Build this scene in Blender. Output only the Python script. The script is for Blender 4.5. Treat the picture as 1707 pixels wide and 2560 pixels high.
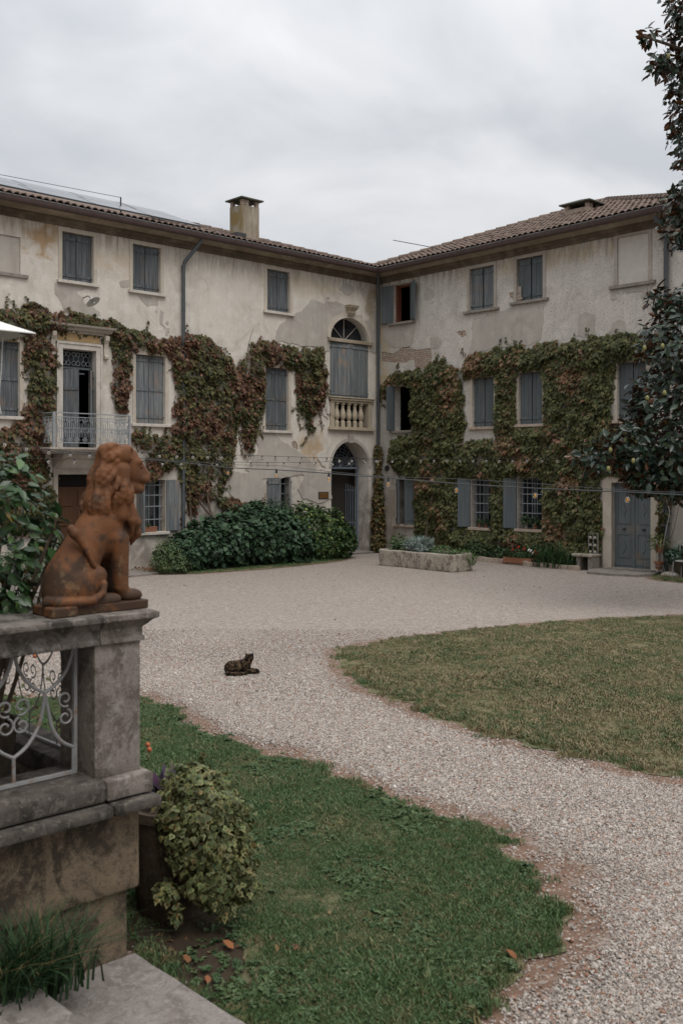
import bpy, bmesh, math, random
import numpy as np
from mathutils import Vector, Matrix, noise
from mathutils.geometry import delaunay_2d_cdt
R = math.radians
rnd = random.Random(7); rng = np.random.default_rng(11)
SC = bpy.context.scene
for o in list(bpy.data.objects): bpy.data.objects.remove(o)

# ------------------------------------------------------------ camera, sky, sun, exposure
# world axes follow the villa: the wing on the left stands on y = 0, the wing on the right on x = 0
cd = bpy.data.cameras.new('camera'); cam = bpy.data.objects.new('camera', cd)
SC.collection.objects.link(cam); SC.camera = cam
cam.location = (-23.292, -22.725, 2.6)
cam.rotation_euler = (R(90), 0, R(-43.6))
cd.sensor_fit = 'VERTICAL'; cd.sensor_width = 24; cd.sensor_height = 36; cd.lens = 35.0
cd.shift_y = -100/2560
cd.clip_start = .05; cd.clip_end = 2000
cd.dof.use_dof = True; cd.dof.focus_distance = 23; cd.dof.aperture_fstop = 4.0

SUN_EL, SUN_AZ = 60, 196           # soft light from behind the camera
w = bpy.data.worlds.new('World'); SC.world = w; w.use_nodes = True
nt = w.node_tree; nt.nodes.clear(); N = nt.nodes.new; K = nt.links.new
sky = N('ShaderNodeTexSky'); sky.sky_type = 'NISHITA'; sky.sun_disc = False
sky.sun_elevation = R(SUN_EL); sky.sun_rotation = R(SUN_AZ)
bsky = N('ShaderNodeBackground'); bsky.inputs['Strength'].default_value = .08; K(sky.outputs[0], bsky.inputs[0])
tc = N('ShaderNodeTexCoord'); sep = N('ShaderNodeSeparateXYZ'); K(tc.outputs['Generated'], sep.inputs[0])
den = N('ShaderNodeMath'); den.operation = 'ADD'; den.inputs[1].default_value = .42
ab = N('ShaderNodeMath'); ab.operation = 'ABSOLUTE'; K(sep.outputs[2], ab.inputs[0]); K(ab.outputs[0], den.inputs[0])
dv = N('ShaderNodeVectorMath'); dv.operation = 'DIVIDE'; K(tc.outputs['Generated'], dv.inputs[0]); K(den.outputs[0], dv.inputs[1])
n1 = N('ShaderNodeTexNoise'); n1.inputs['Scale'].default_value = 3.1; n1.inputs['Detail'].default_value = 5; n1.inputs['Roughness'].default_value = .5; n1.inputs['Distortion'].default_value = .35
mpw = N('ShaderNodeMapping'); mpw.inputs['Location'].default_value = (1.9, .35, .6); mpw.inputs['Scale'].default_value = (1, 1.1, 1)
K(dv.outputs[0], mpw.inputs[0]); K(mpw.outputs[0], n1.inputs['Vector'])
rp = N('ShaderNodeValToRGB'); rp.color_ramp.elements[0].position = .36; rp.color_ramp.elements[0].color = (.56, .582, .615, 1)
rp.color_ramp.elements[1].position = .66; rp.color_ramp.elements[1].color = (.765, .772, .785, 1)
K(n1.outputs[0], rp.inputs[0])
bcl = N('ShaderNodeBackground'); ovc = N('ShaderNodeMath'); ovc.operation = 'MULTIPLY_ADD'; ovc.inputs[1].default_value = 1.65; ovc.inputs[2].default_value = .84; sq = N('ShaderNodeMath'); sq.operation = 'MULTIPLY'; K(ab.outputs[0], sq.inputs[0]); K(ab.outputs[0], sq.inputs[1]); K(sq.outputs[0], ovc.inputs[0])   # an overcast sky brightens towards the zenith
K(ovc.outputs[0], bcl.inputs['Strength']); K(rp.outputs[0], bcl.inputs[0])
mx = N('ShaderNodeMixShader'); mx.inputs[0].default_value = .93; K(bsky.outputs[0], mx.inputs[1]); K(bcl.outputs[0], mx.inputs[2])
ow = N('ShaderNodeOutputWorld'); K(mx.outputs[0], ow.inputs[0])

sd = bpy.data.lights.new('sun', 'SUN'); sd.energy = 1.5; sd.angle = R(40); sd.color = (1, .965, .92)
so = bpy.data.objects.new('sun', sd); SC.collection.objects.link(so)
_a, _e = R(SUN_AZ), R(SUN_EL)
_d = Vector((math.sin(_a)*math.cos(_e), math.cos(_a)*math.cos(_e), math.sin(_e)))
so.rotation_euler = _d.to_track_quat('Z', 'Y').to_euler(); so.location = (-20, -25, 20)

vs = SC.view_settings; vs.view_transform = 'Standard'; vs.look = 'None'; vs.exposure = .2; vs.gamma = 1; vs.use_curve_mapping = False
SC.render.engine = 'CYCLES'; SC.cycles.use_denoising = True
SC.cycles.max_bounces = 6; SC.cycles.diffuse_bounces = 3; SC.cycles.glossy_bounces = 3; SC.cycles.transparent_max_bounces = 6; SC.cycles.transmission_bounces = 4
SC.cycles.caustics_reflective = False; SC.cycles.caustics_refractive = False

# ------------------------------------------------------------ materials
MATS = {}
class NT:
    def __init__(s, name, rough=.8, spec=.3, metal=0.):
        m = bpy.data.materials.new(name); m.use_nodes = True; s.m = m; s.t = m.node_tree; s.b = s.t.nodes['Principled BSDF']
        s.b.inputs['Roughness'].default_value = rough; s.b.inputs['Specular IOR Level'].default_value = spec; s.b.inputs['Metallic'].default_value = metal
        MATS[name] = m; s.g = None
    def n(s, t, **k):
        x = s.t.nodes.new(t)
        for a, v in k.items(): setattr(x, a, v)
        return x
    def l(s, a, b): s.t.links.new(a, b)
    def pos(s):
        if s.g is None: s.g = s.n('ShaderNodeNewGeometry').outputs['Position']
        return s.g
    def mapped(s, sc):
        v = s.n('ShaderNodeVectorMath', operation='MULTIPLY'); s.l(s.pos(), v.inputs[0]); v.inputs[1].default_value = sc; return v.outputs[0]
    def noise(s, scale, detail=4, rough=.55, vec=None, dist=0.):
        x = s.n('ShaderNodeTexNoise'); x.inputs['Scale'].default_value = scale; x.inputs['Detail'].default_value = detail
        x.inputs['Roughness'].default_value = rough; x.inputs['Distortion'].default_value = dist
        s.l(vec if vec is not None else s.pos(), x.inputs['Vector']); return x.outputs[0]
    def voro(s, scale, vec=None, feature='F1'):
        x = s.n('ShaderNodeTexVoronoi', feature=feature); x.inputs['Scale'].default_value = scale
        s.l(vec if vec is not None else s.pos(), x.inputs['Vector']); return x
    def ramp(s, fac, stops, interp='LINEAR'):
        x = s.n('ShaderNodeValToRGB'); cr = x.color_ramp; cr.interpolation = interp
        while len(cr.elements) < len(stops): cr.elements.new(.5)
        for e, (p, c) in zip(cr.elements, stops):
            e.position = p; e.color = (c, c, c, 1) if isinstance(c, (int, float)) else (*c[:3], 1)
        s.l(fac, x.inputs[0]); return x.outputs[0]
    def mix(s, fac, a, b, mode='MIX'):
        x = s.n('ShaderNodeMix', data_type='RGBA', blend_type=mode)
        for sock, v in ((x.inputs[0], fac), (x.inputs[6], a), (x.inputs[7], b)):
            if isinstance(v, (int, float)): sock.default_value = v
            elif isinstance(v, tuple): sock.default_value = (*v[:3], 1)
            else: s.l(v, sock)
        return x.outputs[2]
    def math(s, op, a, b=None):
        x = s.n('ShaderNodeMath', operation=op)
        for sock, v in zip(x.inputs, (a, b)):
            if v is None: continue
            if isinstance(v, (int, float)): sock.default_value = v
            else: s.l(v, sock)
        return x.outputs[0]
    def attr(s, name, out='Fac'): x = s.n('ShaderNodeAttribute', attribute_name=name); return x.outputs[out]
    def rand(s): return s.n('ShaderNodeObjectInfo').outputs['Random']
    def color(s, c):
        if isinstance(c, tuple): s.b.inputs['Base Color'].default_value = (*c[:3], 1)
        else: s.l(c, s.b.inputs['Base Color'])
        return s
    def rough(s, c): s.l(c, s.b.inputs['Roughness']); return s
    def bump(s, h, strength=.3, dist=.01):
        x = s.n('ShaderNodeBump'); x.inputs['Strength'].default_value = strength; x.inputs['Distance'].default_value = dist
        s.l(h, x.inputs['Height']); s.l(x.outputs[0], s.b.inputs['Normal']); return s

def plaster(name, ca, cb, cc, speck, dirty, sp_scale=38., bumpd=.012, stains=()):
    """old lime render: mottled base, vertical water streaks, dark pits, ochre stains with shapes of their own"""
    t = NT(name, .92, .15)
    big = t.noise(.55, 5, .6); mid = t.noise(2.6, 5, .62, dist=.4); streak = t.noise(1., 4, .6, t.mapped((5.5, 5.5, .55)))
    col = t.mix(t.ramp(big, [(.35, 0.), (.65, 1.)]), ca, cb)
    col = t.mix(t.ramp(mid, [(.48, 0.), (.66, .75)]), col, cc)
    bl_ = t.noise(1.15, 6, .7, dist=1.2); col = t.mix(t.ramp(bl_, [(.52, 0.), (.70, .38)]), col, dirty)
    col = t.mix(t.ramp(streak, [(.52, 0.), (.8, .30)]), col, dirty)
    fine = t.noise(sp_scale, 2, .6)
    col = t.mix(t.ramp(fine, [(.56, 0.), (.70, speck)]), col, tuple(v*.42 for v in dirty))
    wf = t.noise(.9, 5, .65, dist=.6)
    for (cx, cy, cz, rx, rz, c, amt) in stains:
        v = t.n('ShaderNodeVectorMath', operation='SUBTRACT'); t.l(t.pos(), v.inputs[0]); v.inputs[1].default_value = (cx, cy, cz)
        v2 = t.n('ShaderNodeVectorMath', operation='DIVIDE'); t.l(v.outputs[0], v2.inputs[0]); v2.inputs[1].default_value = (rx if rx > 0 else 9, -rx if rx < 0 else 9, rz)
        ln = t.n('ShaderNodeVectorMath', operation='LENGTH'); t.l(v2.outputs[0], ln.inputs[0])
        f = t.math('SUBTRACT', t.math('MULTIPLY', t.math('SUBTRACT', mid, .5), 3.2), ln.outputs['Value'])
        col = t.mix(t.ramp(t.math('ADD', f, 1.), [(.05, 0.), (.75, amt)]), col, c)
    if stains:                                                    # run-off below the cornice and a darker tone towards the foot
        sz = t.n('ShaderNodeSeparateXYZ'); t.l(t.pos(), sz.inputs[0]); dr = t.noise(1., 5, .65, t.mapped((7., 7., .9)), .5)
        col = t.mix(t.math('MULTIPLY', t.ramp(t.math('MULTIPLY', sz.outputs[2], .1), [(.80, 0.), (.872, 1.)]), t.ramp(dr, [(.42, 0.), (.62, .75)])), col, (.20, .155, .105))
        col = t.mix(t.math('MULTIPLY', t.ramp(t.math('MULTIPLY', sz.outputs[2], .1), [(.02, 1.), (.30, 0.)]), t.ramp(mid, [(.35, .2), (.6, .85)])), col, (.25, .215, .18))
    t.color(col)
    h = t.math('ADD', t.math('MULTIPLY', fine, .6), t.math('MULTIPLY', mid, .9))
    return t.bump(h, .55, bumpd)

def stone(name, ca, cb, dark, lich, scale=1., rough=.85, lamt=.8, damt=.85, dthr=.52):
    t = NT(name, rough, .25)
    a = t.noise(3.*scale, 6, .65); b = t.noise(9.*scale, 6, .7, dist=.5); d = t.noise(1.7*scale, 6, .7, t.mapped((1.4, 1.4, .8)), .8); f = t.noise(70*scale, 3, .7)
    f2 = t.noise(150*scale, 2, .7); gr = t.math('MULTIPLY', t.math('SUBTRACT', t.math('ADD', f, f2), 1.), .22)
    c = t.mix(t.ramp(a, [(.35, 0.), (.65, 1.)]), ca, cb)
    c = t.mix(t.ramp(t.math('ADD', d, gr), [(dthr-.03, 0.), (dthr+.07, damt)]), c, dark)
    c = t.mix(t.ramp(t.math('ADD', b, gr), [(.55, 0.), (.60, lamt)]), c, lich)
    c = t.mix(t.ramp(t.noise(22*scale, 4, .7), [(.54, 0.), (.64, .45)]), c, dark)
    c = t.mix(t.ramp(f, [(.50, 0.), (.72, .45)]), c, dark)
    t.color(c); return t.bump(t.math('ADD', t.math('MULTIPLY', f, .4), b), .5, .012)

def painted_wood(name, paint, light, wood, amt=.5):
    t = NT(name, .7, .25)
    r = t.rand(); off = t.n('ShaderNodeVectorMath', operation='ADD'); t.l(t.mapped((26., 26., 1.3)), off.inputs[0])
    cmb = t.n('ShaderNodeCombineXYZ'); t.l(t.math('MULTIPLY', r, 40.), cmb.inputs[2]); t.l(cmb.outputs[0], off.inputs[1])
    g = t.noise(1., 5, .65, off.outputs[0]); big = t.noise(1.6, 4, .6)
    c = t.mix(t.ramp(g, [(.44, 0.), (.62, .95)]), paint, light)
    c = t.mix(t.ramp(t.math('ADD', t.math('MULTIPLY', big, .7), t.math('MULTIPLY', g, .55)), [(.68, 0.), (.78, amt)]), c, wood)
    c = t.mix(t.math('MULTIPLY', r, .35), c, tuple(v*.55 for v in paint))
    t.color(c); return t.bump(g, .4, .004)

def metal(name, c, c2, rough=.5, rust=None, ramt=.7, scale=6.):
    t = NT(name, rough, .4)
    a = t.noise(scale, 5, .65); col = t.mix(t.ramp(a, [(.35, 0.), (.7, 1.)]), c, c2)
    if rust: col = t.mix(t.ramp(t.noise(scale*2.3, 5, .7), [(.55, 0.), (.66, ramt)]), col, rust)
    t.color(col); return t

def leafmat(name, rough=.5, spec=.35, trans=.25):
    t = NT(name, rough, spec); col = t.attr('col', 'Color'); t.color(col)
    if trans:
        tr = t.n('ShaderNodeBsdfTranslucent'); t.l(col, tr.inputs[0]); ms = t.n('ShaderNodeMixShader'); ms.inputs[0].default_value = trans
        t.l(t.b.outputs[0], ms.inputs[1]); t.l(tr.outputs[0], ms.inputs[2]); t.l(ms.outputs[0], t.t.nodes['Material Output'].inputs[0])
    return t

OCH = (.36, .22, .085)
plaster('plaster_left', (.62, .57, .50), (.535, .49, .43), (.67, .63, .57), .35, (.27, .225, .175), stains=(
    (-11.7, 0, 8.35, .85, .5, (.33, .20, .085), .8), (-2.9, 0, 3.35, .6, .75, OCH, .6), (-2.95, 0, 2.2, .4, .4, OCH, .55), (-3.3, 0, 8.3, 2.2, .4, (.46, .36, .22), .5), (-9.5, 0, 8.1, 1.6, .5, (.42, .31, .19), .45), (-.35, 0, 8.0, .35, .9, (.22, .15, .07), .7), (-11.0, 0, 6.0, .7, .14, (.46, .27, .08), .9), (-5.6, 0, .5, 6., 1.5, (.27, .235, .20), .9), (-5.2, 0, 1.7, 1.5, .7, (.25, .19, .135), .7), (-1.2, 0, .8, 1.3, 2., (.26, .22, .175), .8)))  # broad grey tones darken the ground floor
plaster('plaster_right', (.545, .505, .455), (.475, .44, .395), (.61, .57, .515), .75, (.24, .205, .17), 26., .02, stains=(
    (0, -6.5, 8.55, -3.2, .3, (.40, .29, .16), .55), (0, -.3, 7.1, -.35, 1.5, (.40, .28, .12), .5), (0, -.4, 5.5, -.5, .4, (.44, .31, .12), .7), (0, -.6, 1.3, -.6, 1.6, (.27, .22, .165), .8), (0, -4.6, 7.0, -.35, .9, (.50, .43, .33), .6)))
plaster('render_grey', (.425, .39, .345), (.375, .342, .302), (.465, .425, .375), .3, (.21, .18, .15), 60., .004)
plaster('limewash_white', (.55, .52, .47), (.50, .46, .40), (.58, .55, .50), .2, (.36, .32, .27))
plaster('surround_plaster', (.49, .435, .36), (.44, .38, .31), (.54, .49, .42), .25, (.30, .25, .2))
plaster('surround_grey', (.39, .35, .30), (.34, .30, .26), (.45, .41, .355), .3, (.25, .21, .175))
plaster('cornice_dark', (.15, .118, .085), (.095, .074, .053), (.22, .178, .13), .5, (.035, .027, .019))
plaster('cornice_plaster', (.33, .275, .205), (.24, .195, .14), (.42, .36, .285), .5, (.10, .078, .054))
stone('sill_stone', (.56, .52, .46), (.50, .46, .41), (.30, .26, .21), (.60, .57, .52), 2., lamt=.3, damt=.4)
stone('sill_grey', (.27, .24, .21), (.23, .20, .175), (.13, .11, .09), (.33, .29, .25), 2., lamt=.4, damt=.5)
stone('warm_stone', (.44, .375, .28), (.38, .32, .235), (.22, .175, .125), (.48, .42, .33), 2.5, lamt=.4, damt=.4)
painted_wood('shutter_weathered', (.078, .087, .094), (.16, .171, .178), (.17, .12, .085), .8)
painted_wood('shutter_faded', (.118, .130, .137), (.22, .231, .234), (.30, .205, .135), .75)
painted_wood('shutter_blue', (.092, .106, .113), (.128, .144, .15), (.16, .13, .1), .3)
painted_wood('door_blue', (.108, .126, .131), (.145, .163, .166), (.22, .15, .09), .5)
painted_wood('brown_wood', (.075, .034, .016), (.115, .054, .026), (.05, .022, .01), .6)
painted_wood('red_wood', (.16, .055, .03), (.2, .075, .04), (.08, .03, .02), .5)
plaster('frieze_ochre', (.42, .27, .12), (.40, .29, .17), (.46, .34, .2), .25, (.2, .13, .07))
NT('board_wood', .7, .2).color((.16, .075, .02))
metal('gutter_brown', (.066, .042, .038), (.09, .060, .054), .6)
metal('gutter_bead', (.30, .31, .32), (.24, .25, .26), .3)
metal('pipe_dark', (.062, .070, .078), (.085, .094, .10), .4)
metal('iron_pale', (.22, .24, .258), (.28, .298, .31), .5, (.16, .085, .045), .5, 12)
metal('iron_blue', (.155, .18, .215), (.19, .215, .25), .5)
metal('iron_dark', (.028, .028, .03), (.05, .048, .045), .5)
metal('iron_white', (.29, .29, .285), (.21, .21, .208), .5, (.20, .095, .04), .9, 9)
metal('panel_glass', (.13, .14, .155), (.15, .16, .175), .32); MATS['panel_glass'].node_tree.nodes['Principled BSDF'].inputs['Specular IOR Level'].default_value = .6
metal('panel_frame', (.02, .02, .02), (.05, .05, .05), .4)
metal('enamel', (.55, .55, .52), (.45, .45, .42), .3)
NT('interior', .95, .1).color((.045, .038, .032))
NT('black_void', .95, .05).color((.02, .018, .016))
g_ = NT('window_glass', .08, .5); g_.color((.018, .02, .024))
t = NT('roof_tile', .9, .15); r = t.rand(); a = t.noise(2.2, 4, .6)
c = t.mix(r, (.122, .086, .07), (.165, .122, .10)); c = t.mix(t.ramp(a, [(.45, 0.), (.7, .8)]), c, (.125, .095, .075)); c = t.mix(t.ramp(t.noise(7, 5, .7), [(.55, 0.), (.68, .55)]), c, (.24, .22, .17)); t.color(c); t.bump(t.noise(40, 3), .3, .005)
stone('cap_concrete', (.13, .13, .105), (.10, .11, .08), (.05, .06, .045), (.17, .18, .13), 2.)
plaster('chimney_plaster', (.36, .315, .25), (.30, .265, .21), (.41, .37, .31), .4, (.16, .115, .055), stains=((-5.45, .5, 10., .16, .6, (.20, .135, .03), .85),))
t = NT('brick', .9, .15); c = t.mix(t.rand(), (.30, .185, .13), (.38, .285, .22)); t.color(t.mix(t.ramp(t.noise(9, 4), [(.35, .15), (.65, .85)]), c, (.42, .37, .31))); t.bump(t.noise(40, 3), .5, .006)
t = NT('mortar', .95, .1); t.color(t.mix(t.noise(12, 4), (.40, .35, .29), (.30, .255, .21)))
# gravel, soil, lawn
GR = [(0., (.16, .138, .122)), (.12, (.26, .226, .202)), (.32, (.37, .33, .297)), (.52, (.42, .378, .335)), (.74, (.465, .422, .38)), (.79, (.34, .262, .21)), (.88, (.27, .135, .085)), (.955, (.53, .495, .455))]
t = NT('gravel', .9, .2); v = t.voro(62.); s3 = t.n('ShaderNodeSeparateColor'); t.l(v.outputs['Color'], s3.inputs[0])
gc = t.ramp(s3.outputs[0], GR, 'CONSTANT'); v2 = t.voro(25.); s4 = t.n('ShaderNodeSeparateColor'); t.l(v2.outputs['Color'], s4.inputs[0]); gc = t.mix(.6, gc, t.ramp(s4.outputs[1], GR, 'CONSTANT')); big = t.noise(.5, 5, .6)
gc = t.mix(t.ramp(t.noise(17., 3, .8), [(.40, .42), (.60, 0.)]), gc, (.26, .222, .19)); gc = t.mix(t.ramp(big, [(.42, 0.), (.68, .38)]), gc, (.31, .265, .225))
gc = t.mix(t.ramp(v.outputs['Distance'], [(.40, 0.), (.65, .4)]), gc, (.17, .145, .125))
sn = t.math('ADD', t.attr('soil'), t.math('MULTIPLY', t.math('SUBTRACT', t.noise(5.5, 6, .7), .5), 1.3))
soil = t.mix(t.noise(9, 6, .7), (.115, .064, .042), (.21, .13, .09)); soil = t.mix(t.ramp(s3.outputs[1], [(.80, 0.), (.82, .8)]), soil, gc)
t.color(t.mix(t.ramp(sn, [(.26, 0.), (.58, .95)]), gc, soil))
t.bump(t.math('MULTIPLY', v.outputs['Distance'], -1.), .9, .012)
t = NT('gravel_stone', .85, .25); t.color(t.mix(t.ramp(t.noise(.5, 5, .6), [(.42, 0.), (.68, .3)]), t.ramp(t.rand(), GR, 'CONSTANT'), (.35, .31, .275)))
t = NT('lawn_soil', .95, .1); t.color(t.mix(t.ramp(t.noise(2.2, 6, .7), [(.4, 0.), (.62, 1.)]), (.10, .105, .055), (.165, .135, .08))); t.bump(t.noise(30, 4, .7), .6, .03)
t = NT('dark_soil', .95, .1); t.color(t.mix(t.noise(14, 6, .7), (.035, .027, .019), (.085, .062, .042))); t.bump(t.noise(40, 5, .7), .8, .03)
def grassmat(name, g1, g2, dry, thr):
    t = NT(name, .55, .25); r = t.rand(); p = t.noise(1.3, 5, .65, dist=.3)
    c = t.mix(r, g1, g2); c = t.mix(t.ramp(r, [(.86, 0.), (.88, .8)]), c, (.20, .15, .085)); c = t.mix(t.ramp(t.math('ADD', p, t.math('MULTIPLY', t.math('SUBTRACT', r, .5), .25)), [(thr, 0.), (thr+.16, .85)]), c, dry)
    t.color(c)
grassmat('grass_green', (.062, .115, .048), (.110, .165, .066), (.20, .18, .09), .54)
grassmat('grass_dry', (.105, .115, .052), (.16, .155, .07), (.26, .205, .12), .37)
t = NT('weed_leaf', .6, .25); t.color(t.mix(t.rand(), (.045, .085, .035), (.085, .125, .05)))
NT('leaf_litter', .8, .2).color((.20, .085, .035))
# foreground
t = NT('terracotta_lion', .68, .3)
a = t.noise(5, 6, .65); d = t.noise(7, 6, .72, dist=.6); cz = t.n('ShaderNodeSeparateXYZ'); t.l(t.pos(), cz.inputs[0])
c = t.mix(t.ramp(a, [(.35, 0.), (.65, 1.)]), (.172, .066, .023), (.098, .040, .016))
lo = t.ramp(t.math('MULTIPLY', t.math('SUBTRACT', cz.outputs[2], 1.87), 1.1), [(.0, .17), (.5, 0.)])
c = t.mix(t.ramp(t.math('ADD', d, lo), [(.54, 0.), (.67, .85)]), c, (.035, .023, .015))
c = t.mix(t.ramp(t.math('ADD', t.noise(11, 6, .7), t.math('MULTIPLY', lo, .55)), [(.63, 0.), (.72, .5)]), c, (.22, .15, .085))
c = t.mix(t.ramp(t.noise(26, 3, .6), [(.66, 0.), (.70, .8)]), c, (.03, .022, .016))
t.color(c); t.bump(t.math('ADD', t.noise(60, 4, .7), t.noise(14, 4)), .25, .006)
stone('balustrade_stone', (.265, .232, .205), (.195, .168, .145), (.075, .06, .048), (.315, .285, .26), 2.6, damt=.7, lamt=.65, dthr=.5)
stone('cap_stone_mat', (.19, .165, .145), (.12, .104, .09), (.035, .03, .025), (.29, .27, .25), 2.6, damt=.9, lamt=.5, dthr=.47)
stone('dark_stone', (.105, .09, .078), (.07, .06, .052), (.026, .022, .018), (.20, .175, .15), 2.6, lamt=.6)
stone('base_stone', (.20, .152, .102), (.15, .112, .074), (.03, .024, .018), (.23, .175, .115), 1.7, lamt=.45, dthr=.5)
stone('step_stone', (.275, .245, .225), (.22, .192, .175), (.115, .095, .082), (.335, .31, .29), 2.8, lamt=.6, damt=.6, dthr=.5)
stone('trough_stone', (.40, .355, .29), (.30, .26, .21), (.10, .08, .06), (.50, .46, .40), 2.)
stone('terrace_floor', (.10, .085, .075), (.075, .064, .056), (.035, .03, .026), (.14, .12, .105), 2.)
stone('paving', (.24, .215, .19), (.20, .175, .155), (.11, .09, .075), (.30, .27, .24), 2., lamt=.4, damt=.5)
stone('pot_old', (.11, .08, .055), (.07, .052, .038), (.03, .024, .018), (.14, .115, .085), 3.)
t = NT('terracotta_pot', .85, .2); t.color(t.mix(t.noise(8, 5, .6), (.24, .095, .05), (.30, .15, .095)))
NT('potting_soil', .95, .1).color((.03, .022, .016))
t = NT('canvas', .85, .15); t.color(t.mix(t.noise(3, 4), (.66, .655, .61), (.72, .715, .68)))
t = NT('bark', .92, .15); v = t.noise(1, 5, .7, t.mapped((22, 22, 5))); t.color(t.mix(v, (.085, .062, .045), (.20, .155, .12))); t.bump(v, .7, .02)
leafmat('leaf', .6, .25, .10); leafmat('leaf_glossy', .34, .45, .1); leafmat('leaf_matte', .7, .2, .2)
NT('cable_black', .5, .3).color((.018, .018, .02)); NT('cable_grey', .4, .4).color((.055, .057, .06)); NT('socket_black', .45, .35).color((.015, .015, .016))
t = NT('globe_glass', .04, .5); t.b.inputs['Transmission Weight'].default_value = .85; t.b.inputs['IOR'].default_value = 1.2; t.color((.92, .90, .86))
t = NT('bulb_glass', .05, .5); tb = t.n('ShaderNodeBsdfTransparent'); tb.inputs[0].default_value = (.93, .90, .84, 1); tg = t.n('ShaderNodeBsdfGlossy'); tg.inputs['Roughness'].default_value = .06; tm = t.n('ShaderNodeMixShader'); fr = t.n('ShaderNodeLayerWeight'); fr.inputs[0].default_value = .35
t.l(t.math('MULTIPLY', fr.outputs['Facing'], .75), tm.inputs[0]); t.l(tb.outputs[0], tm.inputs[1]); t.l(tg.outputs[0], tm.inputs[2]); t.l(tm.outputs[0], t.t.nodes['Material Output'].inputs[0])
NT('filament', .4, .4).color((.85, .40, .05))
NT('petal_red', .6, .2).color((.45, .02, .02)); NT('petal_white', .6, .2).color((.75, .73, .72)); NT('rosehip', .5, .3).color((.42, .12, .05)); NT('pod', .8, .2).color((.21, .20, .085))
t = NT('cat_fur', .95, .1); cn = t.noise(11, 4, .6, t.mapped((1., 1., 1.6)), 1.6)
c = t.mix(t.ramp(cn, [(.50, 0.), (.60, 1.)]), (.012, .009, .007), (.12, .078, .045)); t.color(t.mix(t.ramp(t.noise(26, 3), [(.52, 0.), (.7, .6)]), c, (.02, .014, .011))); t.bump(t.noise(120, 3), .7, .01)

# ------------------------------------------------------------ mesh helpers
WO = {}
def link(o, parent=None, origin=(0, 0, 0)):
    SC.collection.objects.link(o); og = Vector(origin)
    if parent is not None: o.parent = parent; o.location = og - WO[parent.name]
    else: o.location = og
    WO[o.name] = og; return o
def tag(o, label=None, cat=None, group=None, kind=None):
    for k, v in (('label', label), ('category', cat), ('group', group), ('kind', kind)):
        if v: o[k] = v
    return o
def thing(name, loc, label, cat, group=None):
    o = bpy.data.objects.new(name, None); o.empty_display_size = .2; link(o, None, loc); return tag(o, label, cat, group)
def clone(o, off, parent=None, mirror=False):
    c = o.copy(); SC.collection.objects.link(c); c.parent = parent; WO[c.name] = WO[o.name] + Vector(off)
    c.location = WO[c.name] - (WO[parent.name] if parent else Vector((0, 0, 0))); return c
def clone_tree(o, off, parent=None):
    c = clone(o, off, parent)
    for ch in [x for x in o.children if x is not c]: clone_tree(ch, off, c)
    return c
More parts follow.
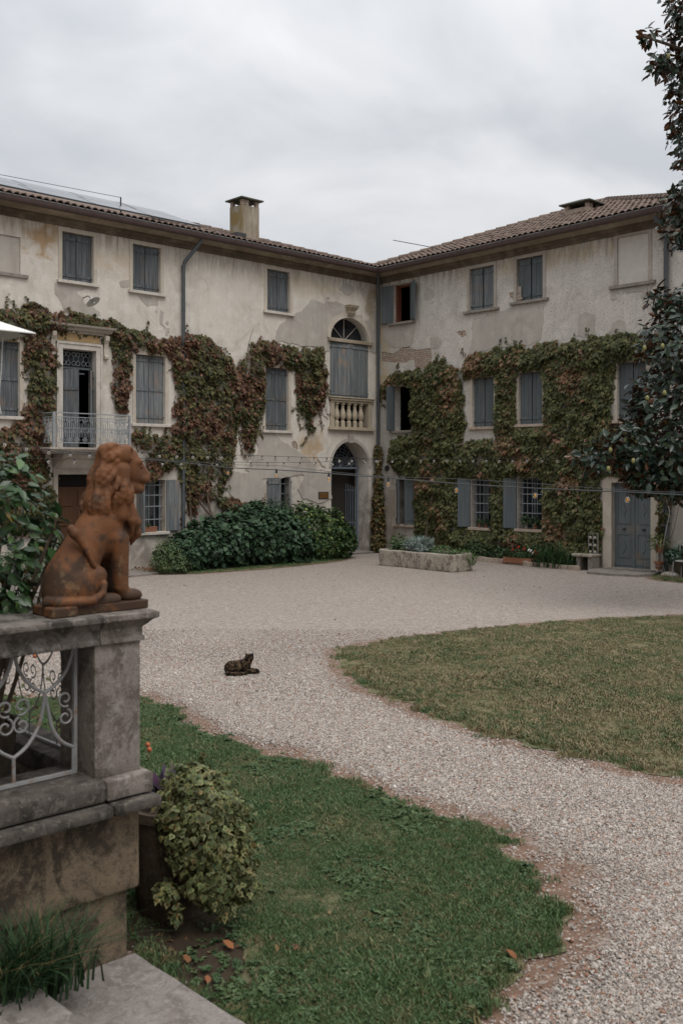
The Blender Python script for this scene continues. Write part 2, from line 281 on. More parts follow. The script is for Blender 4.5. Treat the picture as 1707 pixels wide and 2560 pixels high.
class MB:
    def __init__(s): s.V = []; s.F = []
    def add(s, V, F):
        b = len(s.V); s.V += [tuple(v) for v in V]; s.F += [tuple(i+b for i in f) for f in F]; return s
    def box(s, x0, x1, y0, y1, z0, z1):
        return s.add([(x0, y0, z0), (x1, y0, z0), (x1, y1, z0), (x0, y1, z0), (x0, y0, z1), (x1, y0, z1), (x1, y1, z1), (x0, y1, z1)],
                     [(0, 3, 2, 1), (4, 5, 6, 7), (0, 1, 5, 4), (1, 2, 6, 5), (2, 3, 7, 6), (3, 0, 4, 7)])
    def fbox(s, W, s0, s1, o0, o1, z0, z1):
        V = [W(a, o, z) for z in (z0, z1) for a, o in ((s0, o0), (s1, o0), (s1, o1), (s0, o1))]
        return s.add(V, [(0, 3, 2, 1), (4, 5, 6, 7), (0, 1, 5, 4), (1, 2, 6, 5), (2, 3, 7, 6), (3, 0, 4, 7)])
    def tube(s, pts, r, n=8, caps=True, r2=None):
        P = [Vector(p) for p in pts]; m = len(P); V = []; F = []; up = None
        for i, p in enumerate(P):
            d = (P[min(i+1, m-1)] - P[max(i-1, 0)]).normalized()
            if up is None:
                up = Vector((0, 0, 1)) if abs(d.z) < .9 else Vector((1, 0, 0))
            a = d.cross(up)
            if a.length < 1e-4: a = d.orthogonal()
            a.normalize(); b = a.cross(d).normalized(); up = b
            rr = r[i] if isinstance(r, (list, tuple)) else (r if r2 is None else r + (r2-r)*i/(m-1))
            for k in range(n):
                an = 2*math.pi*k/n; V.append(p + a*(math.cos(an)*rr) + b*(math.sin(an)*rr))
        for i in range(m-1):
            for k in range(n): F.append((i*n+k, i*n+(k+1) % n, (i+1)*n+(k+1) % n, (i+1)*n+k))
        if caps: F.append(tuple(reversed(range(n)))); F.append(tuple((m-1)*n+k for k in range(n)))
        return s.add(V, F)
    def lathe(s, prof, c, n=16, jit=0., cap=True):
        V = []; F = []; m = len(prof)
        for r, z in prof:
            for k in range(n):
                an = 2*math.pi*k/n; rr = r*(1+jit*math.sin(3*an+z*9)); V.append((c[0]+rr*math.cos(an), c[1]+rr*math.sin(an), c[2]+z))
        for i in range(m-1):
            for k in range(n): F.append((i*n+k, i*n+(k+1) % n, (i+1)*n+(k+1) % n, (i+1)*n+k))
        if cap: F.append(tuple(reversed(range(n)))); F.append(tuple((m-1)*n+k for k in range(n)))
        return s.add(V, F)
    def sphere(s, c, r, n=10, m=7):
        rx, ry, rz = (r, r, r) if isinstance(r, (int, float)) else r
        V = [(c[0], c[1], c[2]-rz)]; F = []
        for i in range(1, m):
            t = math.pi*i/m
            for k in range(n):
                an = 2*math.pi*k/n; V.append((c[0]+rx*math.sin(t)*math.cos(an), c[1]+ry*math.sin(t)*math.sin(an), c[2]-rz*math.cos(t)))
        V.append((c[0], c[1], c[2]+rz)); e = len(V)-1
        for k in range(n): F.append((0, 1+(k+1) % n, 1+k)); F.append((e, e-n+k, e-n+(k+1) % n))
        for i in range(m-2):
            for k in range(n): F.append((1+i*n+k, 1+i*n+(k+1) % n, 1+(i+1)*n+(k+1) % n, 1+(i+1)*n+k))
        return s.add(V, F)
    def loft(s, rings, close=True, caps=True):
        n = len(rings[0]); F = []; V = [p for rg in rings for p in rg]
        for i in range(len(rings)-1):
            for k in range(n if close else n-1): F.append((i*n+k, i*n+(k+1) % n, (i+1)*n+(k+1) % n, (i+1)*n+k))
        if caps: F.append(tuple(reversed(range(n)))); F.append(tuple((len(rings)-1)*n+k for k in range(n)))
        return s.add(V, F)
    def prism(s, W, poly, o0, o1):
        n = len(poly); V = [W(a, o0, z) for a, z in poly] + [W(a, o1, z) for a, z in poly]
        return s.add(V, [tuple(range(n)), tuple(reversed(range(n, 2*n)))] + [(k, (k+1) % n, n+(k+1) % n, n+k) for k in range(n)])
    def build(s, name, mat, parent=None, smooth=False, bevel=0., origin=None, kind=None, seg=2, wob=0.):
        V = np.array(s.V, float)
        og = Vector(((V[:, 0].min()+V[:, 0].max())/2, (V[:, 1].min()+V[:, 1].max())/2, V[:, 2].min())) if origin is None else Vector(origin)
        me = bpy.data.meshes.new(name); me.from_pydata([tuple(v) for v in V - np.array(og)], [], s.F)
        bm = bmesh.new(); bm.from_mesh(me)
        bmesh.ops.remove_doubles(bm, verts=bm.verts, dist=1e-5)
        if bevel:
            es = [e for e in bm.edges if len(e.link_faces) == 2 and e.calc_face_angle(0) > .5]
            bmesh.ops.bevel(bm, geom=es, offset=bevel, segments=seg, profile=.5, affect='EDGES', clamp_overlap=True)
        if wob:
            bmesh.ops.subdivide_edges(bm, edges=[e for e in bm.edges if e.calc_length() > .08], cuts=6, use_grid_fill=True)
            for v in bm.verts:
                q = v.co + og; v.co += Vector((noise.noise(q*5), noise.noise(q*5+Vector((9, 0, 0))), noise.noise(q*5+Vector((0, 9, 0)))))*wob
        bmesh.ops.recalc_face_normals(bm, faces=bm.faces)
        if smooth:
            for f in bm.faces: f.smooth = True
        bm.to_mesh(me); bm.free()
        if smooth and smooth != 'all':
            try: me.set_sharp_from_angle(angle=R(40))
            except Exception: pass
        me.materials.append(MATS[mat]); o = link(bpy.data.objects.new(name, me), parent, og)
        if kind: o['kind'] = kind
        return o
def fastmesh(name, V, F, mat, parent=None, col=None, kind=None, smooth=False, origin=None):
    V = np.asarray(V, np.float32); F = np.asarray(F, np.int32)
    og = np.array([(V[:, 0].min()+V[:, 0].max())/2, (V[:, 1].min()+V[:, 1].max())/2, V[:, 2].min()], np.float32) if origin is None else np.array(origin, np.float32)
    me = bpy.data.meshes.new(name); me.vertices.add(len(V)); me.vertices.foreach_set('co', (V-og).ravel())
    k = F.shape[1]; me.loops.add(F.size); me.loops.foreach_set('vertex_index', F.ravel())
    me.polygons.add(len(F)); me.polygons.foreach_set('loop_start', np.arange(0, F.size, k, dtype=np.int32))
    if smooth: me.polygons.foreach_set('use_smooth', np.ones(len(F), bool))
    me.update(calc_edges=True)
    if col is not None:
        a = me.attributes.new('col', 'FLOAT_COLOR', 'POINT'); a.data.foreach_set('color', np.asarray(col, np.float32).ravel())
    me.materials.append(MATS[mat]); o = link(bpy.data.objects.new(name, me), parent, tuple(float(x) for x in og))
    if kind: o['kind'] = kind
    return o

# leaf templates: (across, along, out of plane, weight of second colour), triangles
def fan(out, c=(0, .4, .06, 0)):
    V = [c] + out; n = len(out); return np.array(V, float), np.array([(0, 1+i, 1+(i+1) % n) for i in range(n)])
LEAF = {
 'creeper': fan([(0, 0, 0, 0), (.34, .05, -.08, .3), (.27, .27, .0, 0), (.56, .5, -.12, .5), (.25, .58, 0, 0), (0, 1.05, -.2, .6), (-.25, .58, 0, 0), (-.56, .5, -.12, .5), (-.27, .27, 0, 0), (-.34, .05, -.08, .3)]),
 'ivy': fan([(0, 0, 0, .6), (.3, -.06, -.03, 1), (.5, .28, -.08, 1), (.27, .5, 0, 1), (0, .95, -.12, 1), (-.27, .5, 0, 1), (-.5, .28, -.08, 1), (-.3, -.06, -.03, 1)], (0, .36, .04, -.35)),
 'ovate': (np.array([(0, 0, 0, 0), (.27, .33, .06, 0), (.22, .7, .03, 0), (0, 1, -.1, .3), (-.22, .7, .03, 0), (-.27, .33, .06, 0), (0, .5, -.02, 0)], float), np.array([(6, 0, 1), (6, 1, 2), (6, 2, 3), (6, 3, 4), (6, 4, 5), (6, 5, 0)])),
 'long': (np.array([(0, 0, 0, 0), (.1, .35, .03, 0), (.08, .7, -.04, 0), (0, 1, -.16, .4), (-.08, .7, -.04, 0), (-.1, .35, .03, 0)], float), np.array([(0, 1, 5), (1, 2, 4), (1, 4, 5), (2, 3, 4)])),
}
def unit(a): return a/np.maximum(np.linalg.norm(a, axis=-1, keepdims=True), 1e-9)
def leaves(name, mat, parent, pos, nor, tip, size, col, shape, col2=None, kind='stuff', wid=1., origin=None, raw=False):
    """pos, nor, tip: (N,3); one small leaf mesh per entry, all in one part"""
    T, F = LEAF[shape]; n = len(pos); nor = unit(nor); tip = unit(tip - nor*(tip*nor).sum(1, keepdims=True)); sid = np.cross(tip, nor)
    s = np.asarray(size).reshape(n, 1, 1)
    V = pos[:, None, :] + s*(T[None, :, 0:1]*wid*sid[:, None, :] + T[None, :, 1:2]*tip[:, None, :] + T[None, :, 2:3]*nor[:, None, :])
    k = len(T); FF = (F[None] + (np.arange(n)*k)[:, None, None]).reshape(-1, 3)
    wv = T[:, 3][None, :, None]; C1 = col[:, None, :]; C2 = C1*1.12 if col2 is None else (col2[:, None, :] if col2.ndim == 2 else col2[None, None, :])
    C = np.clip(C1*(1-wv)+C2*wv, 0, 1); C = np.concatenate([np.broadcast_to(C, (n, k, 3)), np.ones((n, k, 1))], 2)
    if raw: return V, F, C
    return fastmesh(name, V.reshape(-1, 3), FF, mat, parent, C.reshape(-1, 4), kind, origin=origin)
def pick(cols, n, w=None, jit=.18):
    cols = np.array(cols, float); i = rng.choice(len(cols), n, p=(np.array(w)/sum(w) if w else None)); return cols[i]*(1+rng.uniform(-jit, jit, (n, 1)))*(1+rng.uniform(-.06, .06, (n, 3)))
def vnoise(P, sc=1., seed=0.):
    return np.array([noise.noise(Vector((p[0]*sc+seed, p[1]*sc-seed, p[2]*sc+.3*seed))) for p in P])
def single_leaves(parent, mat, V, F, C, name='leaf', cap=300):
    """each leaf an object of its own"""
    for v, c in zip(V[:cap], C[:cap]): fastmesh(name, v, F, mat, parent, c, origin=tuple(v[0]))
def inpoly(P, poly):
    x, y = P[:, 0], P[:, 1]; r = np.zeros(len(P), bool); m = len(poly)
    for i in range(m):
        x1, y1 = poly[i]; x2, y2 = poly[(i+1) % m]
        c = (y1 > y) != (y2 > y); xs = (x2-x1)*(y-y1)/((y2-y1) if y2 != y1 else 1e-9)+x1; r ^= c & (x < xs)
    return r
def polydist(P, poly):
    d = np.full(len(P), 1e9); m = len(poly)
    for i in range(m):
        a = np.array(poly[i], float); b = np.array(poly[(i+1) % m], float); ab = b-a
        t = np.clip(((P-a)@ab)/(ab@ab+1e-12), 0, 1); d = np.minimum(d, np.linalg.norm(P-a-t[:, None]*ab, axis=1))
    return d
def rough_poly(poly, amp, step=.12, seed=0.):
    """densify an outline and let it wander"""
    out = []
    for i, p in enumerate(poly):
        q = poly[(i+1) % len(poly)]; L = math.dist(p, q); k = max(1, int(L/step))
        for j in range(k):
            x = p[0]+(q[0]-p[0])*j/k; y = p[1]+(q[1]-p[1])*j/k
            out.append((x+amp*noise.noise((x*4, y*4, seed)), y+amp*noise.noise((x*4, y*4, seed+7)))) if True else None
    return out
def smooth_poly(poly, it=2):
    for _ in range(it):
        n = len(poly); poly = [p for i in range(n) for p in (tuple(.75*a+.25*b for a, b in zip(poly[i], poly[(i+1) % n])), tuple(.25*a+.75*b for a, b in zip(poly[i], poly[(i+1) % n])))]
    return poly
SRC = {}
def scatter(name, srcs, P, rot, scl, idx, parent=None, kind='stuff'):
    """instances of a few source meshes on given points (uncountable small stuff only)"""
    key = tuple(m.name for m in srcs)
    if key not in SRC:
        c = bpy.data.collections.new('src_'+name)
        for i, m in enumerate(srcs): c.objects.link(bpy.data.objects.new('src_%s_%02d' % (name, i), m))
        SRC[key] = c
    me = bpy.data.meshes.new(name); n = len(P); me.vertices.add(n); me.vertices.foreach_set('co', np.asarray(P, np.float32).ravel())
    for nm, ty, d, key2 in (('rot', 'FLOAT_VECTOR', rot, 'vector'), ('scl', 'FLOAT', scl, 'value'), ('idx', 'INT', idx, 'value')):
        a = me.attributes.new(nm, ty, 'POINT'); a.data.foreach_set(key2, np.asarray(d, np.int32 if ty == 'INT' else np.float32).ravel())
    o = link(bpy.data.objects.new(name, me), parent)
    g = bpy.data.node_groups.new('scatter_'+name, 'GeometryNodeTree')
    g.interface.new_socket('Geometry', in_out='INPUT', socket_type='NodeSocketGeometry'); g.interface.new_socket('Geometry', in_out='OUTPUT', socket_type='NodeSocketGeometry')
    gi = g.nodes.new('NodeGroupInput'); go = g.nodes.new('NodeGroupOutput'); ip = g.nodes.new('GeometryNodeInstanceOnPoints')
    ci = g.nodes.new('GeometryNodeCollectionInfo'); ci.inputs['Collection'].default_value = SRC[key]; ci.inputs['Separate Children'].default_value = True; ci.inputs['Reset Children'].default_value = True
    def na(nm, ty): x = g.nodes.new('GeometryNodeInputNamedAttribute'); x.data_type = ty; x.inputs['Name'].default_value = nm; return x.outputs['Attribute']
    er = g.nodes.new('FunctionNodeEulerToRotation'); L = g.links.new
    L(na('rot', 'FLOAT_VECTOR'), er.inputs[0]); L(gi.outputs[0], ip.inputs['Points']); L(ci.outputs[0], ip.inputs['Instance']); ip.inputs['Pick Instance'].default_value = True
    L(na('idx', 'INT'), ip.inputs['Instance Index']); L(er.outputs[0], ip.inputs['Rotation']); L(na('scl', 'FLOAT'), ip.inputs['Scale']); L(ip.outputs[0], go.inputs[0])
    md = o.modifiers.new('scatter', 'NODES'); md.node_group = g
    return tag(o, kind=kind)
def spline(pts, k=8):
    """Catmull-Rom through 3-D points"""
    P = [Vector(p) for p in pts]; out = []
    for i in range(len(P)-1):
        a, b, c, d = P[max(i-1, 0)], P[i], P[i+1], P[min(i+2, len(P)-1)]
        for j in range(k):
            t = j/k; out.append(.5*((2*b)+(c-a)*t+(2*a-5*b+4*c-d)*t*t+(3*b-a-3*c+d)*t**3))
    return out+[P[-1]]

# ------------------------------------------------------------ ground
LAWN_A = [(-17.006,-12.808),(-17.221,-13.747),(-17.504,-14.695),(-17.465,-15.269),(-17.35,-15.828),(-17.506,-16.185),(-17.444,-16.67),(-17.556,-17.187),(-17.56,-17.742),(-17.53,-18.167),(-17.688,-18.418),(-17.862,-18.838),(-18.042,-19.049),(-18.258,-19.279),(-18.416,-19.447),(-18.615,-19.552),(-18.85,-19.601),(-19.118,-19.601),(-19.301,-19.56),(-19.463,-19.622),(-19.65,-19.74),(-20.1,-20.2),(-20.44,-20.6),(-20.44,-18.0),(-20.35,-15.),(-20.35,-11.0),(-19.2,-11.2),(-18.2,-11.9)]
LAWN_B = [(-13.385,-12.195),(-12.576,-12.104),(-11.716,-12.212),(-10.365,-12.432),(-8.997,-12.761),(-7.739,-13.262),(-6.455,-13.971),(-5.0,-14.9),(-5.,-22.5),(-15.3,-22.5),(-15.35,-20.),(-15.396,-18.62),(-15.49,-18.192),(-15.48,-17.75),(-15.469,-17.272),(-15.454,-16.647),(-15.34,-16.051),(-15.253,-15.488),(-15.086,-14.939),(-14.902,-14.336),(-14.474,-13.514),(-13.91,-12.839)]
BED_A = [(-9.7,-.02),(-9.5,-.95),(-8.47,-1.75),(-6.549,-2.02),(-4.887,-1.9),(-3.057,-1.56),(-2.3,-.9),(-2.35,-.02)]
BED_B = [(-.02,-4.0),(-.42,-4.3),(-.42,-4.7),(-.3,-6.2),(-.36,-7.4),(-.55,-7.9),(-.02,-8.0)]
BED_C = [(-.02,-10.),(-.7,-10.05),(-1.3,-10.6),(-1.5,-12.5),(-.02,-12.5)]
LA, LB = rough_poly(LAWN_A, .2, .08), rough_poly(LAWN_B, .22, .1, 3.)
gx = np.arange(-24., 1.01, .125); GX, GY = np.meshgrid(gx, gx, indexing='ij'); GP = np.stack([GX.ravel(), GY.ravel()], 1); ng = len(gx)
def soilmask(P):
    s = np.zeros(len(P))
    for poly, wdt, amt in ((LAWN_A, .48, 1.0), (LAWN_B, .42, .9), (BED_A, .3, .8), (BED_B, .15, .6), (BED_C, .3, .8)):
        d = polydist(P, poly); ins = inpoly(P, poly); d = np.where(ins, 0, d); s = np.maximum(s, amt*np.clip(1-d/wdt, 0, 1))
    # wide worn corner of the left lawn
    d = np.linalg.norm((P-np.array([-17.75, -18.9]))/np.array([.55, .8]), axis=1); s = np.maximum(s, .7*np.clip(1.1-d, 0, 1))
    return s
und = .012*vnoise(np.c_[GP, np.zeros(len(GP))], .6)
V = np.c_[GP, und]; ii = np.arange(ng*ng).reshape(ng, ng)
Q = np.stack([ii[:-1, :-1], ii[1:, :-1], ii[1:, 1:], ii[:-1, 1:]], -1).reshape(-1, 4)
b = len(V); E = 300.; a0, a1 = gx[0], gx[-1]
V = np.r_[V, [(-E, -E, 0), (E, -E, 0), (E, E, 0), (-E, E, 0), (a0, a0, 0), (a1, a0, 0), (a1, a1, 0), (a0, a1, 0)]]
Q = np.r_[Q, [(b, b+1, b+5, b+4), (b+1, b+2, b+6, b+5), (b+2, b+3, b+7, b+6), (b+3, b, b+4, b+7)]]
ground = fastmesh('ground', V, Q, 'gravel', origin=(0, 0, 0), kind='structure', smooth=True)
at_ = ground.data.attributes.new('soil', 'FLOAT', 'POINT'); at_.data.foreach_set('value', np.r_[soilmask(GP), np.zeros(8)].astype(np.float32))
tag(ground, 'pale gravel courtyard and path running between the lawns', 'gravel')

def lawn(name, poly, label, h, mat='lawn_soil'):
    P = np.array(poly); x = np.arange(P[:, 0].min(), P[:, 0].max(), .16); y = np.arange(P[:, 1].min(), P[:, 1].max(), .16)
    I = np.stack(np.meshgrid(x, y), -1).reshape(-1, 2); I = I[inpoly(I, poly)]; I = I[polydist(I, poly) > .07]
    vs_ = [Vector(p) for p in poly]+[Vector(p) for p in I]; n = len(poly)
    v2, e2, f2, *_ = delaunay_2d_cdt(vs_, [(i, (i+1) % n) for i in range(n)], [], 1, 1e-5)
    A = np.array([tuple(v) for v in v2]); d = polydist(A, poly); z = .006+h*np.clip(d/.3, 0, 1)+.012*vnoise(np.c_[A, np.zeros(len(A))], 1.1)*np.clip(d/.3, 0, 1)
    C = A[np.array([list(f) for f in f2])].mean(1); ok = inpoly(C, poly)
    o = fastmesh(name, np.c_[A, z], np.array([list(f) for f in f2])[ok], mat, kind='structure', smooth=True); return tag(o, label, 'lawn')
lawn('lawn', LA, 'green lawn beside the terrace and the ivy pot', .022); lawn('lawn', LB, 'drier lawn beyond the curving gravel path', .022)
lawn('flower_bed', rough_poly(BED_A, .06, .12), 'earth bed under the big dark shrubs', .03); lawn('flower_bed', rough_poly(BED_B, .02, .12), 'earth bed edged with brick below the ivy', .05); lawn('flower_bed', rough_poly(BED_C, .05, .12), 'weedy earth strip right of the blue door', .02)

lawn('flower_bed', rough_poly([(-20.43, -17.4), (-19.75, -17.5), (-19.6, -18.1), (-19.85, -18.6), (-20.15, -18.85), (-20.43, -18.95)], .12, .06, 5.), 'dark bare soil round the ivy pot', .045, 'dark_soil')
# grass: tufts of real blades
def tuft(name, n, h, spread, mat, wd=.0042, lean=.5):
    V = []; F = []; r = random.Random(name)
    for i in range(n):
        a = r.uniform(0, 6.283); d = spread*math.sqrt(r.random()); x, y = d*math.cos(a), d*math.sin(a); b = r.uniform(0, 6.283); hh = h*r.uniform(.5, 1.15); le = hh*r.uniform(.1, lean)*1.6; c = r.uniform(0, 6.283)
        dx, dy = math.cos(b)*wd, math.sin(b)*wd; k = len(V)
        V += [(x-dx, y-dy, -.01), (x+dx, y+dy, -.01), (x+dx*.8+le*.35*math.cos(c), y+dy*.8+le*.35*math.sin(c), hh*.6), (x-dx*.8+le*.35*math.cos(c), y-dy*.8+le*.35*math.sin(c), hh*.6), (x+le*math.cos(c), y+le*math.sin(c), hh)]
        F += [(k, k+1, k+2), (k, k+2, k+3), (k+3, k+2, k+4)]
    me = bpy.data.meshes.new(name); me.from_pydata(V, [], F); me.materials.append(MATS[mat]); return me
TG = [tuft('grass_tuft_%d' % i, 22, h, .05, 'grass_green', .0032, .8) for i, h in enumerate((.022, .028, .036, .02))]
TD = [tuft('dry_tuft_%d' % i, 18, h, .055, 'grass_dry', .005, .8) for i, h in enumerate((.02, .026, .034, .018))]
CAMP = np.array([-23.292, -22.725]); CF = np.array([.6896, .7242]); CR = np.array([.7242, -.6896])
def inview(P, m=.4):
    d = P-CAMP; t = d@CF; s = d@CR; return (t > 2.5) & (np.abs(s) < .343*t+m)
def grass(name, poly, dens, src, label, thin, seed, zz=.02):
    P = np.array(poly); lo, hi = P.min(0)-.2, P.max(0)+.2; n = int(dens*np.prod(hi-lo)); X = rng.uniform(lo, hi, (n, 2)); X = X[inview(X)]
    d = polydist(X, poly)*np.where(inpoly(X, poly), 1, -1); ok = d > -.22; X, d = X[ok], d[ok]; Z = np.c_[X, np.zeros(len(X))]; q = vnoise(Z, 1.5, seed)+.45*vnoise(Z, 5., seed); e = vnoise(Z, 4.5, seed+3)+.6*vnoise(Z, 13., seed+4)
    keep = (d+.13*e+rng.normal(0, .05, len(X)) > .09) & (rng.random(len(X)) < np.clip(d/.35+.45, .1, 1)) & (q < thin+rng.normal(0, .16, len(X))) & (np.linalg.norm((X-np.array([-20.15, -18.3]))/np.array([.35, .55]), axis=1)+.5*e > rng.uniform(.55, 1.1, len(X))); X = X[keep]; q = q[keep]; m = len(X)
    o = scatter(name, src, np.c_[X, np.full(m, zz)], np.c_[rng.normal(0, .15, (m, 2)), rng.uniform(0, 6.28, m)], rng.uniform(.7, 1.25, m)*np.clip(1.0-.45*q, .6, 1.5), rng.integers(0, len(src), m))
    return tag(o, label, 'grass')
grass('grass', LA, 3600, TG, 'short green grass of the lawn by the terrace', .95, 2.)
grass('grass', LB, 1300, TD+TG[:2], 'thin dry grass of the lawn beyond the path', .6, 5.)
grass('grass', rough_poly(BED_A, .06, .12), 500, TG, 'grass fringe in front of the dark shrubs', .3, 9., .025)
grass('grass', rough_poly(BED_C, .05, .12), 500, TG+TD, 'weeds growing right of the blue door', .2, 12.)
# loose stones of the gravel, near the camera
def pebble(i):
    bm = bmesh.new(); bmesh.ops.create_icosphere(bm, subdivisions=1, radius=.0072); r = random.Random(i)
    for v in bm.verts: v.co = Vector((v.co.x*r.uniform(.8, 1.35), v.co.y*r.uniform(.7, 1.1), v.co.z*r.uniform(.5, .8)))
    me = bpy.data.meshes.new('pebble_%d' % i); bm.to_mesh(me); bm.free(); me.materials.append(MATS['gravel_stone']); return me
n = 1500000; t_ = rng.uniform(3.2, 16.5, n); keep = rng.random(n) < np.clip((16.8-t_)/7., 0, 1)*np.clip(t_/13., 0, 1); t_ = t_[keep]; s_ = rng.uniform(-.345, .345, len(t_))*t_
X = CAMP+t_[:, None]*CF+s_[:, None]*CR; sm = soilmask(X); ins = inpoly(X, LAWN_A) | inpoly(X, LAWN_B); dl = np.minimum(polydist(X, LAWN_A), polydist(X, LAWN_B))
sm = np.clip(sm*(1+.55*(vnoise(np.c_[X, np.zeros(len(X))], 3.3, 1.)+.6*vnoise(np.c_[X, np.zeros(len(X))], 9., 2.))), 0, 1.2); pr_ = np.where(ins, .05*np.exp(-dl/.12), np.clip(1.02-1.5*sm, .05, 1)); keep = (rng.random(len(X)) < pr_) & (X[:, 0] > -20.4); X = X[keep]; m = len(X)
tag(scatter('gravel', [pebble(i) for i in range(5)], np.c_[X, rng.uniform(.001, .009, m)], rng.uniform(-3.1, 3.1, (m, 3))*np.array([.3, .3, 1]), rng.lognormal(-.05, .32, m), rng.integers(0, 5, m)), 'loose gravel stones lying on the path', 'gravel')

# weeds in the near lawn: flat rosettes and clover patches
def rosette(nm, k, s, c):
    V = []; F = []; r = random.Random(nm)
    for i in range(k):
        a = r.uniform(0, 6.283); L = s*r.uniform(.6, 1.2); w_ = L*.28; h = r.uniform(.008, .02); b = len(V); ca, sa = math.cos(a), math.sin(a); q = r.uniform(0, s*.8); ox, oy = q*math.cos(a*3), q*math.sin(a*3)
        V += [(ox, oy, .004), (ox+ca*L*.5-sa*w_, oy+sa*L*.5+ca*w_, h), (ox+ca*L, oy+sa*L, h*.7), (ox+ca*L*.5+sa*w_, oy+sa*L*.5-ca*w_, h)]; F += [(b, b+3, b+2, b+1)]
    me = bpy.data.meshes.new(nm); me.from_pydata(V, [], F); me.materials.append(MATS[c]); return me
WD = [rosette('weed_%d' % i, k, s, 'weed_leaf') for i, (k, s) in enumerate(((16, .03), (22, .022), (12, .045), (26, .018)))]
X = rng.uniform((-20.4, -20.4), (-17.3, -13.), (14000, 2)); X = X[inview(X)]; X = X[inpoly(X, LA)]; q = vnoise(np.c_[X, np.zeros(len(X))], 2.1, 33.); X = X[(q > .12+rng.normal(0, .1, len(X))) & (rng.random(len(X)) < .5)]; m = len(X)
tag(scatter('weeds', WD, np.c_[X, np.full(m, .036)], np.c_[rng.normal(0, .2, (m, 2)), rng.uniform(0, 6.28, m)], rng.uniform(.6, 1.2, m), rng.integers(0, 4, m)), 'broad-leaved weeds and clover among the near lawn', 'weeds')

# ------------------------------------------------------------ the villa
def WL(s, o, z): return (s, -o, z)            # wing on the left: s runs right along the wall, o comes out of it
def WR(s, o, z): return (-o, -s, z)           # wing on the right
PATCH_L=[[(-11.45,7.29),(-11.41,7.03),(-11.27,6.86),(-11.21,6.56),(-10.59,6.59),(-10.16,6.63),(-10.24,6.72),(-10.42,6.8),(-10.68,6.89),(-10.66,7.04),(-10.85,7.1),(-10.85,7.17),(-10.33,7.24),(-10.24,7.3),(-10.85,7.31)],[(-9.58,7.59),(-9.35,7.66),(-9.3,7.51),(-9.46,7.4),(-9.55,7.42)],[(-9.05,7.22),(-8.88,7.1),(-8.79,7.02),(-8.6,7.05),(-8.43,7.07),(-8.45,7.23),(-8.79,7.25)],[(-8.36,6.97),(-8.26,6.92),(-8.31,6.67),(-8.23,6.51),(-8.07,6.5),(-8.11,6.3),(-8.19,6.31),(-8.19,6.48),(-8.37,6.64)],[(-12.85,8.21),(-12.62,8.27),(-12.35,8.28),(-12.35,7.54),(-12.37,7.41),(-12.85,7.39)],[(-1.61,8.53),(-1.44,8.61),(-1.24,8.53),(-1.09,8.4),(-1.11,8.27),(-1.34,8.18),(-1.54,8.25),(-1.63,8.4)],[(-0.8,8.47),(-0.69,8.52),(-0.63,8.37),(-0.69,8.28),(-0.78,8.35)],[(-3.55,7.36),(-3.18,7.61),(-2.95,7.85),(-2.42,7.83),(-1.94,7.93),(-1.54,7.87),(-1.46,7.66),(-1.69,7.53),(-2.01,7.32),(-2.18,6.94),(-2.5,6.41),(-3.37,6.44),(-4.36,6.49),(-4.28,6.84),(-4.19,7.02),(-3.83,7.23)],[(-2.43,6.8),(-2.33,7.06),(-2.15,7.1),(-2.13,6.98),(-2.19,6.7),(-2.2,6.4),(-2.22,6.36),(-2.5,6.39),(-2.47,6.61)],[(-0.94,7.62),(-0.81,7.65),(-0.74,7.55),(-0.81,7.46),(-0.93,7.5)],[(-0.62,7.46),(-0.39,7.49),(-0.29,7.35),(-0.24,7.18),(-0.17,6.75),(-0.07,6.54),(-0.17,6.46),(-0.35,6.52),(-0.37,6.69),(-0.27,6.91),(-0.37,7.13),(-0.47,7.32)],[(-0.25,7.76),(-0.06,7.89),(-0.03,6.58),(-0.25,6.49),(-0.41,6.74),(-0.25,7.24)],[(-5.18,3.68),(-4.83,3.85),(-4.4,3.72),(-4.01,3.47),(-3.67,3.28),(-3.27,3.14),(-2.8,2.84),(-2.71,2.66),(-3.04,2.49),(-3.38,2.53),(-3.84,2.45),(-4.94,2.41),(-5.26,2.53),(-5.47,2.7),(-5.18,3.03),(-4.99,3.16),(-5.04,3.37),(-5.15,3.49)],[(-5.98,2.62),(-4.94,2.55),(-4.86,2.41),(-4.86,1.78),(-5.47,1.5),(-6.13,2.05),(-6.08,2.45)],[(-3.21,2.49),(-2.8,2.62),(-2.14,2.62),(-2.11,1.77),(-2.68,1.65),(-3.27,1.79),(-3.5,2.1)]]
BRICK_L=[[(-3.73,3.48),(-3.61,3.57),(-3.47,3.44),(-3.44,3.25),(-3.61,3.31),(-3.71,3.37)],[(-3.33,2.05),(-3.1,2.12),(-3.04,1.96),(-3.27,1.9)]]
WHITE_L=[[(-2.62,3.17),(-2.38,3.22),(-2.29,3.11),(-2.38,2.93),(-2.32,2.77),(-2.5,2.79),(-2.68,3.01)],[(-2.56,4.65),(-2.26,4.84),(-2.17,4.49),(-2.23,4.26),(-2.44,4.34),(-2.53,4.47)]]
OCHRE_L=[[(-12.2,8.23),(-11.88,8.62),(-11.52,8.71),(-11.31,8.71),(-11.39,8.36),(-11.76,8.2),(-12.08,8.1)],[(-2.92,4.19),(-2.68,4.25),(-2.62,3.76),(-2.74,3.32),(-2.74,3.06),(-2.92,3.14),(-3.1,3.31),(-3.04,3.75)],[(-3.61,2.49),(-3.38,2.49),(-3.21,2.23),(-3.04,2.09),(-3.33,2.01),(-3.5,2.23)]]
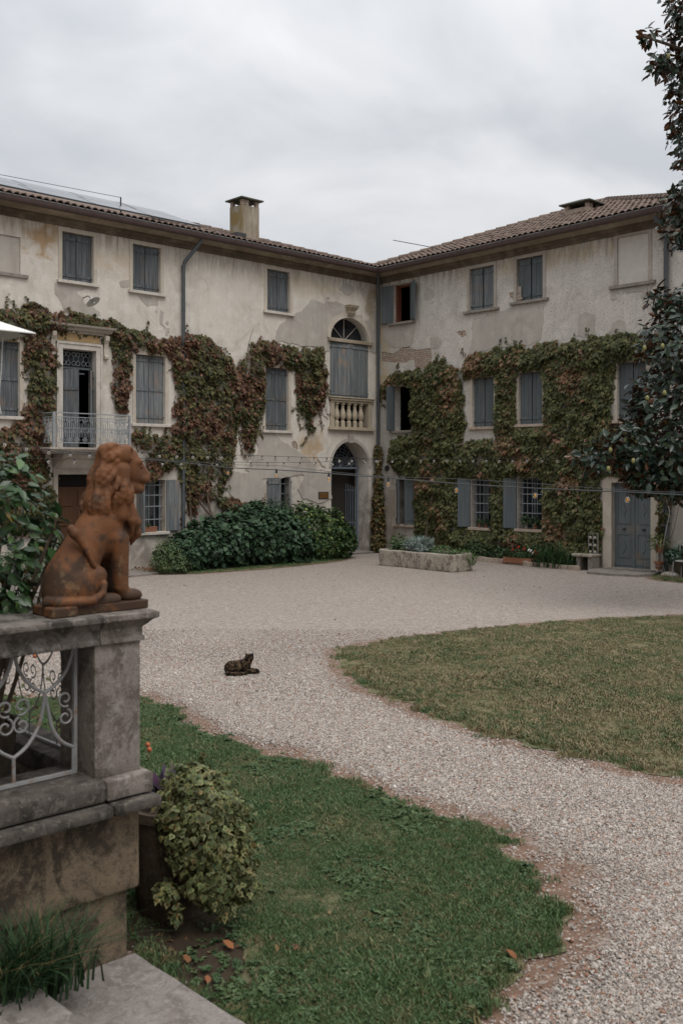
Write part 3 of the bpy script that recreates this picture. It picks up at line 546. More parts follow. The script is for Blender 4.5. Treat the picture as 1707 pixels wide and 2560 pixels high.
PATCH_R=[[(2.06,8.29),(2.35,8.28),(2.41,8.06),(2.3,7.88),(2.06,7.95),(1.98,8.14)],[(2.22,6.77),(2.59,6.8),(2.74,6.6),(2.63,6.42),(2.3,6.45)],[(0.23,7.42),(0.72,7.33),(1.68,7.27),(1.55,6.74),(1.33,6.57),(0.63,6.61),(0.28,6.87)],[(3.93,7.17),(4.82,7.25),(5.26,7.32),(5.68,7.35),(6.5,7.33),(6.43,6.84),(6.37,6.34),(5.96,6.15),(4.97,6.21),(4.23,6.19),(3.74,6.05),(3.89,6.52)],[(7.58,6.82),(7.79,6.93),(8.04,6.82),(8.11,6.55),(8.04,6.28),(7.54,6.28)],[(8.62,6.49),(8.83,6.6),(9.01,6.53),(9.07,6.29),(8.95,6.17),(8.56,6.23)],[(8.56,7.35),(8.68,7.33),(8.68,7.15),(8.56,7.19)],[(8.89,7.38),(9.81,7.39),(9.69,7.2),(9.58,7.15),(9.47,7.29),(9.01,7.26)]]
BRICK_R=[[(0.13,6.52),(0.72,6.4),(0.99,6.54),(1.33,6.67),(1.46,6.5),(1.68,6.43),(2.26,6.45),(2.33,6.17),(2.18,5.87),(1.84,5.8),(1.63,5.85),(1.55,6.17),(1.25,6.07),(0.13,6.19)],[(3.31,6.82),(3.62,6.88),(3.7,6.69),(3.5,6.65)],[(5.26,7.78),(5.47,7.78),(5.53,7.57),(5.29,7.6)]]
YELLOW_R=[[(0.13,6.03),(0.63,6.02),(1.07,5.83),(0.63,5.73),(0.13,5.77)]]
IVY_L=[[(-13.49,6.35),(-12.85,6.47),(-12.19,6.63),(-11.74,6.68),(-11.39,6.61),(-11.04,6.54),(-10.55,6.59),(-9.99,6.51),(-9.8,6.53),(-9.29,6.39),(-8.62,6.22),(-8.0,6.25),(-7.5,6.47),(-6.91,6.43),(-6.46,6.27),(-6.16,6.11),(-5.93,5.76),(-5.53,5.29),(-4.89,5.58),(-4.72,5.34),(-4.89,4.56),(-5.02,3.92),(-5.29,3.28),(-5.45,3.21),(-5.61,3.65),(-5.66,4.15),(-5.85,3.83),(-5.93,3.52),(-6.0,2.65),(-6.16,2.28),(-6.39,2.03),(-6.62,2.89),(-6.76,2.16),(-6.16,1.91),(-5.53,1.77),(-5.61,1.58),(-6.31,1.54),(-6.62,1.79),(-7.06,1.92),(-7.21,1.44),(-7.43,1.57),(-7.64,2.05),(-7.78,2.65),(-8.0,2.88),(-7.64,3.12),(-7.92,3.59),(-8.13,3.76),(-7.92,3.95),(-7.92,4.42),(-7.86,5.02),(-8.0,5.6),(-8.21,5.82),(-9.02,5.81),(-9.29,5.84),(-9.22,5.28),(-9.29,4.7),(-9.48,4.12),(-9.78,4.22),(-9.87,4.78),(-9.9,5.34),(-9.78,5.91),(-10.06,6.2),(-10.8,6.26),(-11.16,6.14),(-11.39,5.99),(-11.45,5.76),(-11.36,5.34),(-11.45,4.8),(-11.45,4.26),(-11.62,3.93),(-11.57,3.5),(-11.62,3.18),(-11.74,2.85),(-11.51,2.43),(-11.45,1.89),(-11.39,1.13),(-11.74,1.04),(-12.85,1.4),(-13.49,1.42),(-13.49,3.6),(-12.42,3.74),(-12.19,3.91),(-12.14,4.54),(-12.19,5.17),(-12.25,5.69),(-12.85,5.74),(-13.49,5.69)],[(-9.29,3.73),(-8.95,3.8),(-8.75,3.57),(-7.92,3.65),(-7.35,3.61),(-7.35,3.13),(-7.92,3.0),(-8.07,2.7),(-8.62,2.41),(-8.89,2.47),(-8.75,2.99),(-9.15,3.33)],[(-5.77,5.77),(-5.37,6.3),(-5.13,6.45),(-4.56,6.5),(-3.54,6.4),(-2.56,6.45),(-2.29,5.9),(-2.32,5.22),(-2.47,4.67),(-2.74,4.46),(-3.37,4.43),(-3.54,5.02),(-3.54,5.68),(-4.06,5.83),(-4.69,5.72),(-4.81,5.2),(-5.05,4.93),(-5.45,4.91),(-5.69,5.28)],[(-3.45,4.63),(-2.56,4.8),(-2.56,4.47),(-2.98,4.38),(-2.92,3.92),(-3.08,4.05),(-3.19,4.31),(-3.37,4.37)]]
IVY_R=[[(0.24,5.48),(0.63,5.81),(1.39,5.82),(2.21,5.97),(2.83,6.05),(3.17,5.82),(3.51,5.67),(3.77,5.97),(4.34,6.25),(5.29,6.16),(6.34,6.19),(7.06,6.24),(7.75,6.24),(8.55,6.21),(9.19,6.21),(9.56,6.11),(10.05,6.18),(10.52,6.02),(10.52,5.37),(9.56,5.42),(8.88,5.44),(8.68,5.28),(8.62,4.14),(8.68,3.85),(9.56,3.65),(10.05,2.97),(9.81,2.09),(8.55,2.07),(8.49,1.84),(8.4,0.91),(8.16,0.08),(7.2,-0.1),(6.34,0.2),(5.45,0.4),(4.34,0.21),(3.51,0.29),(2.3,0.49),(1.66,0.53),(1.48,1.28),(1.48,2.24),(1.29,2.52),(0.72,2.65),(0.53,3.08),(0.63,3.64),(1.2,3.83),(1.48,3.96),(1.48,5.13),(1.2,5.42),(0.72,5.45),(0.43,4.91),(0.24,5.06)]]
IVY_R_HOLES=[[(3.55,5.4),(3.93,5.4),(3.93,3.95),(4.74,3.9),(4.82,3.6),(3.68,3.56),(3.51,3.31),(3.68,4.22)],[(3.88,5.41),(4.7,5.43),(4.7,3.86),(3.88,3.88)],[(5.41,5.42),(6.42,5.45),(6.42,3.81),(5.29,3.78)],[(3.48,2.41),(4.82,2.42),(4.82,0.9),(3.48,0.88)],[(5.14,2.42),(6.37,2.43),(6.37,0.91),(5.14,0.91)]]
IVY_CORNER_px=[(938.4594,1110.474),(955.8786,1110.474),(958.056,1219.344),(960.2334,1371.762),(925.395,1371.762),(927.5724,1284.666),(934.1046,1197.57)]

def arch(s0, s1, zs, rise, n=20):
    c, r = (s0+s1)/2, (s1-s0)/2; return [(c+r*math.cos(math.pi*i/n), zs+rise*math.sin(math.pi*i/n)) for i in range(n+1)]
def rect(s0, s1, z0, z1): return [(s0, z0), (s1, z0), (s1, z1), (s0, z1)]
def wall(W, outer, holes, mat, parent, depth=.34):
    poly = [outer]+[h for h, _ in holes]; vs_ = []; ed = []
    for p in poly:
        b = len(vs_); vs_ += [Vector(q) for q in p]; ed += [(b+i, b+(i+1) % len(p)) for i in range(len(p))]
    v2, e2, f2, *_ = delaunay_2d_cdt(vs_, ed, [], 1, 1e-6); m = MB(); A = np.array([tuple(v) for v in v2]); F = np.array([list(f) for f in f2]); C = A[F].mean(1)
    ok = inpoly(C, outer)
    for h, _ in holes: ok &= ~inpoly(C, h)
    m.add([W(a, 0, z) for a, z in A], F[ok])
    for h, dp in holes:
        n = len(h); m.add([W(a, 0, z) for a, z in h]+[W(a, -dp, z) for a, z in h], [(i, (i+1) % n, n+(i+1) % n, n+i) for i in range(n)])
    return m.build('wall', mat, parent)
vl = thing('villa_wing', (-8, 0, 0), 'cream plastered villa wing with iron balcony and red creeper', 'building')
vr = thing('villa_wing', (0, -5.4, 0), 'grey roughcast villa wing with blue double door under ivy', 'building')
# window openings: s0, s1, z0, z1
LU = [(-11.24, -10.37, 7.38, 8.60), (-9.22, -8.36, 7.38, 8.61), (-4.68, -3.80, 7.35, 8.59)]
LF = [(-13.30, -12.35, 3.93, 5.73), (-9.13, -8.21, 3.88, 5.71), (-4.74, -3.85, 3.83, 5.69)]
BDR = (-11.24, -10.31, 3.22, 5.68); LWN = (-9.07, -8.21, 1.0, 2.39); SMW = (-4.65, -3.77, 1.25, 2.43); WDR = (-11.37, -10.2, .12, 2.54)
ARW = [(-2.16, 4.95), (-.47, 4.95)]+arch(-2.14, -.47, 6.74, .75); ARD = [(-2.09, .0), (-.44, .0)]+arch(-2.09, -.44, 2.74, .83)
RU = [(.70, 1.45, 7.38, 8.60), (3.81, 4.72, 7.40, 8.66), (5.53, 6.43, 7.46, 8.69)]
RF = [(.68, 1.47, 3.92, 5.35), (3.92, 4.72, 3.93, 5.39), (5.60, 6.42, 3.95, 5.43), (8.77, 9.60, 3.95, 5.46)]
RG = [(.84, 1.60, .93, 2.36), (3.87, 4.62, .95, 2.42), (5.56, 6.40, .98, 2.43)]; BLD = (8.62, 9.75, .09, 2.32)
brL = [smooth_poly(p, 1) for p in BRICK_L]; brR = [rough_poly(p, .03, .1) for p in BRICK_R]
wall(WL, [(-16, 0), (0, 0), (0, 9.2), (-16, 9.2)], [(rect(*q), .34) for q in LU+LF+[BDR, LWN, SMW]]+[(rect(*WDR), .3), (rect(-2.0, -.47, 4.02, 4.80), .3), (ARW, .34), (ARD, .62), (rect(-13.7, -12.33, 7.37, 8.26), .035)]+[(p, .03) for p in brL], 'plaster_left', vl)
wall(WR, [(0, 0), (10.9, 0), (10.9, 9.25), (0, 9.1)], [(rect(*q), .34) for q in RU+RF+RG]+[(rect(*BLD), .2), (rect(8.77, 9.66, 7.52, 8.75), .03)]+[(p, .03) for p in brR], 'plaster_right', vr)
m = MB(); m.box(-13.8, -12.3, .036, .05, 7.3, 8.3); m.build('blind_panel', 'render_grey', vl)
m = MB(); m.box(.031, .05, -9.7, -8.7, 7.45, 8.8); m.build('blind_panel', 'limewash_white', vr)
# shell of rooms behind, unlit
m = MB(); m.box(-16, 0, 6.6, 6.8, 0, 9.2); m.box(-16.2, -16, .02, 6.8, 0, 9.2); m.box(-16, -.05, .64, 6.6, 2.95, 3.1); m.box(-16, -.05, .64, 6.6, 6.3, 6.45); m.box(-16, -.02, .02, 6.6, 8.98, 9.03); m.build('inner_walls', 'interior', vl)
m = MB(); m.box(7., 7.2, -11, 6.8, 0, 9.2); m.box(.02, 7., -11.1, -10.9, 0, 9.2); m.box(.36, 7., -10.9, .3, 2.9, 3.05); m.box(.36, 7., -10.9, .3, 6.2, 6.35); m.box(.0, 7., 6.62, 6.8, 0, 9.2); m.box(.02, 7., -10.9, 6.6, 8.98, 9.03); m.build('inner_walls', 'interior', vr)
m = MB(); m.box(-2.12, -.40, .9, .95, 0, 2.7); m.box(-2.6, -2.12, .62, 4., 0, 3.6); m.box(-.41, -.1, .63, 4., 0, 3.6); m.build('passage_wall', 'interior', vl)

def patch(W, poly, mat, parent, name='plaster_patch', o=.007, amp=.035):
    p = rough_poly(rough_poly(poly, amp*1.6, .12, rnd.uniform(0, 50)), amp*.9, .035, rnd.uniform(0, 50)); p = [(a+.018*noise.noise((a*26, b*26, 3)), b+.018*noise.noise((a*26, b*26, 8))) for a, b in p]; m = MB(); m.prism(W, p, -.002, o); m.build(name, mat, parent)
    for _ in range(5):                                            # flakes scattered round it
        q = p[rnd.randrange(len(p))]; r = rnd.uniform(.02, .07); a, b = q[0]+rnd.uniform(-.13, .13), q[1]+rnd.uniform(-.13, .13)
        if any(h[0]-.12 < a < h[1]+.12 and h[2]-.12 < b < h[3]+.12 for h in (LU+LF+[BDR, LWN, SMW, (-2.3, -.3, 0, 7.7)] if W is WL else RU+RF+RG+[BLD])): continue
        m = MB(); m.prism(W, [(a+r*rnd.uniform(.6, 1.3)*math.cos(t), b+r*rnd.uniform(.6, 1.3)*math.sin(t)) for t in np.linspace(0, 5.7, 9)], -.002, o+rnd.uniform(-.004, .004)); m.build('plaster_flake', mat, parent)
for i, p in enumerate(PATCH_L):
    if i != 4: patch(WL, p, 'render_grey', vl, o=.006+.0012*i)
for p in WHITE_L: patch(WL, p, 'limewash_white', vl, o=.03)
for i, p in enumerate(PATCH_R): patch(WR, p, 'render_grey', vr, o=.006+.0013*i)
def bricks(W, poly, parent):
    P = np.array(poly); s0, z0 = P.min(0)-.03; s1, z1 = P.max(0)+.03; m = MB(); m.fbox(W, s0-.1, s1+.1, -.05, -.031, z0-.1, z1+.1); m.build('mortar_bed', 'mortar', parent)
    r_ = 0; z = z0
    while z < z1:
        s = s0-.25*(.5 if r_ % 2 else 0)
        while s < s1:
            c = np.array([[s+.12, z+.03]])
            if inpoly(c, poly)[0] or polydist(c, poly)[0] < .1:
                q = MB(); e = rnd.uniform(-.004, .004); q.fbox(W, s+rnd.uniform(0, .01), s+.235, -.045, -.008+e, z, z+.052); q.build('brick', 'brick', parent)
            s += .25
        z += .064; r_ += 1
for p in brL: bricks(WL, p, vl)
for p in brR: bricks(WR, p, vr)

def plank_leaf(W, parent, hs, ho, wd, ang, sgn, z0, z1, mat, npl=3, label=None, batt=(.12, .88), inside=False):
    """a board shutter hinged at (hs, ho); ang 0 closes the opening, 180 lies on the wall; sgn +1 opens from the left jamb"""
    a = R(ang); ds, do = sgn*math.cos(a), math.sin(a); ns, no = -do*sgn, math.cos(a)   # n: outward face when shut
    def Wf(u, n, z): return W(hs+ds*u+ns*n, ho+do*u+no*n, z)
    m = MB(); H = z1-z0; m.fbox(Wf, .01, wd-.01, -.012, -.002, z0+.02, z1-.02); sh = m.build('shutter', mat, parent)
    for f in batt: q = MB(); q.fbox(Wf, .015, wd-.015, .034, .052, z0+H*f-.035, z0+H*f+.035); q.build('batten', mat, sh)
    for f in (.1, .9): q = MB(); q.fbox(Wf, -.01, .035, .038, .06, z0+H*f-.012, z0+H*f+.012); q.build('hinge', 'iron_dark', sh)
    if label: sh['label'] = label
    for i in range(npl):
        q = MB(); e = rnd.uniform(-.003, .003); u0, u1 = wd*i/npl+.003, wd*(i+1)/npl-.003; q.fbox(Wf, u0, u1, 0+e, .034+e, z0+rnd.uniform(0, .012), z1-rnd.uniform(0, .012)); q.build('plank', mat, sh)
    return sh
def surround(W, parent, q, mat, wd=.1, o=.018):
    s0, s1, z0, z1 = q; m = MB(); m.fbox(W, s0-wd, s0+.001, -.01, o, z0, z1+wd); m.fbox(W, s1-.001, s1+wd, -.01, o, z0, z1+wd); m.fbox(W, s0+.001, s1-.001, -.01, o-.001, z1-.001, z1+wd-.001); return m.build('window_surround', mat, parent)
def sill(W, parent, q, mat, ext=.14, o=.09, th=.075):
    m = MB(); m.fbox(W, q[0]-ext, q[1]+ext, -.15, o, q[2]-th, q[2]+.004); return m.build('window_sill', mat, parent, bevel=.008)
def closed(W, parent, q, mat, smat, sm2, npl=3, dep=.12, batt=(.12, .88), gap=.006, sur=.1, ext=.14):
    s0, s1, z0, z1 = q; h = (s1-s0)/2
    plank_leaf(W, parent, s0+.01, -dep, h-.01-gap, 0, 1, z0+.01, z1-.01, mat, npl, batt=batt); plank_leaf(W, parent, s1-.01, -dep, h-.01-gap, 0, -1, z0+.01, z1-.01, mat, npl, batt=batt)
    if sm2: surround(W, parent, q, sm2, sur)
    sill(W, parent, q, smat, ext)
def grille(W, parent, q, nv, hz, mat='iron_pale', o=-.13, r=.009):
    s0, s1, z0, z1 = q; f = MB(); f.fbox(W, s0, s0+.05, -.3, -.24, z0, z1); f.fbox(W, s1-.05, s1, -.3, -.24, z0, z1); f.fbox(W, s0+.05, s1-.05, -.3, -.24, z1-.05, z1); f.fbox(W, s0+.05, s1-.05, -.3, -.24, z0, z0+.05); f.fbox(W, (s0+s1)/2-.03, (s0+s1)/2+.03, -.298, -.238, z0+.05, z1-.05)
    wn = f.build('window', 'shutter_blue', parent)
    g = MB(); g.fbox(W, s0+.03, s1-.03, -.285, -.275, z0+.03, z1-.03); g.build('pane', 'window_glass', wn)
    for i in range(nv): b = MB(); s = s0+(s1-s0)*(i+.5)/nv; b.tube([W(s, o, z0), W(s, o, z1)], r, 6); b.build('bar', mat, wn, smooth=True)
    for z in hz: b = MB(); b.fbox(W, s0, s1, o-.006, o+.013, z-.012, z+.012); b.build('bar', mat, wn)
    return wn
for q in LU: closed(WL, vl, q, 'shutter_weathered', 'sill_stone', 'surround_plaster', 3)
for q in LF: closed(WL, vl, q, 'shutter_faded' if q is LF[1] else 'shutter_weathered', 'sill_stone', 'surround_plaster', 3, batt=(.1, .5, .93))
for q in RU[1:]: closed(WR, vr, q, 'shutter_blue' if q is RU[2] else 'shutter_faded', 'sill_grey', 'surround_grey', 3, gap=.02, ext=.2)
for q in RF[1:]: closed(WR, vr, q, 'shutter_blue', 'brick', 'surround_plaster', 3, gap=.012, batt=(.12,), ext=.12)
m = MB(); m.fbox(WL, -13.8, -12.15, -.02, .06, 7.28, 7.36); m.build('window_sill', 'sill_grey', vl); m = MB(); m.fbox(WR, 8.55, 9.87, -.02, .08, 7.41, 7.50); m.build('window_sill', 'sill_grey', vr, bevel=.008); surround(WR, vr, (8.77, 9.66, 7.52, 8.75), 'surround_grey', .1)
# open windows of the wing on the right
q = RU[0]; plank_leaf(WR, vr, q[0], .03, .47, 172, 1, q[2], q[3], 'shutter_blue', 3, 'shutter folded back against the wall'); plank_leaf(WR, vr, q[1], .03, .4, 150, -1, q[2], q[3], 'shutter_blue', 3, 'shutter standing half open'); sill(WR, vr, q, 'sill_grey', .2); surround(WR, vr, q, 'surround_grey', .05)
m = MB(); m.fbox(WR, q[0], q[0]+.06, -.3, -.1, q[2], q[3]); m.fbox(WR, q[1]-.06, q[1], -.3, -.2, q[2], q[3]); m.fbox(WR, q[0]+.06, q[1]-.06, -.3, -.2, q[3]-.06, q[3]); m.build('window_frame', 'red_wood', vr)
q = RF[0]; plank_leaf(WR, vr, q[0]+.02, -.05, .42, 82, 1, q[2], q[3], 'shutter_blue', 3); sill(WR, vr, q, 'sill_grey', .1)
q = RG[0]; plank_leaf(WR, vr, q[0], -.02, .36, 40, 1, q[2], q[3], 'shutter_blue', 3); plank_leaf(WR, vr, q[1], -.02, .36, 18, -1, q[2], q[3], 'shutter_blue', 2); sill(WR, vr, q, 'brick', .15); surround(WR, vr, q, 'surround_grey', .06)
for q in RG[1:]:
    grille(WR, vr, q, 5, (q[2]+.45, q[2]+.72, q[2]+.99), 'iron_pale'); sill(WR, vr, q, 'brick', .06); plank_leaf(WR, vr, q[0]-.01, .04, .41, 166, 1, q[2], q[3], 'shutter_blue', 2, 'shutter folded back against the ivy')
# ground floor windows of the wing on the left
q = LWN; grille(WL, vl, q, 5, (1.33, 1.68, 1.98, 2.25), 'iron_pale'); sill(WL, vl, q, 'sill_stone', .1); plank_leaf(WL, vl, q[1]+.01, .04, .40, 172, -1, q[2], q[3], 'shutter_faded', 3, 'pale worn shutter folded back'); plank_leaf(WL, vl, q[0]-.01, .03, .40, 95, 1, q[2], q[3], 'shutter_faded', 3); surround(WL, vl, q, 'surround_plaster', .06)
q = SMW; grille(WL, vl, q, 5, (1.6, 1.95, 2.25), 'iron_pale'); plank_leaf(WL, vl, q[0], .0, .42, 62, 1, q[2], q[3], 'shutter_faded', 3); plank_leaf(WL, vl, q[1], -.02, .42, 48, -1, q[2], q[3], 'shutter_faded', 3); sill(WL, vl, q, 'sill_stone', .1)
# arched window over its balustrade
m = MB(); m.fbox(WL, -2.26, -.33, -.1, .10, 6.68, 6.79); m.build('transom', 'cornice_plaster', vl, bevel=.012)
plank_leaf(WL, vl, -2.15, -.03, .83, 4, 1, 4.94, 6.67, 'shutter_faded', 5, batt=(.07, .93)); plank_leaf(WL, vl, -.48, -.03, .83, 4, -1, 4.94, 6.67, 'shutter_faded', 5, batt=(.07, .93))
m = MB(); m.prism(WL, arch(-2.13, -.48, 6.79, .70), -.3, -.28); fl = m.build('fanlight', 'window_glass', vl)
for a in (90, 135, 45): b = MB(); b.tube([WL(-1.305, -.26, 6.79), WL(-1.305+.80*math.cos(R(a)), -.26, 6.79+.69*math.sin(R(a)))], .013, 6); b.build('glazing_bar', 'sill_stone', fl)
def band(W, parent, s0, s1, zs, rise, wd, o, mat, name, n=24):
    A = arch(s0-wd, s1+wd, zs, rise+wd, n); B = arch(s0, s1, zs, rise, n); m = MB(); V = [W(a, o, z) for a, z in A]+[W(a, o, z) for a, z in B]+[W(a, -.01, z) for a, z in A]+[W(a, -.01, z) for a, z in B]; k = n+1
    m.add(V, [(i, i+1, k+i+1, k+i) for i in range(n)]+[(i, i+1, 2*k+i+1, 2*k+i) for i in range(n)]+[(k+i, k+i+1, 3*k+i+1, 3*k+i) for i in range(n)]); return m.build(name, mat, parent)
band(WL, vl, -2.14, -.47, 6.80, .69, .16, .035, 'surround_plaster', 'arch_band'); band(WL, vl, -2.09, -.44, 2.74, .83, .10, .02, 'render_grey', 'arch_band')
m = MB(); m.loft([[WL(s, o, z) for s, o in ((-1.30-w_, 0), (-1.30+w_, 0), (-1.30+w_, d_), (-1.30-w_, d_))] for w_, d_, z in ((.12, .10, 7.57), (.12, .12, 7.62), (.135, .14, 7.63), (.125, .15, 7.70), (.16, .22, 7.78), (.19, .24, 7.80), (.19, .24, 7.84), (.20, .26, 7.85), (.20, .26, 7.88))]); m.build('keystone', 'warm_stone', vl)
m = MB(); m.fbox(WL, -1.36, -1.16, 0, .06, 3.52, 3.78); m.build('keystone', 'surround_grey', vl, bevel=.01)
m = MB()
for (a, b_, o, z0, z1) in ((-2.22, -.27, .10, 4.86, 4.93), (-2.16, -.33, .06, 4.79, 4.86), (-2.24, -.25, .13, 4.93, 4.965), (-2.22, -.27, .08, 3.96, 4.02), (-2.25, -.24, .12, 3.92, 3.96)): m.fbox(WL, a, b_, -.28, o, z0, z1)
bl = m.build('balustrade', 'warm_stone', vl, bevel=.008)
for a in (-2.16, -.50): m = MB(); m.fbox(WL, a, a+.17, -.2, .045, 4.02, 4.79); m.build('pilaster', 'warm_stone', bl)
bprof = [(.085, 0), (.085, .17), (.06, .19), (.05, .21), (.075, .25), (.098, .32), (.10, .38), (.085, .48), (.058, .58), (.052, .62), (.065, .63), (.065, .65), (.05, .66), (.05, .70), (.085, .71), (.085, .77)]
for i in range(5): m = MB(); m.lathe(bprof, WL(-1.83+i*.265, -.04, 4.02), 12); m.build('baluster', 'warm_stone', bl, smooth=True)
# arched gateway: fan grille and an open leaf of iron bars
m = MB(); m.fbox(WL, -2.12, -.42, -.5, -.44, 2.70, 2.76); m.fbox(WL, -.52, -.46, -.5, -.44, 0, 2.70); m.fbox(WL, -2.09, -2.05, -.5, -.44, 0, 2.70); gate = m.build('gate', 'iron_blue', vl)
for c_, rr in ((-1.27, (.2, .3, .4, .5, .6, .7)), (-1.9, (.1, .17, .24, .31)), (-.64, (.1, .17, .24, .31))):
    for r_ in rr:
        pts = [WL(c_+r_*math.cos(t_), -.47, 2.76+r_*math.sin(t_)*.98) for t_ in np.linspace(0, math.pi, 18) if abs(c_+r_*math.cos(t_)+1.265) < .80]
        if len(pts) > 3: b = MB(); b.tube(pts, .008, 5); b.build('grille_ring', 'iron_blue', gate)
for i in range(9): a = math.pi*(i+.5)/9; b = MB(); b.tube([WL(-1.27, -.47, 2.76), WL(-1.27+.74*math.cos(a), -.47, 2.76+.72*math.sin(a))], .008, 5); b.build('grille_ray', 'iron_blue', gate)
for i in range(9): b = MB(); o_ = -.52-.085*i; b.tube([WL(-.55-.022*i, o_, .08), WL(-.55-.022*i, o_, 2.1+.12*math.sin(i*.35))], .013, 6); b.build('bar', 'iron_blue', gate, smooth=True)
for z in (.15, .95, 2.0): b = MB(); b.tube([WL(-.54, -.5, z), WL(-.75, -1.25, z)], .016, 6); b.build('rail', 'iron_blue', gate)
m = MB(); m.fbox(WL, -2.15, -.38, -.62, .25, .0, .05); m.build('threshold', 'step_stone', vl, bevel=.01)
# balcony with its door
s0, s1, z0, z1 = BDR; m = MB()
for a, b_, o, e0, e1 in ((s0-.15, s0+.001, .05, z0, z1+.15), (s1-.001, s1+.15, .05, z0, z1+.15), (s0+.001, s1-.001, .049, z1, z1+.149), (s0-.17, s0-.12, .07, z0, z1+.16), (s1+.12, s1+.17, .07, z0, z1+.16), (s0-.17, s1+.17, .072, z1+.12, z1+.175)): m.fbox(WL, a, b_, -.02, o, e0, e1)
m.build('door_surround', 'sill_stone', vl)
m = MB(); m.loft([[WL(-11.58, 0, 6.08)]*1+[WL(-11.58-e, o, z) for o, z, e in ((.05, 6.08, 0), (.07, 6.12, .0), (.14, 6.15, .05), (.16, 6.2, .06), (.24, 6.23, .12), (.26, 6.28, .13), (.0, 6.31, .13))], [WL(-9.96, 0, 6.08)]+[WL(-9.96+e, o, z) for o, z, e in ((.05, 6.08, 0), (.07, 6.12, .0), (.14, 6.15, .05), (.16, 6.2, .06), (.24, 6.23, .12), (.26, 6.28, .13), (.0, 6.31, .13))]]); m.build('door_hood', 'surround_grey', vl)
for a in (-11.56, -10.09):
    m = MB(); m.loft([[WL(a+x_, o, z) for x_ in (0, .11)]+[WL(a+x_, -.01, z) for x_ in (.11, 0)] for o, z in ((.05, 5.48), (.10, 5.50), (.11, 5.56), (.06, 5.60), (.05, 5.75), (.08, 5.88), (.14, 5.97), (.15, 6.05), (.13, 6.08))]); m.build('bracket', 'surround_plaster', vl)
m = MB(); m.fbox(WL, s0-.12, s1+.12, -.02, .012, 5.88, 6.07); m.build('frieze', 'frieze_ochre', vl)
m = MB(); m.fbox(WL, s0, s1, -.22, -.16, 5.20, 5.25); m.fbox(WL, s0, s0+.05, -.22, -.16, z0, 5.68); m.fbox(WL, s1-.05, s1, -.22, -.16, z0, 5.68); m.fbox(WL, s0+.3, s1-.2, -.28, -.2, 5.08, 5.12); dfr = m.build('balcony_door', 'shutter_blue', vl)
m = MB(); m.fbox(WL, s0+.05, s1-.05, -.30, -.29, 5.25, 5.68); m.build('pane', 'window_glass', dfr)
for k in range(3):
    for (dx, dz, r_) in ((.08, .1, .055), (.20, .1, .055), (.08, .32, .055), (.20, .32, .055), (.14, .21, .075)):
        b = MB(); c_ = s0+.06+k*.275; b.tube([WL(c_+dx+r_*math.cos(t_), -.17, 5.25+dz+r_*math.sin(t_)) for t_ in np.linspace(0, 6.2, 13)], .007, 5); b.build('scroll', 'iron_pale', dfr)
plank_leaf(WL, vl, s0+.04, -.13, .44, 32, 1, z0, 5.18, 'shutter_weathered', 2, batt=(.25, .75)); plank_leaf(WL, vl, s1-.04, -.13, .44, 58, -1, z0, 5.18, 'shutter_weathered', 2, batt=(.25, .75))
m = MB()
for (o, a, z0_, z1_) in ((.78, .1, 3.15, 3.20), (.74, .06, 3.10, 3.15), (.68, .0, 3.05, 3.10)): m.fbox(WL, -11.86-a, -9.71+a, .002, o, z0_, z1_)
bal = m.build('balcony', 'surround_grey', vl)
for a in (-11.5, -10.2): m = MB(); m.loft([[WL(a+x_, o, z) for x_ in (0, .14)]+[WL(a+x_, -.01, z) for x_ in (.14, 0)] for o, z in ((.1, 2.72), (.16, 2.76), (.3, 2.85), (.5, 2.92), (.56, 2.97), (.58, 3.05))]); m.build('bracket', 'surround_grey', bal)
X0, X1, OB = -11.83, -9.74, .70
for a in (X0, X1): b = MB(); b.fbox(WL, a-.022, a+.022, OB-.022, OB+.022, 3.2, 4.03); b.build('post', 'iron_pale', bal)
for z, r_ in ((3.31, .011), (3.93, .011), (4.03, .014)):
    b = MB(); b.tube([WL(X0, 0, z), WL(X0, OB, z), WL(X1, OB, z), WL(X1, 0, z)], r_, 6); b.build('rail', 'iron_pale', bal)
def scroll(cx, cz, r, turns, st, sg, n=14): return [(cx+sg*r*(1-.75*i/n)*math.cos(st+turns*6.283*i/n), cz+r*(1-.75*i/n)*math.sin(st+turns*6.283*i/n)) for i in range(n+1)]
def motif(W2):
    m = MB(); w2 = .104
    m.tube([W2(0, 3.31), W2(0, 3.93)], .0085, 5)
    for sg in (1, -1):
        for zc, up in ((3.86, 1), (3.38, -1), (3.66, -1), (3.58, 1)):
            m.tube([W2(w2+sg*.052+x_, z_) for x_, z_ in scroll(0, zc, .036, 1.1, R(90)*up, sg)], .0065, 4)
        m.tube([W2(w2+sg*x_, z_) for x_, z_ in ((.088, 3.83), (.05, 3.79), (.045, 3.70), (.0, 3.62), (.045, 3.54), (.05, 3.45), (.088, 3.41))], .0065, 4)
    m.tube([W2(w2, 3.45), W2(w2, 3.79)], .0065, 4); return m
pu = motif(lambda a, z: WL(X0+a, OB, z)).build('scroll_panel', 'iron_pale', bal)
for i in range(1, 10): clone(pu, ((X1-X0)/10*i, 0, 0), bal)
ps = motif(lambda a, z: WL(X0, OB-.02-a, z)).build('scroll_panel', 'iron_pale', bal); clone(ps, (0, .22, 0), bal); clone(ps, (0, .44, 0), bal); [clone(ps, (X1-X0, .22*i, 0), bal) for i in range(3)]
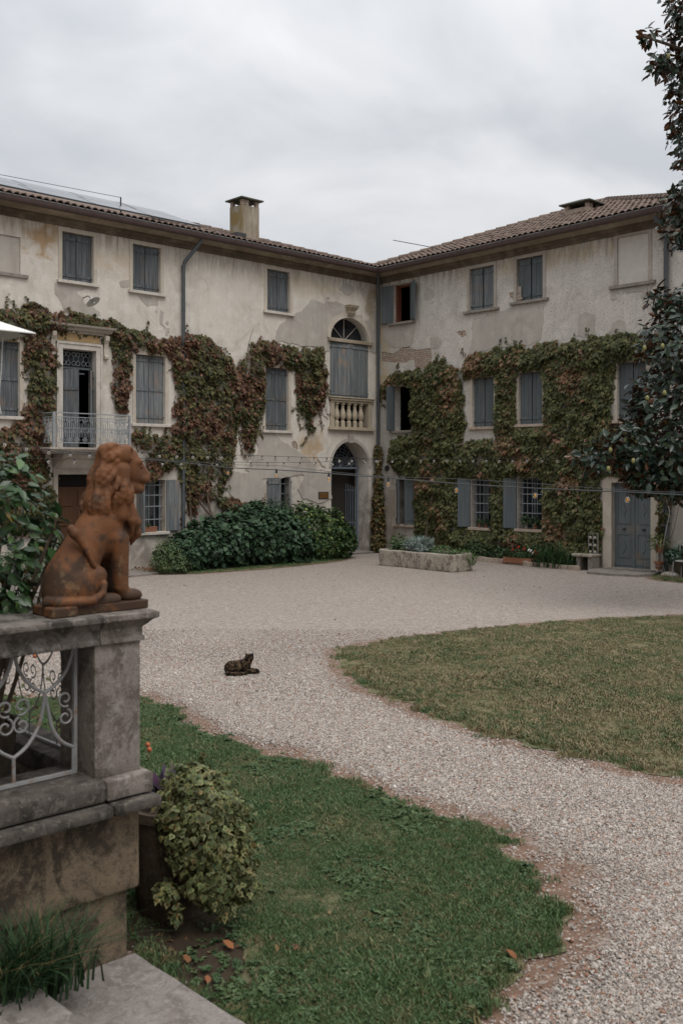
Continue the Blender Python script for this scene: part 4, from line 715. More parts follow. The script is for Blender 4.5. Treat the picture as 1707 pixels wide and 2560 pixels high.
# brown wooden door under the balcony
s0, s1, z0, z1 = WDR; m = MB(); m.fbox(WL, s0-.12, s0, -.02, .05, 0, z1+.14); m.fbox(WL, s1, s1+.12, -.02, .05, 0, z1+.14); m.fbox(WL, s0, s1, -.02, .049, z1, z1+.14); m.build('door_surround', 'surround_grey', vl)
m = MB(); m.fbox(WL, s0, s1, -.22, -.17, 2.16, 2.22); m.fbox(WL, s0+.02, s1-.02, -.22, -.19, z0, 2.16); wd_ = m.build('wooden_door', 'brown_wood', vl)
m = MB(); m.fbox(WL, s0, s1, -.27, -.25, 2.22, z1); m.build('pane', 'black_void', wd_)
for i in range(2):
    for j in range(4):
        a = s0+.1+i*.56; zz = z0+.12+j*.5; m = MB(); m.fbox(WL, a, a+.42, -.19, -.165, zz, zz+.42); p_ = m.build('door_panel', 'brown_wood', wd_, bevel=.02)
# blue double door of the wing on the right
s0, s1, z0, z1 = BLD; m = MB(); m.fbox(WR, 8.36, s0, -.02, .06, .0, 2.48); m.fbox(WR, s1, 9.97, -.02, .06, .0, 2.48); m.fbox(WR, s0, s1, -.02, .058, z1, 2.48); m.build('door_surround', 'surround_plaster', vr, bevel=.006)
for i, (a, b_) in enumerate(((s0+.005, s0+.555), (s0+.575, s1-.005))):
    m = MB(); m.fbox(WR, a, b_, -.15, -.11, z0, z1); lf = m.build('door_leaf', 'door_blue', vr)
    for zz0, zz1, o in ((.16, .20, -.096), (.36, .99, -.1), (1.24, 2.2, -.1)):
        m = MB(); w_ = .11 if zz1-zz0 > .1 else .02
        if zz1-zz0 > .1:
            m.fbox(WR, a+w_-.03, b_-w_+.03, -.112, -.094, zz0, zz0+.03); m.fbox(WR, a+w_-.03, b_-w_+.03, -.112, -.094, zz1-.03, zz1); m.fbox(WR, a+w_-.03, a+w_, -.112, -.0945, zz0+.03, zz1-.03); m.fbox(WR, b_-w_, b_-w_+.03, -.112, -.0945, zz0+.03, zz1-.03)
        else: m.fbox(WR, a, b_, -.112, -.092, zz0, zz1)
        m.build('moulding', 'door_blue', lf)
    c_ = (a+b_)/2
    for zz, fl_ in ((.62, 1), (1.62, -1)):
        b = MB(); b.tube([WR(c_-.02, -.108, zz-.16*fl_), WR(c_+.07*1, -.108, zz), WR(c_+.0, -.108, zz+.18*fl_)], .006, 4); b.build('inlay', 'iron_dark', lf)
    b = MB(); b.sphere(WR(c_, -.075, 1.11), (.03, .045, .022), 8, 6); b.fbox(WR, c_-.05, c_+.05, -.112, -.1, 1.09, 1.13); b.build('door_knob', 'iron_dark', lf, smooth=True)
m = MB(); m.fbox(WR, s0+.54, s0+.60, -.108, -.085, z0, z1); m.build('cover_strip', 'door_blue', vr)
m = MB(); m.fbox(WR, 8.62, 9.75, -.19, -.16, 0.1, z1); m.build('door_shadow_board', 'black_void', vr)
# cornice, gutters, downpipes
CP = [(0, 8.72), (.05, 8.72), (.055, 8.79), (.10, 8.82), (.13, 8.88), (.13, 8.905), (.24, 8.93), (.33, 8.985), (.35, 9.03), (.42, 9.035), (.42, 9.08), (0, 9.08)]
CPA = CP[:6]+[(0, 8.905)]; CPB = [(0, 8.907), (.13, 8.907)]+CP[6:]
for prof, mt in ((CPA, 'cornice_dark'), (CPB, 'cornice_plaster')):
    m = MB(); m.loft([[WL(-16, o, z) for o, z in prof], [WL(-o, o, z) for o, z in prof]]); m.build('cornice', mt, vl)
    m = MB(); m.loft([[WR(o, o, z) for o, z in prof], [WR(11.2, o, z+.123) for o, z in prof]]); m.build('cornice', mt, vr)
GP_ = [(.50+.078*math.cos(a), 9.09+.15*math.sin(a)) for a in np.linspace(math.pi, 2*math.pi, 9)]+[(.565, 9.085), (.50, 9.0), (.435, 9.085)]
for W, a, b_, par in ((WL, -16, 0, vl), (WR, 0, 11.25, vr)):
    m = MB(); m.loft([[W(a if W is WL else o, o, z) for o, z in GP_], [W(-o if W is WL else b_, o, z+(0 if W is WL else .124)) for o, z in GP_]]); gt = m.build('gutter', 'gutter_brown', par, smooth=True)
    m = MB(); m.tube([W(-16, .578, 9.093), W(-.578, .578, 9.093)] if W is WL else [W(.578, .578, 9.093), W(11.25, .578, 9.217)], .012, 6); m.build('gutter_bead', 'gutter_bead', gt)
def pipe(pts, r, par, mat='pipe_dark', clamps=()):
    m = MB(); m.tube(pts, r, 10); p = m.build('downpipe', mat, par, smooth=True)
    for (x, y, z) in clamps: m = MB(); m.tube([(x, y, z-.03), (x, y, z+.03)], r+.008, 10); m.build('pipe_clamp', mat, p, smooth=True)
pipe([WL(-7.30, .46, 9.0), WL(-7.35, .40, 8.86), WL(-7.66, .12, 8.32), WL(-7.68, .09, 8.2), WL(-7.68, .09, .0)], .05, vl, clamps=[WL(-7.68, .09, z) for z in (8.2, 7.0)])
pipe([(-.46, -.46, 9.02), (-.40, -.40, 8.9), (-.17, -.17, 8.66), (-.13, -.13, 8.55), (-.13, -.13, .0)], .05, vl, clamps=[(-.13, -.13, z) for z in (8.4, 6.4, 4.5)])
pipe([WR(10.1, .46, 9.0), WR(10.1, .38, 8.86), WR(10.2, .14, 8.55), WR(10.2, .10, 8.4), WR(10.2, .10, 1.0), WR(10.2, .12, .0)], .06, vr, clamps=[WR(10.2, .1, z) for z in (8.2, 7.0)])

# roofs
def tile_mesh(name, L=.44, r0=.095, r1=.075):
    V = []; F = []; n = 6
    for j, (y, r) in enumerate(((0, r0), (L, r1))):
        for i in range(n+1): a = math.pi*i/n; V.append((r*math.cos(a), y, r*.8*math.sin(a)))
    for i in range(n+1): a = math.pi*i/n; V.append(((r0-.016)*math.cos(a), .0, (r0*.8-.016)*math.sin(a)))
    F += [(i, i+1, n+2+i, n+1+i) for i in range(n)]+[(i, 2*n+2+i, 2*n+3+i, i+1) for i in range(n)]
    me = bpy.data.meshes.new(name); me.from_pydata(V, [], F); me.materials.append(MATS['roof_tile']); return me
TM = tile_mesh('roof_tile')
def tiles(slots, parent, nobj):
    """slots: (location, euler); the first nobj become parts, the rest one joined part"""
    for (l, e) in slots[:nobj]:
        o = bpy.data.objects.new('roof_tile', TM); link(o, parent, l); o.rotation_euler = e
    V0 = np.array([v.co for v in TM.vertices]); F0 = [tuple(p.vertices) for p in TM.polygons]; m = MB()
    from mathutils import Euler
    for (l, e) in slots[nobj:]:
        Mx = np.array(Euler(e).to_matrix()); m.add(V0@Mx.T+np.array(l), F0)
    if m.V: m.build('roof_tiles', 'roof_tile', parent, kind='stuff')
SL = R(18.5); SR = R(22); tl, tr = math.tan(SL), math.tan(SR)
m = MB(); zr = 9.06+6.12*tl; m.add([(-16.2, -.52, 9.06), (-.2, -.52, 9.06), (-6.32, 5.6, zr), (-16.2, 5.6, zr), (-.2, 11.72, 9.06), (-16.2, 11.72, 9.06)], [(0, 1, 2, 3), (1, 4, 2), (3, 2, 4, 5), (0, 3, 5), (0, 5, 4, 1)]); rl = m.build('roof', 'roof_tile', vl)
for i in range(23):
    d = Vector((-6.12, 6.12, zr-9.06)); L = d.length; o = bpy.data.objects.new('hip_tile', TM); link(o, rl, Vector((-.2, -.55, 9.13))+d*(i/23)); o.rotation_euler = (math.asin(d.z/L)-.03, 0, math.atan2(-d.x, d.y)); o.scale = (1.3, 1., 1.)
slots = []
for r_ in range(2):
    for i in range(83): slots.append(((-15.9+i*.187+rnd.uniform(-.012, .012), -.60+r_*.33, 9.115+(-.08+r_*.33)*tl+rnd.uniform(0, .012)), (SL-.04, rnd.uniform(-.03, .03), rnd.uniform(-.03, .03))))
for r_ in range(2, 14):
    for i in range(86):
        x = -15.9+i*.187
        if -6.6 < x < -.25-r_*.33: slots.append(((x+rnd.uniform(-.012, .012), -.60+r_*.33, 9.115+(-.08+r_*.33)*tl+rnd.uniform(0, .012)), (SL-.04, rnd.uniform(-.03, .03), rnd.uniform(-.03, .03))))
tiles(slots, rl, 166)
AX, AY, AZ = 5.0, -5.35, 9.06+5.5*tr; y0, y1 = .45, -11.15
m = MB(); m.add([(-.52, y0, 9.06), (-.52, y1, 9.183), (AX, AY, AZ), (10.5, y0, 9.06), (10.5, y1, 9.183)], [(0, 2, 1), (0, 3, 2), (3, 4, 2), (4, 1, 2), (0, 1, 4, 3)]); rr_ = m.build('roof', 'roof_tile', vr)
slots = []
for r_ in range(17):
    x = -.60+r_*.335; zz = 9.115+(x+.52)*tr; f = (x+.52)/(AX+.52); ya, yb = y0+(AY-y0)*f, y1+(AY-y1)*f
    k = int((ya-yb)/.187)
    for i in range(k): slots.append(((x+rnd.uniform(-.012, .012), yb+.09+i*.187, zz+rnd.uniform(0, .012)+.011*max(0, -(yb+.09+i*.187))*(1-f)), (SR-.04, rnd.uniform(-.03, .03), R(-90)+rnd.uniform(-.03, .03))))
slots.sort(key=lambda s: (s[0][0]+23.3)**2+(s[0][1]+22.7)**2); tiles(slots, rr_, 296)
for (ex, ey) in ((-.55, y0), (-.55, y1)):
    ez = 0 if ey == y0 else .12; d = Vector((AX-ex, AY-ey, AZ-9.08-ez)); L = d.length; yaw = math.atan2(-d.x, d.y); pit = math.asin(d.z/L); k = int(L/.36)
    for i in range(k):
        p = Vector((ex, ey, 9.16+ez))+d*(i/k); o = bpy.data.objects.new('hip_tile', TM); link(o, rr_, p); o.rotation_euler = (pit-.03, 0, yaw); o.scale = (1.6, 1.0, 1.5)
# solar panels on the wing on the left
pn = MB(); 
sx, sy = 1.62, 1.0
for r_ in range(2):
    for i in range(6):
        x0 = -7.0-(i+1)*(sx+.02)+(r_*.25); ya = .02+r_*(sy+.02)*math.cos(SL); yb = ya+sy*math.cos(SL); za = 9.40+ya*.395; zb = 9.40+yb*.395
        if r_ == 1 and i == 0: x0 -= .25
        m = MB(); m.add([(x0, ya, za), (x0+sx, ya, za), (x0+sx, yb, zb), (x0, yb, zb), (x0, ya, za+.04), (x0+sx, ya, za+.04), (x0+sx, yb, zb+.04), (x0, yb, zb+.04)], [(0, 3, 2, 1), (0, 1, 5, 4), (1, 2, 6, 5), (2, 3, 7, 6), (3, 0, 4, 7), (4, 5, 6, 7)]); pn_ = m.build('solar_panel', 'panel_frame', vl)
        m = MB(); e = .015; m.add([(x0+e, ya+e, za+.044+e*tl), (x0+sx-e, ya+e, za+.044+e*tl), (x0+sx-e, yb-e, zb+.044-e*tl), (x0+e, yb-e, zb+.044-e*tl)], [(0, 1, 2, 3)]); m.build('pane', 'panel_glass', pn_)
m = MB(); m.tube([(-15.5, 1.0, 9.93), (-12.39, 1.0, 9.98), (-8.98, 1.0, 10.06)], .008, 5); m.tube([(-8.97, 1.0, 9.6), (-8.97, 1.0, 10.07)], .02, 6); m.build('lightning_wire', 'iron_dark', vl)
# chimneys
def chimney(par, x0, x1, y0, y1, z0, z1, cap, mat, ov):
    m = MB(); m.box(x0, x1, y0, y1, z0, z1); ch = m.build('chimney', mat, par, bevel=.01, seg=1); pw = .13
    cols = [(x0, y0), (x1-pw, y0), (x0, y1-pw), (x1-pw, y1-pw)]
    if x1-x0 > .55: cols.append(((x0+x1)/2-pw*1.4, y0))
    for (a, b_) in cols: m = MB(); m.box(a+.01, a+pw, b_+.01, b_+pw, z1, z1+cap); m.build('cap_pier', 'brick', ch, bevel=.015, seg=1)
    cx, cy = (x0+x1)/2, (y0+y1)/2; m = MB(); a, b_ = x1-cx+ov, y1-cy+ov; zz = z1+cap; m.add([(cx-a, cy-b_, zz), (cx+a, cy-b_, zz), (cx+a, cy+b_, zz), (cx-a, cy+b_, zz), (cx-a, cy-b_, zz+.04), (cx+a, cy-b_, zz+.04), (cx+a, cy+b_, zz+.04), (cx-a, cy+b_, zz+.04), (cx-a*.25, cy, zz+.04+.13), (cx+a*.25, cy, zz+.17)], [(0, 3, 2, 1), (0, 1, 5, 4), (1, 2, 6, 5), (2, 3, 7, 6), (3, 0, 4, 7), (4, 5, 9, 8), (5, 6, 9), (6, 7, 8, 9), (7, 4, 8)]); m.build('chimney_cap', 'cap_concrete', ch, bevel=.012)
chimney(vl, -5.40, -4.76, .25, .85, 9.2, 10.40, .17, 'chimney_plaster', .10)
m = MB(); m.box(-5.75, -5.40, .05, .9, 9.3, 9.50); m.build('chimney_flashing', 'iron_dark', vl)
chimney(vr, 2.1, 2.75, -6.55, -5.75, 9.6, 10.42, .13, 'brick', .14)
m = MB(); m.tube([(.5, -.2, 10.22), (.5, -2.05, 9.66)], .013, 6); m.build('antenna', 'iron_dark', vr)
# dish lamp on the wall, name board by the gateway, meter box
m = MB(); m.tube([WL(-10.66, 0, 7.0), WL(-10.66, .25, 7.02), WL(-10.62, .38, 6.92)], .012, 6); lamp = thing('wall_lamp', WL(-10.66, 0, 6.8), 'white enamel dish lamp on the wall above the balcony', 'wall lamp'); m.build('arm', 'iron_dark', lamp)
m = MB(); c_ = Vector(WL(-10.60, .40, 6.86)); ax = Vector((.25, -.55, -.8)).normalized(); q_ = Vector((0, 0, 1)).rotation_difference(ax)
pr2 = [(.02, -.12), (.05, -.11), (.06, -.06), (.1, -.03), (.19, .0), (.185, .004), (.1, -.022), (.02, -.04)]
tmp = MB(); tmp.lathe(pr2, (0, 0, 0), 20, cap=False); m.add([tuple(c_+q_@Vector(v)) for v in tmp.V], tmp.F); m.build('lamp_shade', 'enamel', lamp, smooth=True)
m = MB(); m.sphere(tuple(c_+ax*.03), .04, 10, 7); m.build('bulb', 'enamel', lamp, smooth='all')
sg = thing('name_board', WL(-2.45, .03, 1.79), 'small brown board in black frame hung beside the archway', 'sign')
m = MB(); m.fbox(WL, -2.66, -2.24, .008, .04, 1.77, 1.985); m.build('frame', 'iron_dark', sg); m = MB(); m.fbox(WL, -2.63, -2.27, .04, .046, 1.80, 1.955); m.build('board', 'board_wood', sg)
for i in range(9): m = MB(); a = -2.60+i*.036; m.fbox(WL, a, a+.012, .046, .05, 1.84, 1.925); m.build('letter_stroke', 'brown_wood', sg)
m = MB(); m.tube([WL(-2.60, .02, 1.985), WL(-2.47, .012, 2.12), WL(-2.32, .02, 1.985)], .006, 5); m.build('cord', 'iron_dark', sg)
m = MB(); m.fbox(WR, 9.98, 10.10, .002, .06, 1.35, 1.46); tag(m.build('doorbell_box', 'iron_dark'), 'small dark bell box right of the blue door', 'doorbell')
m = MB(); m.tube([WR(.42, .0, 2.72), WR(.42, .05, 2.72)], .09, 14); tag(m.build('wall_plate', 'iron_dark'), 'round dark plate on the wall beside the corner', 'wall plate')

# the terrace's house, unseen, added to block sky and darken the left foreground
mh = thing('sky_blocking_house', (-30, -22, 0), 'unseen plastered house added behind the terrace to block sky light', 'building')
def WH(s, o, z): return (-26.6+o, s, z)
HW = [(a, a+.95, z0, z0+h_) for z0, h_ in ((1.9, 1.7), (5.2, 1.8), (8.3, 1.2)) for a in (-33.5, -29.5, -21.5, -17.5, -13.5)]; HD = (-25.9, -24.5, .9, 3.4)
wall(WH, [(-36, 0), (-10, 0), (-10, 10.4), (-36, 10.4)], [(rect(*q), .3) for q in HW+[HD]], 'plaster_right', mh)
for q in HW: closed(WH, mh, q, 'shutter_blue', 'sill_stone', 'surround_plaster', 3)
m = MB(); m.fbox(WH, HD[0], HD[1], -.2, -.15, HD[2], HD[3]); m.build('door', 'brown_wood', mh)
m = MB(); m.box(-38, -26.9, -36, -35.8, 0, 10.4); m.box(-38, -26.9, -10.2, -10, 0, 10.4); m.box(-38.2, -38, -36, -10, 0, 10.4); m.build('side_wall', 'plaster_right', mh)
m = MB(); m.add([(-38.8, -36.6, 10.4), (-26., -36.6, 10.4), (-26., -9.4, 10.4), (-38.8, -9.4, 10.4), (-32.4, -30.2, 12.8), (-32.4, -15.8, 12.8)], [(0, 3, 2, 1), (0, 1, 4), (1, 2, 5, 4), (2, 3, 5), (3, 0, 4, 5)]); m.build('roof', 'roof_tile', mh)

# ------------------------------------------------------------ terrace, steps and balustrade in the foreground
m = MB(); m.box(-27, -20.75, -17.88, -11, .0, .9); tag(m.build('terrace', 'terrace_floor', kind='structure'), 'raised stone terrace behind the iron balustrade', 'terrace')
tw = thing('terrace_balustrade', (-21.6, -18.05, 0), 'weathered stone terrace wall with corner pillar and curled iron railing', 'balustrade')
XL = -23.6
def block(name, x0, x1, y0, y1, z0, z1, mat, bev=.012, par=None, wob=.004): m = MB(); m.box(x0, x1, y0, y1, z0, z1); return m.build(name, mat, par or tw, smooth=True, bevel=bev, wob=wob)
block('base_block', XL, -21.42, -18.185, -17.9, 0, .425, 'base_stone'); block('base_block', -21.415, -20.505, -18.18, -17.9, 0, .425, 'base_stone', .02)
block('wall_block', XL, -21.72, -18.222, -17.89, .427, .865, 'base_stone'); block('wall_block', -21.715, -20.458, -18.22, -17.89, .427, .865, 'base_stone', .018)
block('string_course', XL, -20.675, -18.33, -17.82, .868, .925, 'dark_stone'); block('string_course', -20.67, -20.395, -18.335, -17.82, .866, .923, 'dark_stone', .014)
def course(x0, x1, mat, name, ch):
    P = [(-18.27, .935), (-18.27, 1.045-ch), (-18.27+ch, 1.045), (-17.86, 1.045), (-17.86, .935)]; m = MB(); m.loft([[(x, y, z) for y, z in P] for x in (x0, x1)]); return m.build(name, mat, tw, smooth=True, bevel=.01, wob=.003)
course(XL, -20.685, 'dark_stone', 'plinth_course', .03); block('pillar_base', -20.68, -20.41, -18.275, -17.86, .932, 1.035, 'balustrade_stone', .012)
block('pillar', -20.712, -20.443, -18.2, -17.84, 1.035, 1.722, 'balustrade_stone', .006, wob=.002)
CAPP = [(.0, 1.715), (.018, 1.718), (.018, 1.742), (.008, 1.746), (.01, 1.79), (.028, 1.805), (.05, 1.83), (.066, 1.836), (.072, 1.84), (.072, 1.868), (.065, 1.872)]
def caprail(x0, x1, mat, end=False):
    m = MB(); rings = []
    for o, z in CAPP: e = o if end else 0; rings.append([(x0, -18.2-o, z), (x1+e, -18.2-o, z), (x1+e, -17.84+o, z), (x0, -17.84+o, z)])
    m.loft(rings); return m.build('cap_stone', mat, tw, smooth=True, bevel=.004, wob=.003)
caprail(XL, -20.69, 'cap_stone_mat'); caprail(-20.686, -20.443, 'balustrade_stone', True)
# iron panel between the stones (repeats of one ogee lattice)
YR = -18.06
def flat(pts, r=.010): return spline([(x, YR, z) for x, z in pts], 6), r
def rail_unit(x0, sgn, m):
    """half a bay: centre stem at x0, next node half a pitch away"""
    h = .165*sgn
    for pts in ([(x0, 1.05), (x0, 1.19)], [(x0, 1.19), (x0+h*.42, 1.235), (x0+h*.75, 1.31), (x0+h*.93, 1.40), (x0+h, 1.49)], [(x0+h, 1.49), (x0+h*.7, 1.515), (x0+h*.35, 1.57), (x0+h*.1, 1.65), (x0+h*.02, 1.74)],):
        p, r = flat(pts); m.tube(p, .0095, 6)
def curl(cx, cz, r, st, sg, m):
    pts = [(cx+sg*rr*math.cos(a), YR, cz+rr*math.sin(a)) for a, rr in ((st+t*7.2, r*(1-.68*t)) for t in np.linspace(0, 1, 26))]; m.tube(pts, .0058, 5)
def panel(x0, par):
    """one bay, centre stem at x0"""
    m = MB()
    for sg in (1, -1): rail_unit(x0, sg, m)
    f = m.build('lattice', 'iron_white', par, smooth=True)
    for sg in (1, -1):
        for cz, st in ((1.44, 4.3), (1.345, 1.9)): q = MB(); curl(x0+sg*.042, cz, .045, st, sg, q); q.build('curl', 'iron_white', par, smooth=True)
    return f
rail = MB(); rail.box(XL, -20.74, YR-.012, YR+.012, 1.05, 1.066); rl_ = rail.build('bottom_rail', 'iron_white', tw)
q = MB(); q.box(-20.756, -20.738, YR-.012, YR+.012, 1.066, 1.72); q.build('rail_post', 'iron_white', tw)
for i in range(8): panel(-21.078-.33*i, tw)
m = MB(); p, r = flat([(-20.913, 1.49), (-20.895, 1.40), (-20.87, 1.30), (-20.82, 1.225), (-20.755, 1.185)]); m.tube(p, .0095, 6); m.tube([(-20.755, YR, 1.185), (-20.755, YR, 1.066)], .0095, 6); m.build('lattice', 'iron_white', tw, smooth=True)
m = MB(); p, r = flat([(-20.913, 1.49), (-20.86, 1.515), (-20.80, 1.575), (-20.765, 1.65), (-20.752, 1.72)]); m.tube(p, .0095, 6); m.build('lattice', 'iron_white', tw, smooth=True)
for cz, st in ((1.44, 4.3), (1.345, 1.9)): q = MB(); curl(-20.80, cz, .042, st, -1, q); q.build('curl', 'iron_white', tw, smooth=True)
# the second run turns away from the pillar
t2 = thing('terrace_balustrade', (-20.58, -15., 0), 'far run of the terrace balustrade receding behind the lion pillar', 'balustrade')
def block2(name, x0, x1, y0, y1, z0, z1, mat): m = MB(); m.box(x0, x1, y0, y1, z0, z1); return m.build(name, mat, t2, smooth=True, bevel=.012)
block2('base_block', -20.74, -20.46, -17.885, -11., 0, .93, 'base_stone'); block2('plinth_course', -20.70, -20.43, -17.855, -11., .932, 1.05, 'dark_stone'); block2('cap_stone', -20.76, -20.38, -17.76, -11., 1.75, 1.868, 'balustrade_stone')
for yy in (-14.6, -11.2): block2('pillar', -20.71, -20.45, yy, yy+.27, 1.05, 1.75, 'balustrade_stone')
m = MB(); m.box(-20.59, -20.57, -17.85, -11., 1.05, 1.066); m.build('bottom_rail', 'iron_white', t2)
proto = None
for i in range(12):
    yc = -17.55+.33*i
    if -14.75 < yc < -14.2: continue
    YS = YR; m = MB()
    for sg in (1, -1): rail_unit(0, sg, m)
    for sg in (1, -1):
        for cz, st in ((1.44, 4.3), (1.345, 1.9)): curl(sg*.042, cz, .045, st, sg, m)
    n_ = MB(); n_.add([(-20.58, yc+x, z) for x, y, z in m.V], m.F)
    if proto is None: proto = n_.build('lattice', 'iron_white', t2, smooth=True); y_ref = yc
    else: clone(proto, (0, yc-y_ref, 0), t2)
# steps down from the terrace
st_ = thing('stone_steps', (-21.4, -19.6, 0), 'worn pale stone steps at the foot of the terrace wall', 'steps')
for i, (a, b_) in enumerate(((-21.16, -20.47), (-21.52, -21.14), (-21.88, -21.50), (-22.24, -21.86), (-22.6, -22.22))):
    z = .08+.16*i; P = rough_poly([(a, -23.4), (b_, -23.4), (b_, -18.19), (a, -18.19)], .012, .09, i); m = MB(); n = len(P)
    m.add([(x, y, max(0, z-.2)) for x, y in P]+[(x, y, z) for x, y in P], [tuple(range(n)), tuple(range(n, 2*n))]+[(k, (k+1) % n, n+(k+1) % n, n+k) for k in range(n)]); m.build('step', 'step_stone', st_, bevel=.012)
m = MB(); m.box(-27, -22.58, -27, -18.23, 0, .88); m.build('landing', 'step_stone', st_)

# ------------------------------------------------------------ sculpted forms: signed distance fields, meshed
def sd_cap(P, a, b, ra, rb):
    a = np.array(a, np.float32); b = np.array(b, np.float32); ab = b-a; t = np.clip(((P-a)@ab)/max(float(ab@ab), 1e-9), 0, 1); return np.linalg.norm(P-a-t[..., None]*ab, axis=-1)-(ra+(rb-ra)*t)
def sd_ell(P, c, r, rot=0.):
    q = P-np.array(c, np.float32)
    if rot:
        cs, sn = math.cos(rot), math.sin(rot); q = np.stack([q[..., 0]*cs+q[..., 2]*sn, q[..., 1], -q[..., 0]*sn+q[..., 2]*cs], -1)
    r = np.array(r, np.float32); k0 = np.linalg.norm(q/r, axis=-1); k1 = np.linalg.norm(q/(r*r), axis=-1); return k0*(k0-1)/np.maximum(k1, 1e-6)
def smin(a, b, k): h = np.maximum(k-np.abs(a-b), 0)/k; return np.minimum(a, b)-h*h*k*.25
def smax(a, b, k): return -smin(-a, -b, k)
def grid(lo, hi, h):
    ax = [np.arange(l, u+h, h, dtype=np.float32) for l, u in zip(lo, hi)]; return np.stack(np.meshgrid(*ax, indexing='ij'), -1)
def nets(D, P):
    """naive surface nets"""
    s = D < 0; c = [(i, j, k) for i in (0, 1) for j in (0, 1) for k in (0, 1)]; sh = tuple(n-1 for n in D.shape)
    def sub(A, o): return A[o[0]:o[0]+sh[0], o[1]:o[1]+sh[1], o[2]:o[2]+sh[2]]
    cnt = sum(sub(s, o).astype(np.int8) for o in c); act = (cnt > 0) & (cnt < 8); idx = -np.ones(sh, np.int64); ids = np.argwhere(act); idx[act] = np.arange(len(ids))
    acc = np.zeros((len(ids), 3)); num = np.zeros(len(ids)); I = ids.T
    for i, a in enumerate(c):
        for b in c[i+1:]:
            if sum(abs(x-y) for x, y in zip(a, b)) != 1: continue
            da = D[I[0]+a[0], I[1]+a[1], I[2]+a[2]]; db = D[I[0]+b[0], I[1]+b[1], I[2]+b[2]]; x = (da < 0) != (db < 0); t = np.where(x, da/np.where(x, da-db, 1), 0)[:, None]
            p = P[I[0]+a[0], I[1]+a[1], I[2]+a[2]]*(1-t)+P[I[0]+b[0], I[1]+b[1], I[2]+b[2]]*t; acc += np.where(x[:, None], p, 0); num += x
    V = acc/num[:, None]; F = []
    for ax in range(3):
        n = np.array(D.shape); sl0 = [slice(1, -1)]*3; sl0[ax] = slice(0, -1); sl1 = list(sl0); sl1[ax] = slice(1, None)
        a = s[tuple(sl0)]; b = s[tuple(sl1)]; E = np.argwhere(a != b); off = np.array([1, 1, 1]); off[ax] = 0; E = E+off; flip = s[E[:, 0], E[:, 1], E[:, 2]]
        u, v = [d for d in range(3) if d != ax]; du = np.eye(3, dtype=int)[u]; dv = np.eye(3, dtype=int)[v]
        q = [idx[tuple((E-o).T)] for o in (du+dv, dv, 0*du, du)]; Q = np.stack(q, 1); 
        if ax == 1: flip = ~flip
        Q[~flip] = Q[~flip][:, ::-1]; F.append(Q)
    F = np.concatenate(F); return V, F[(F >= 0).all(1)]

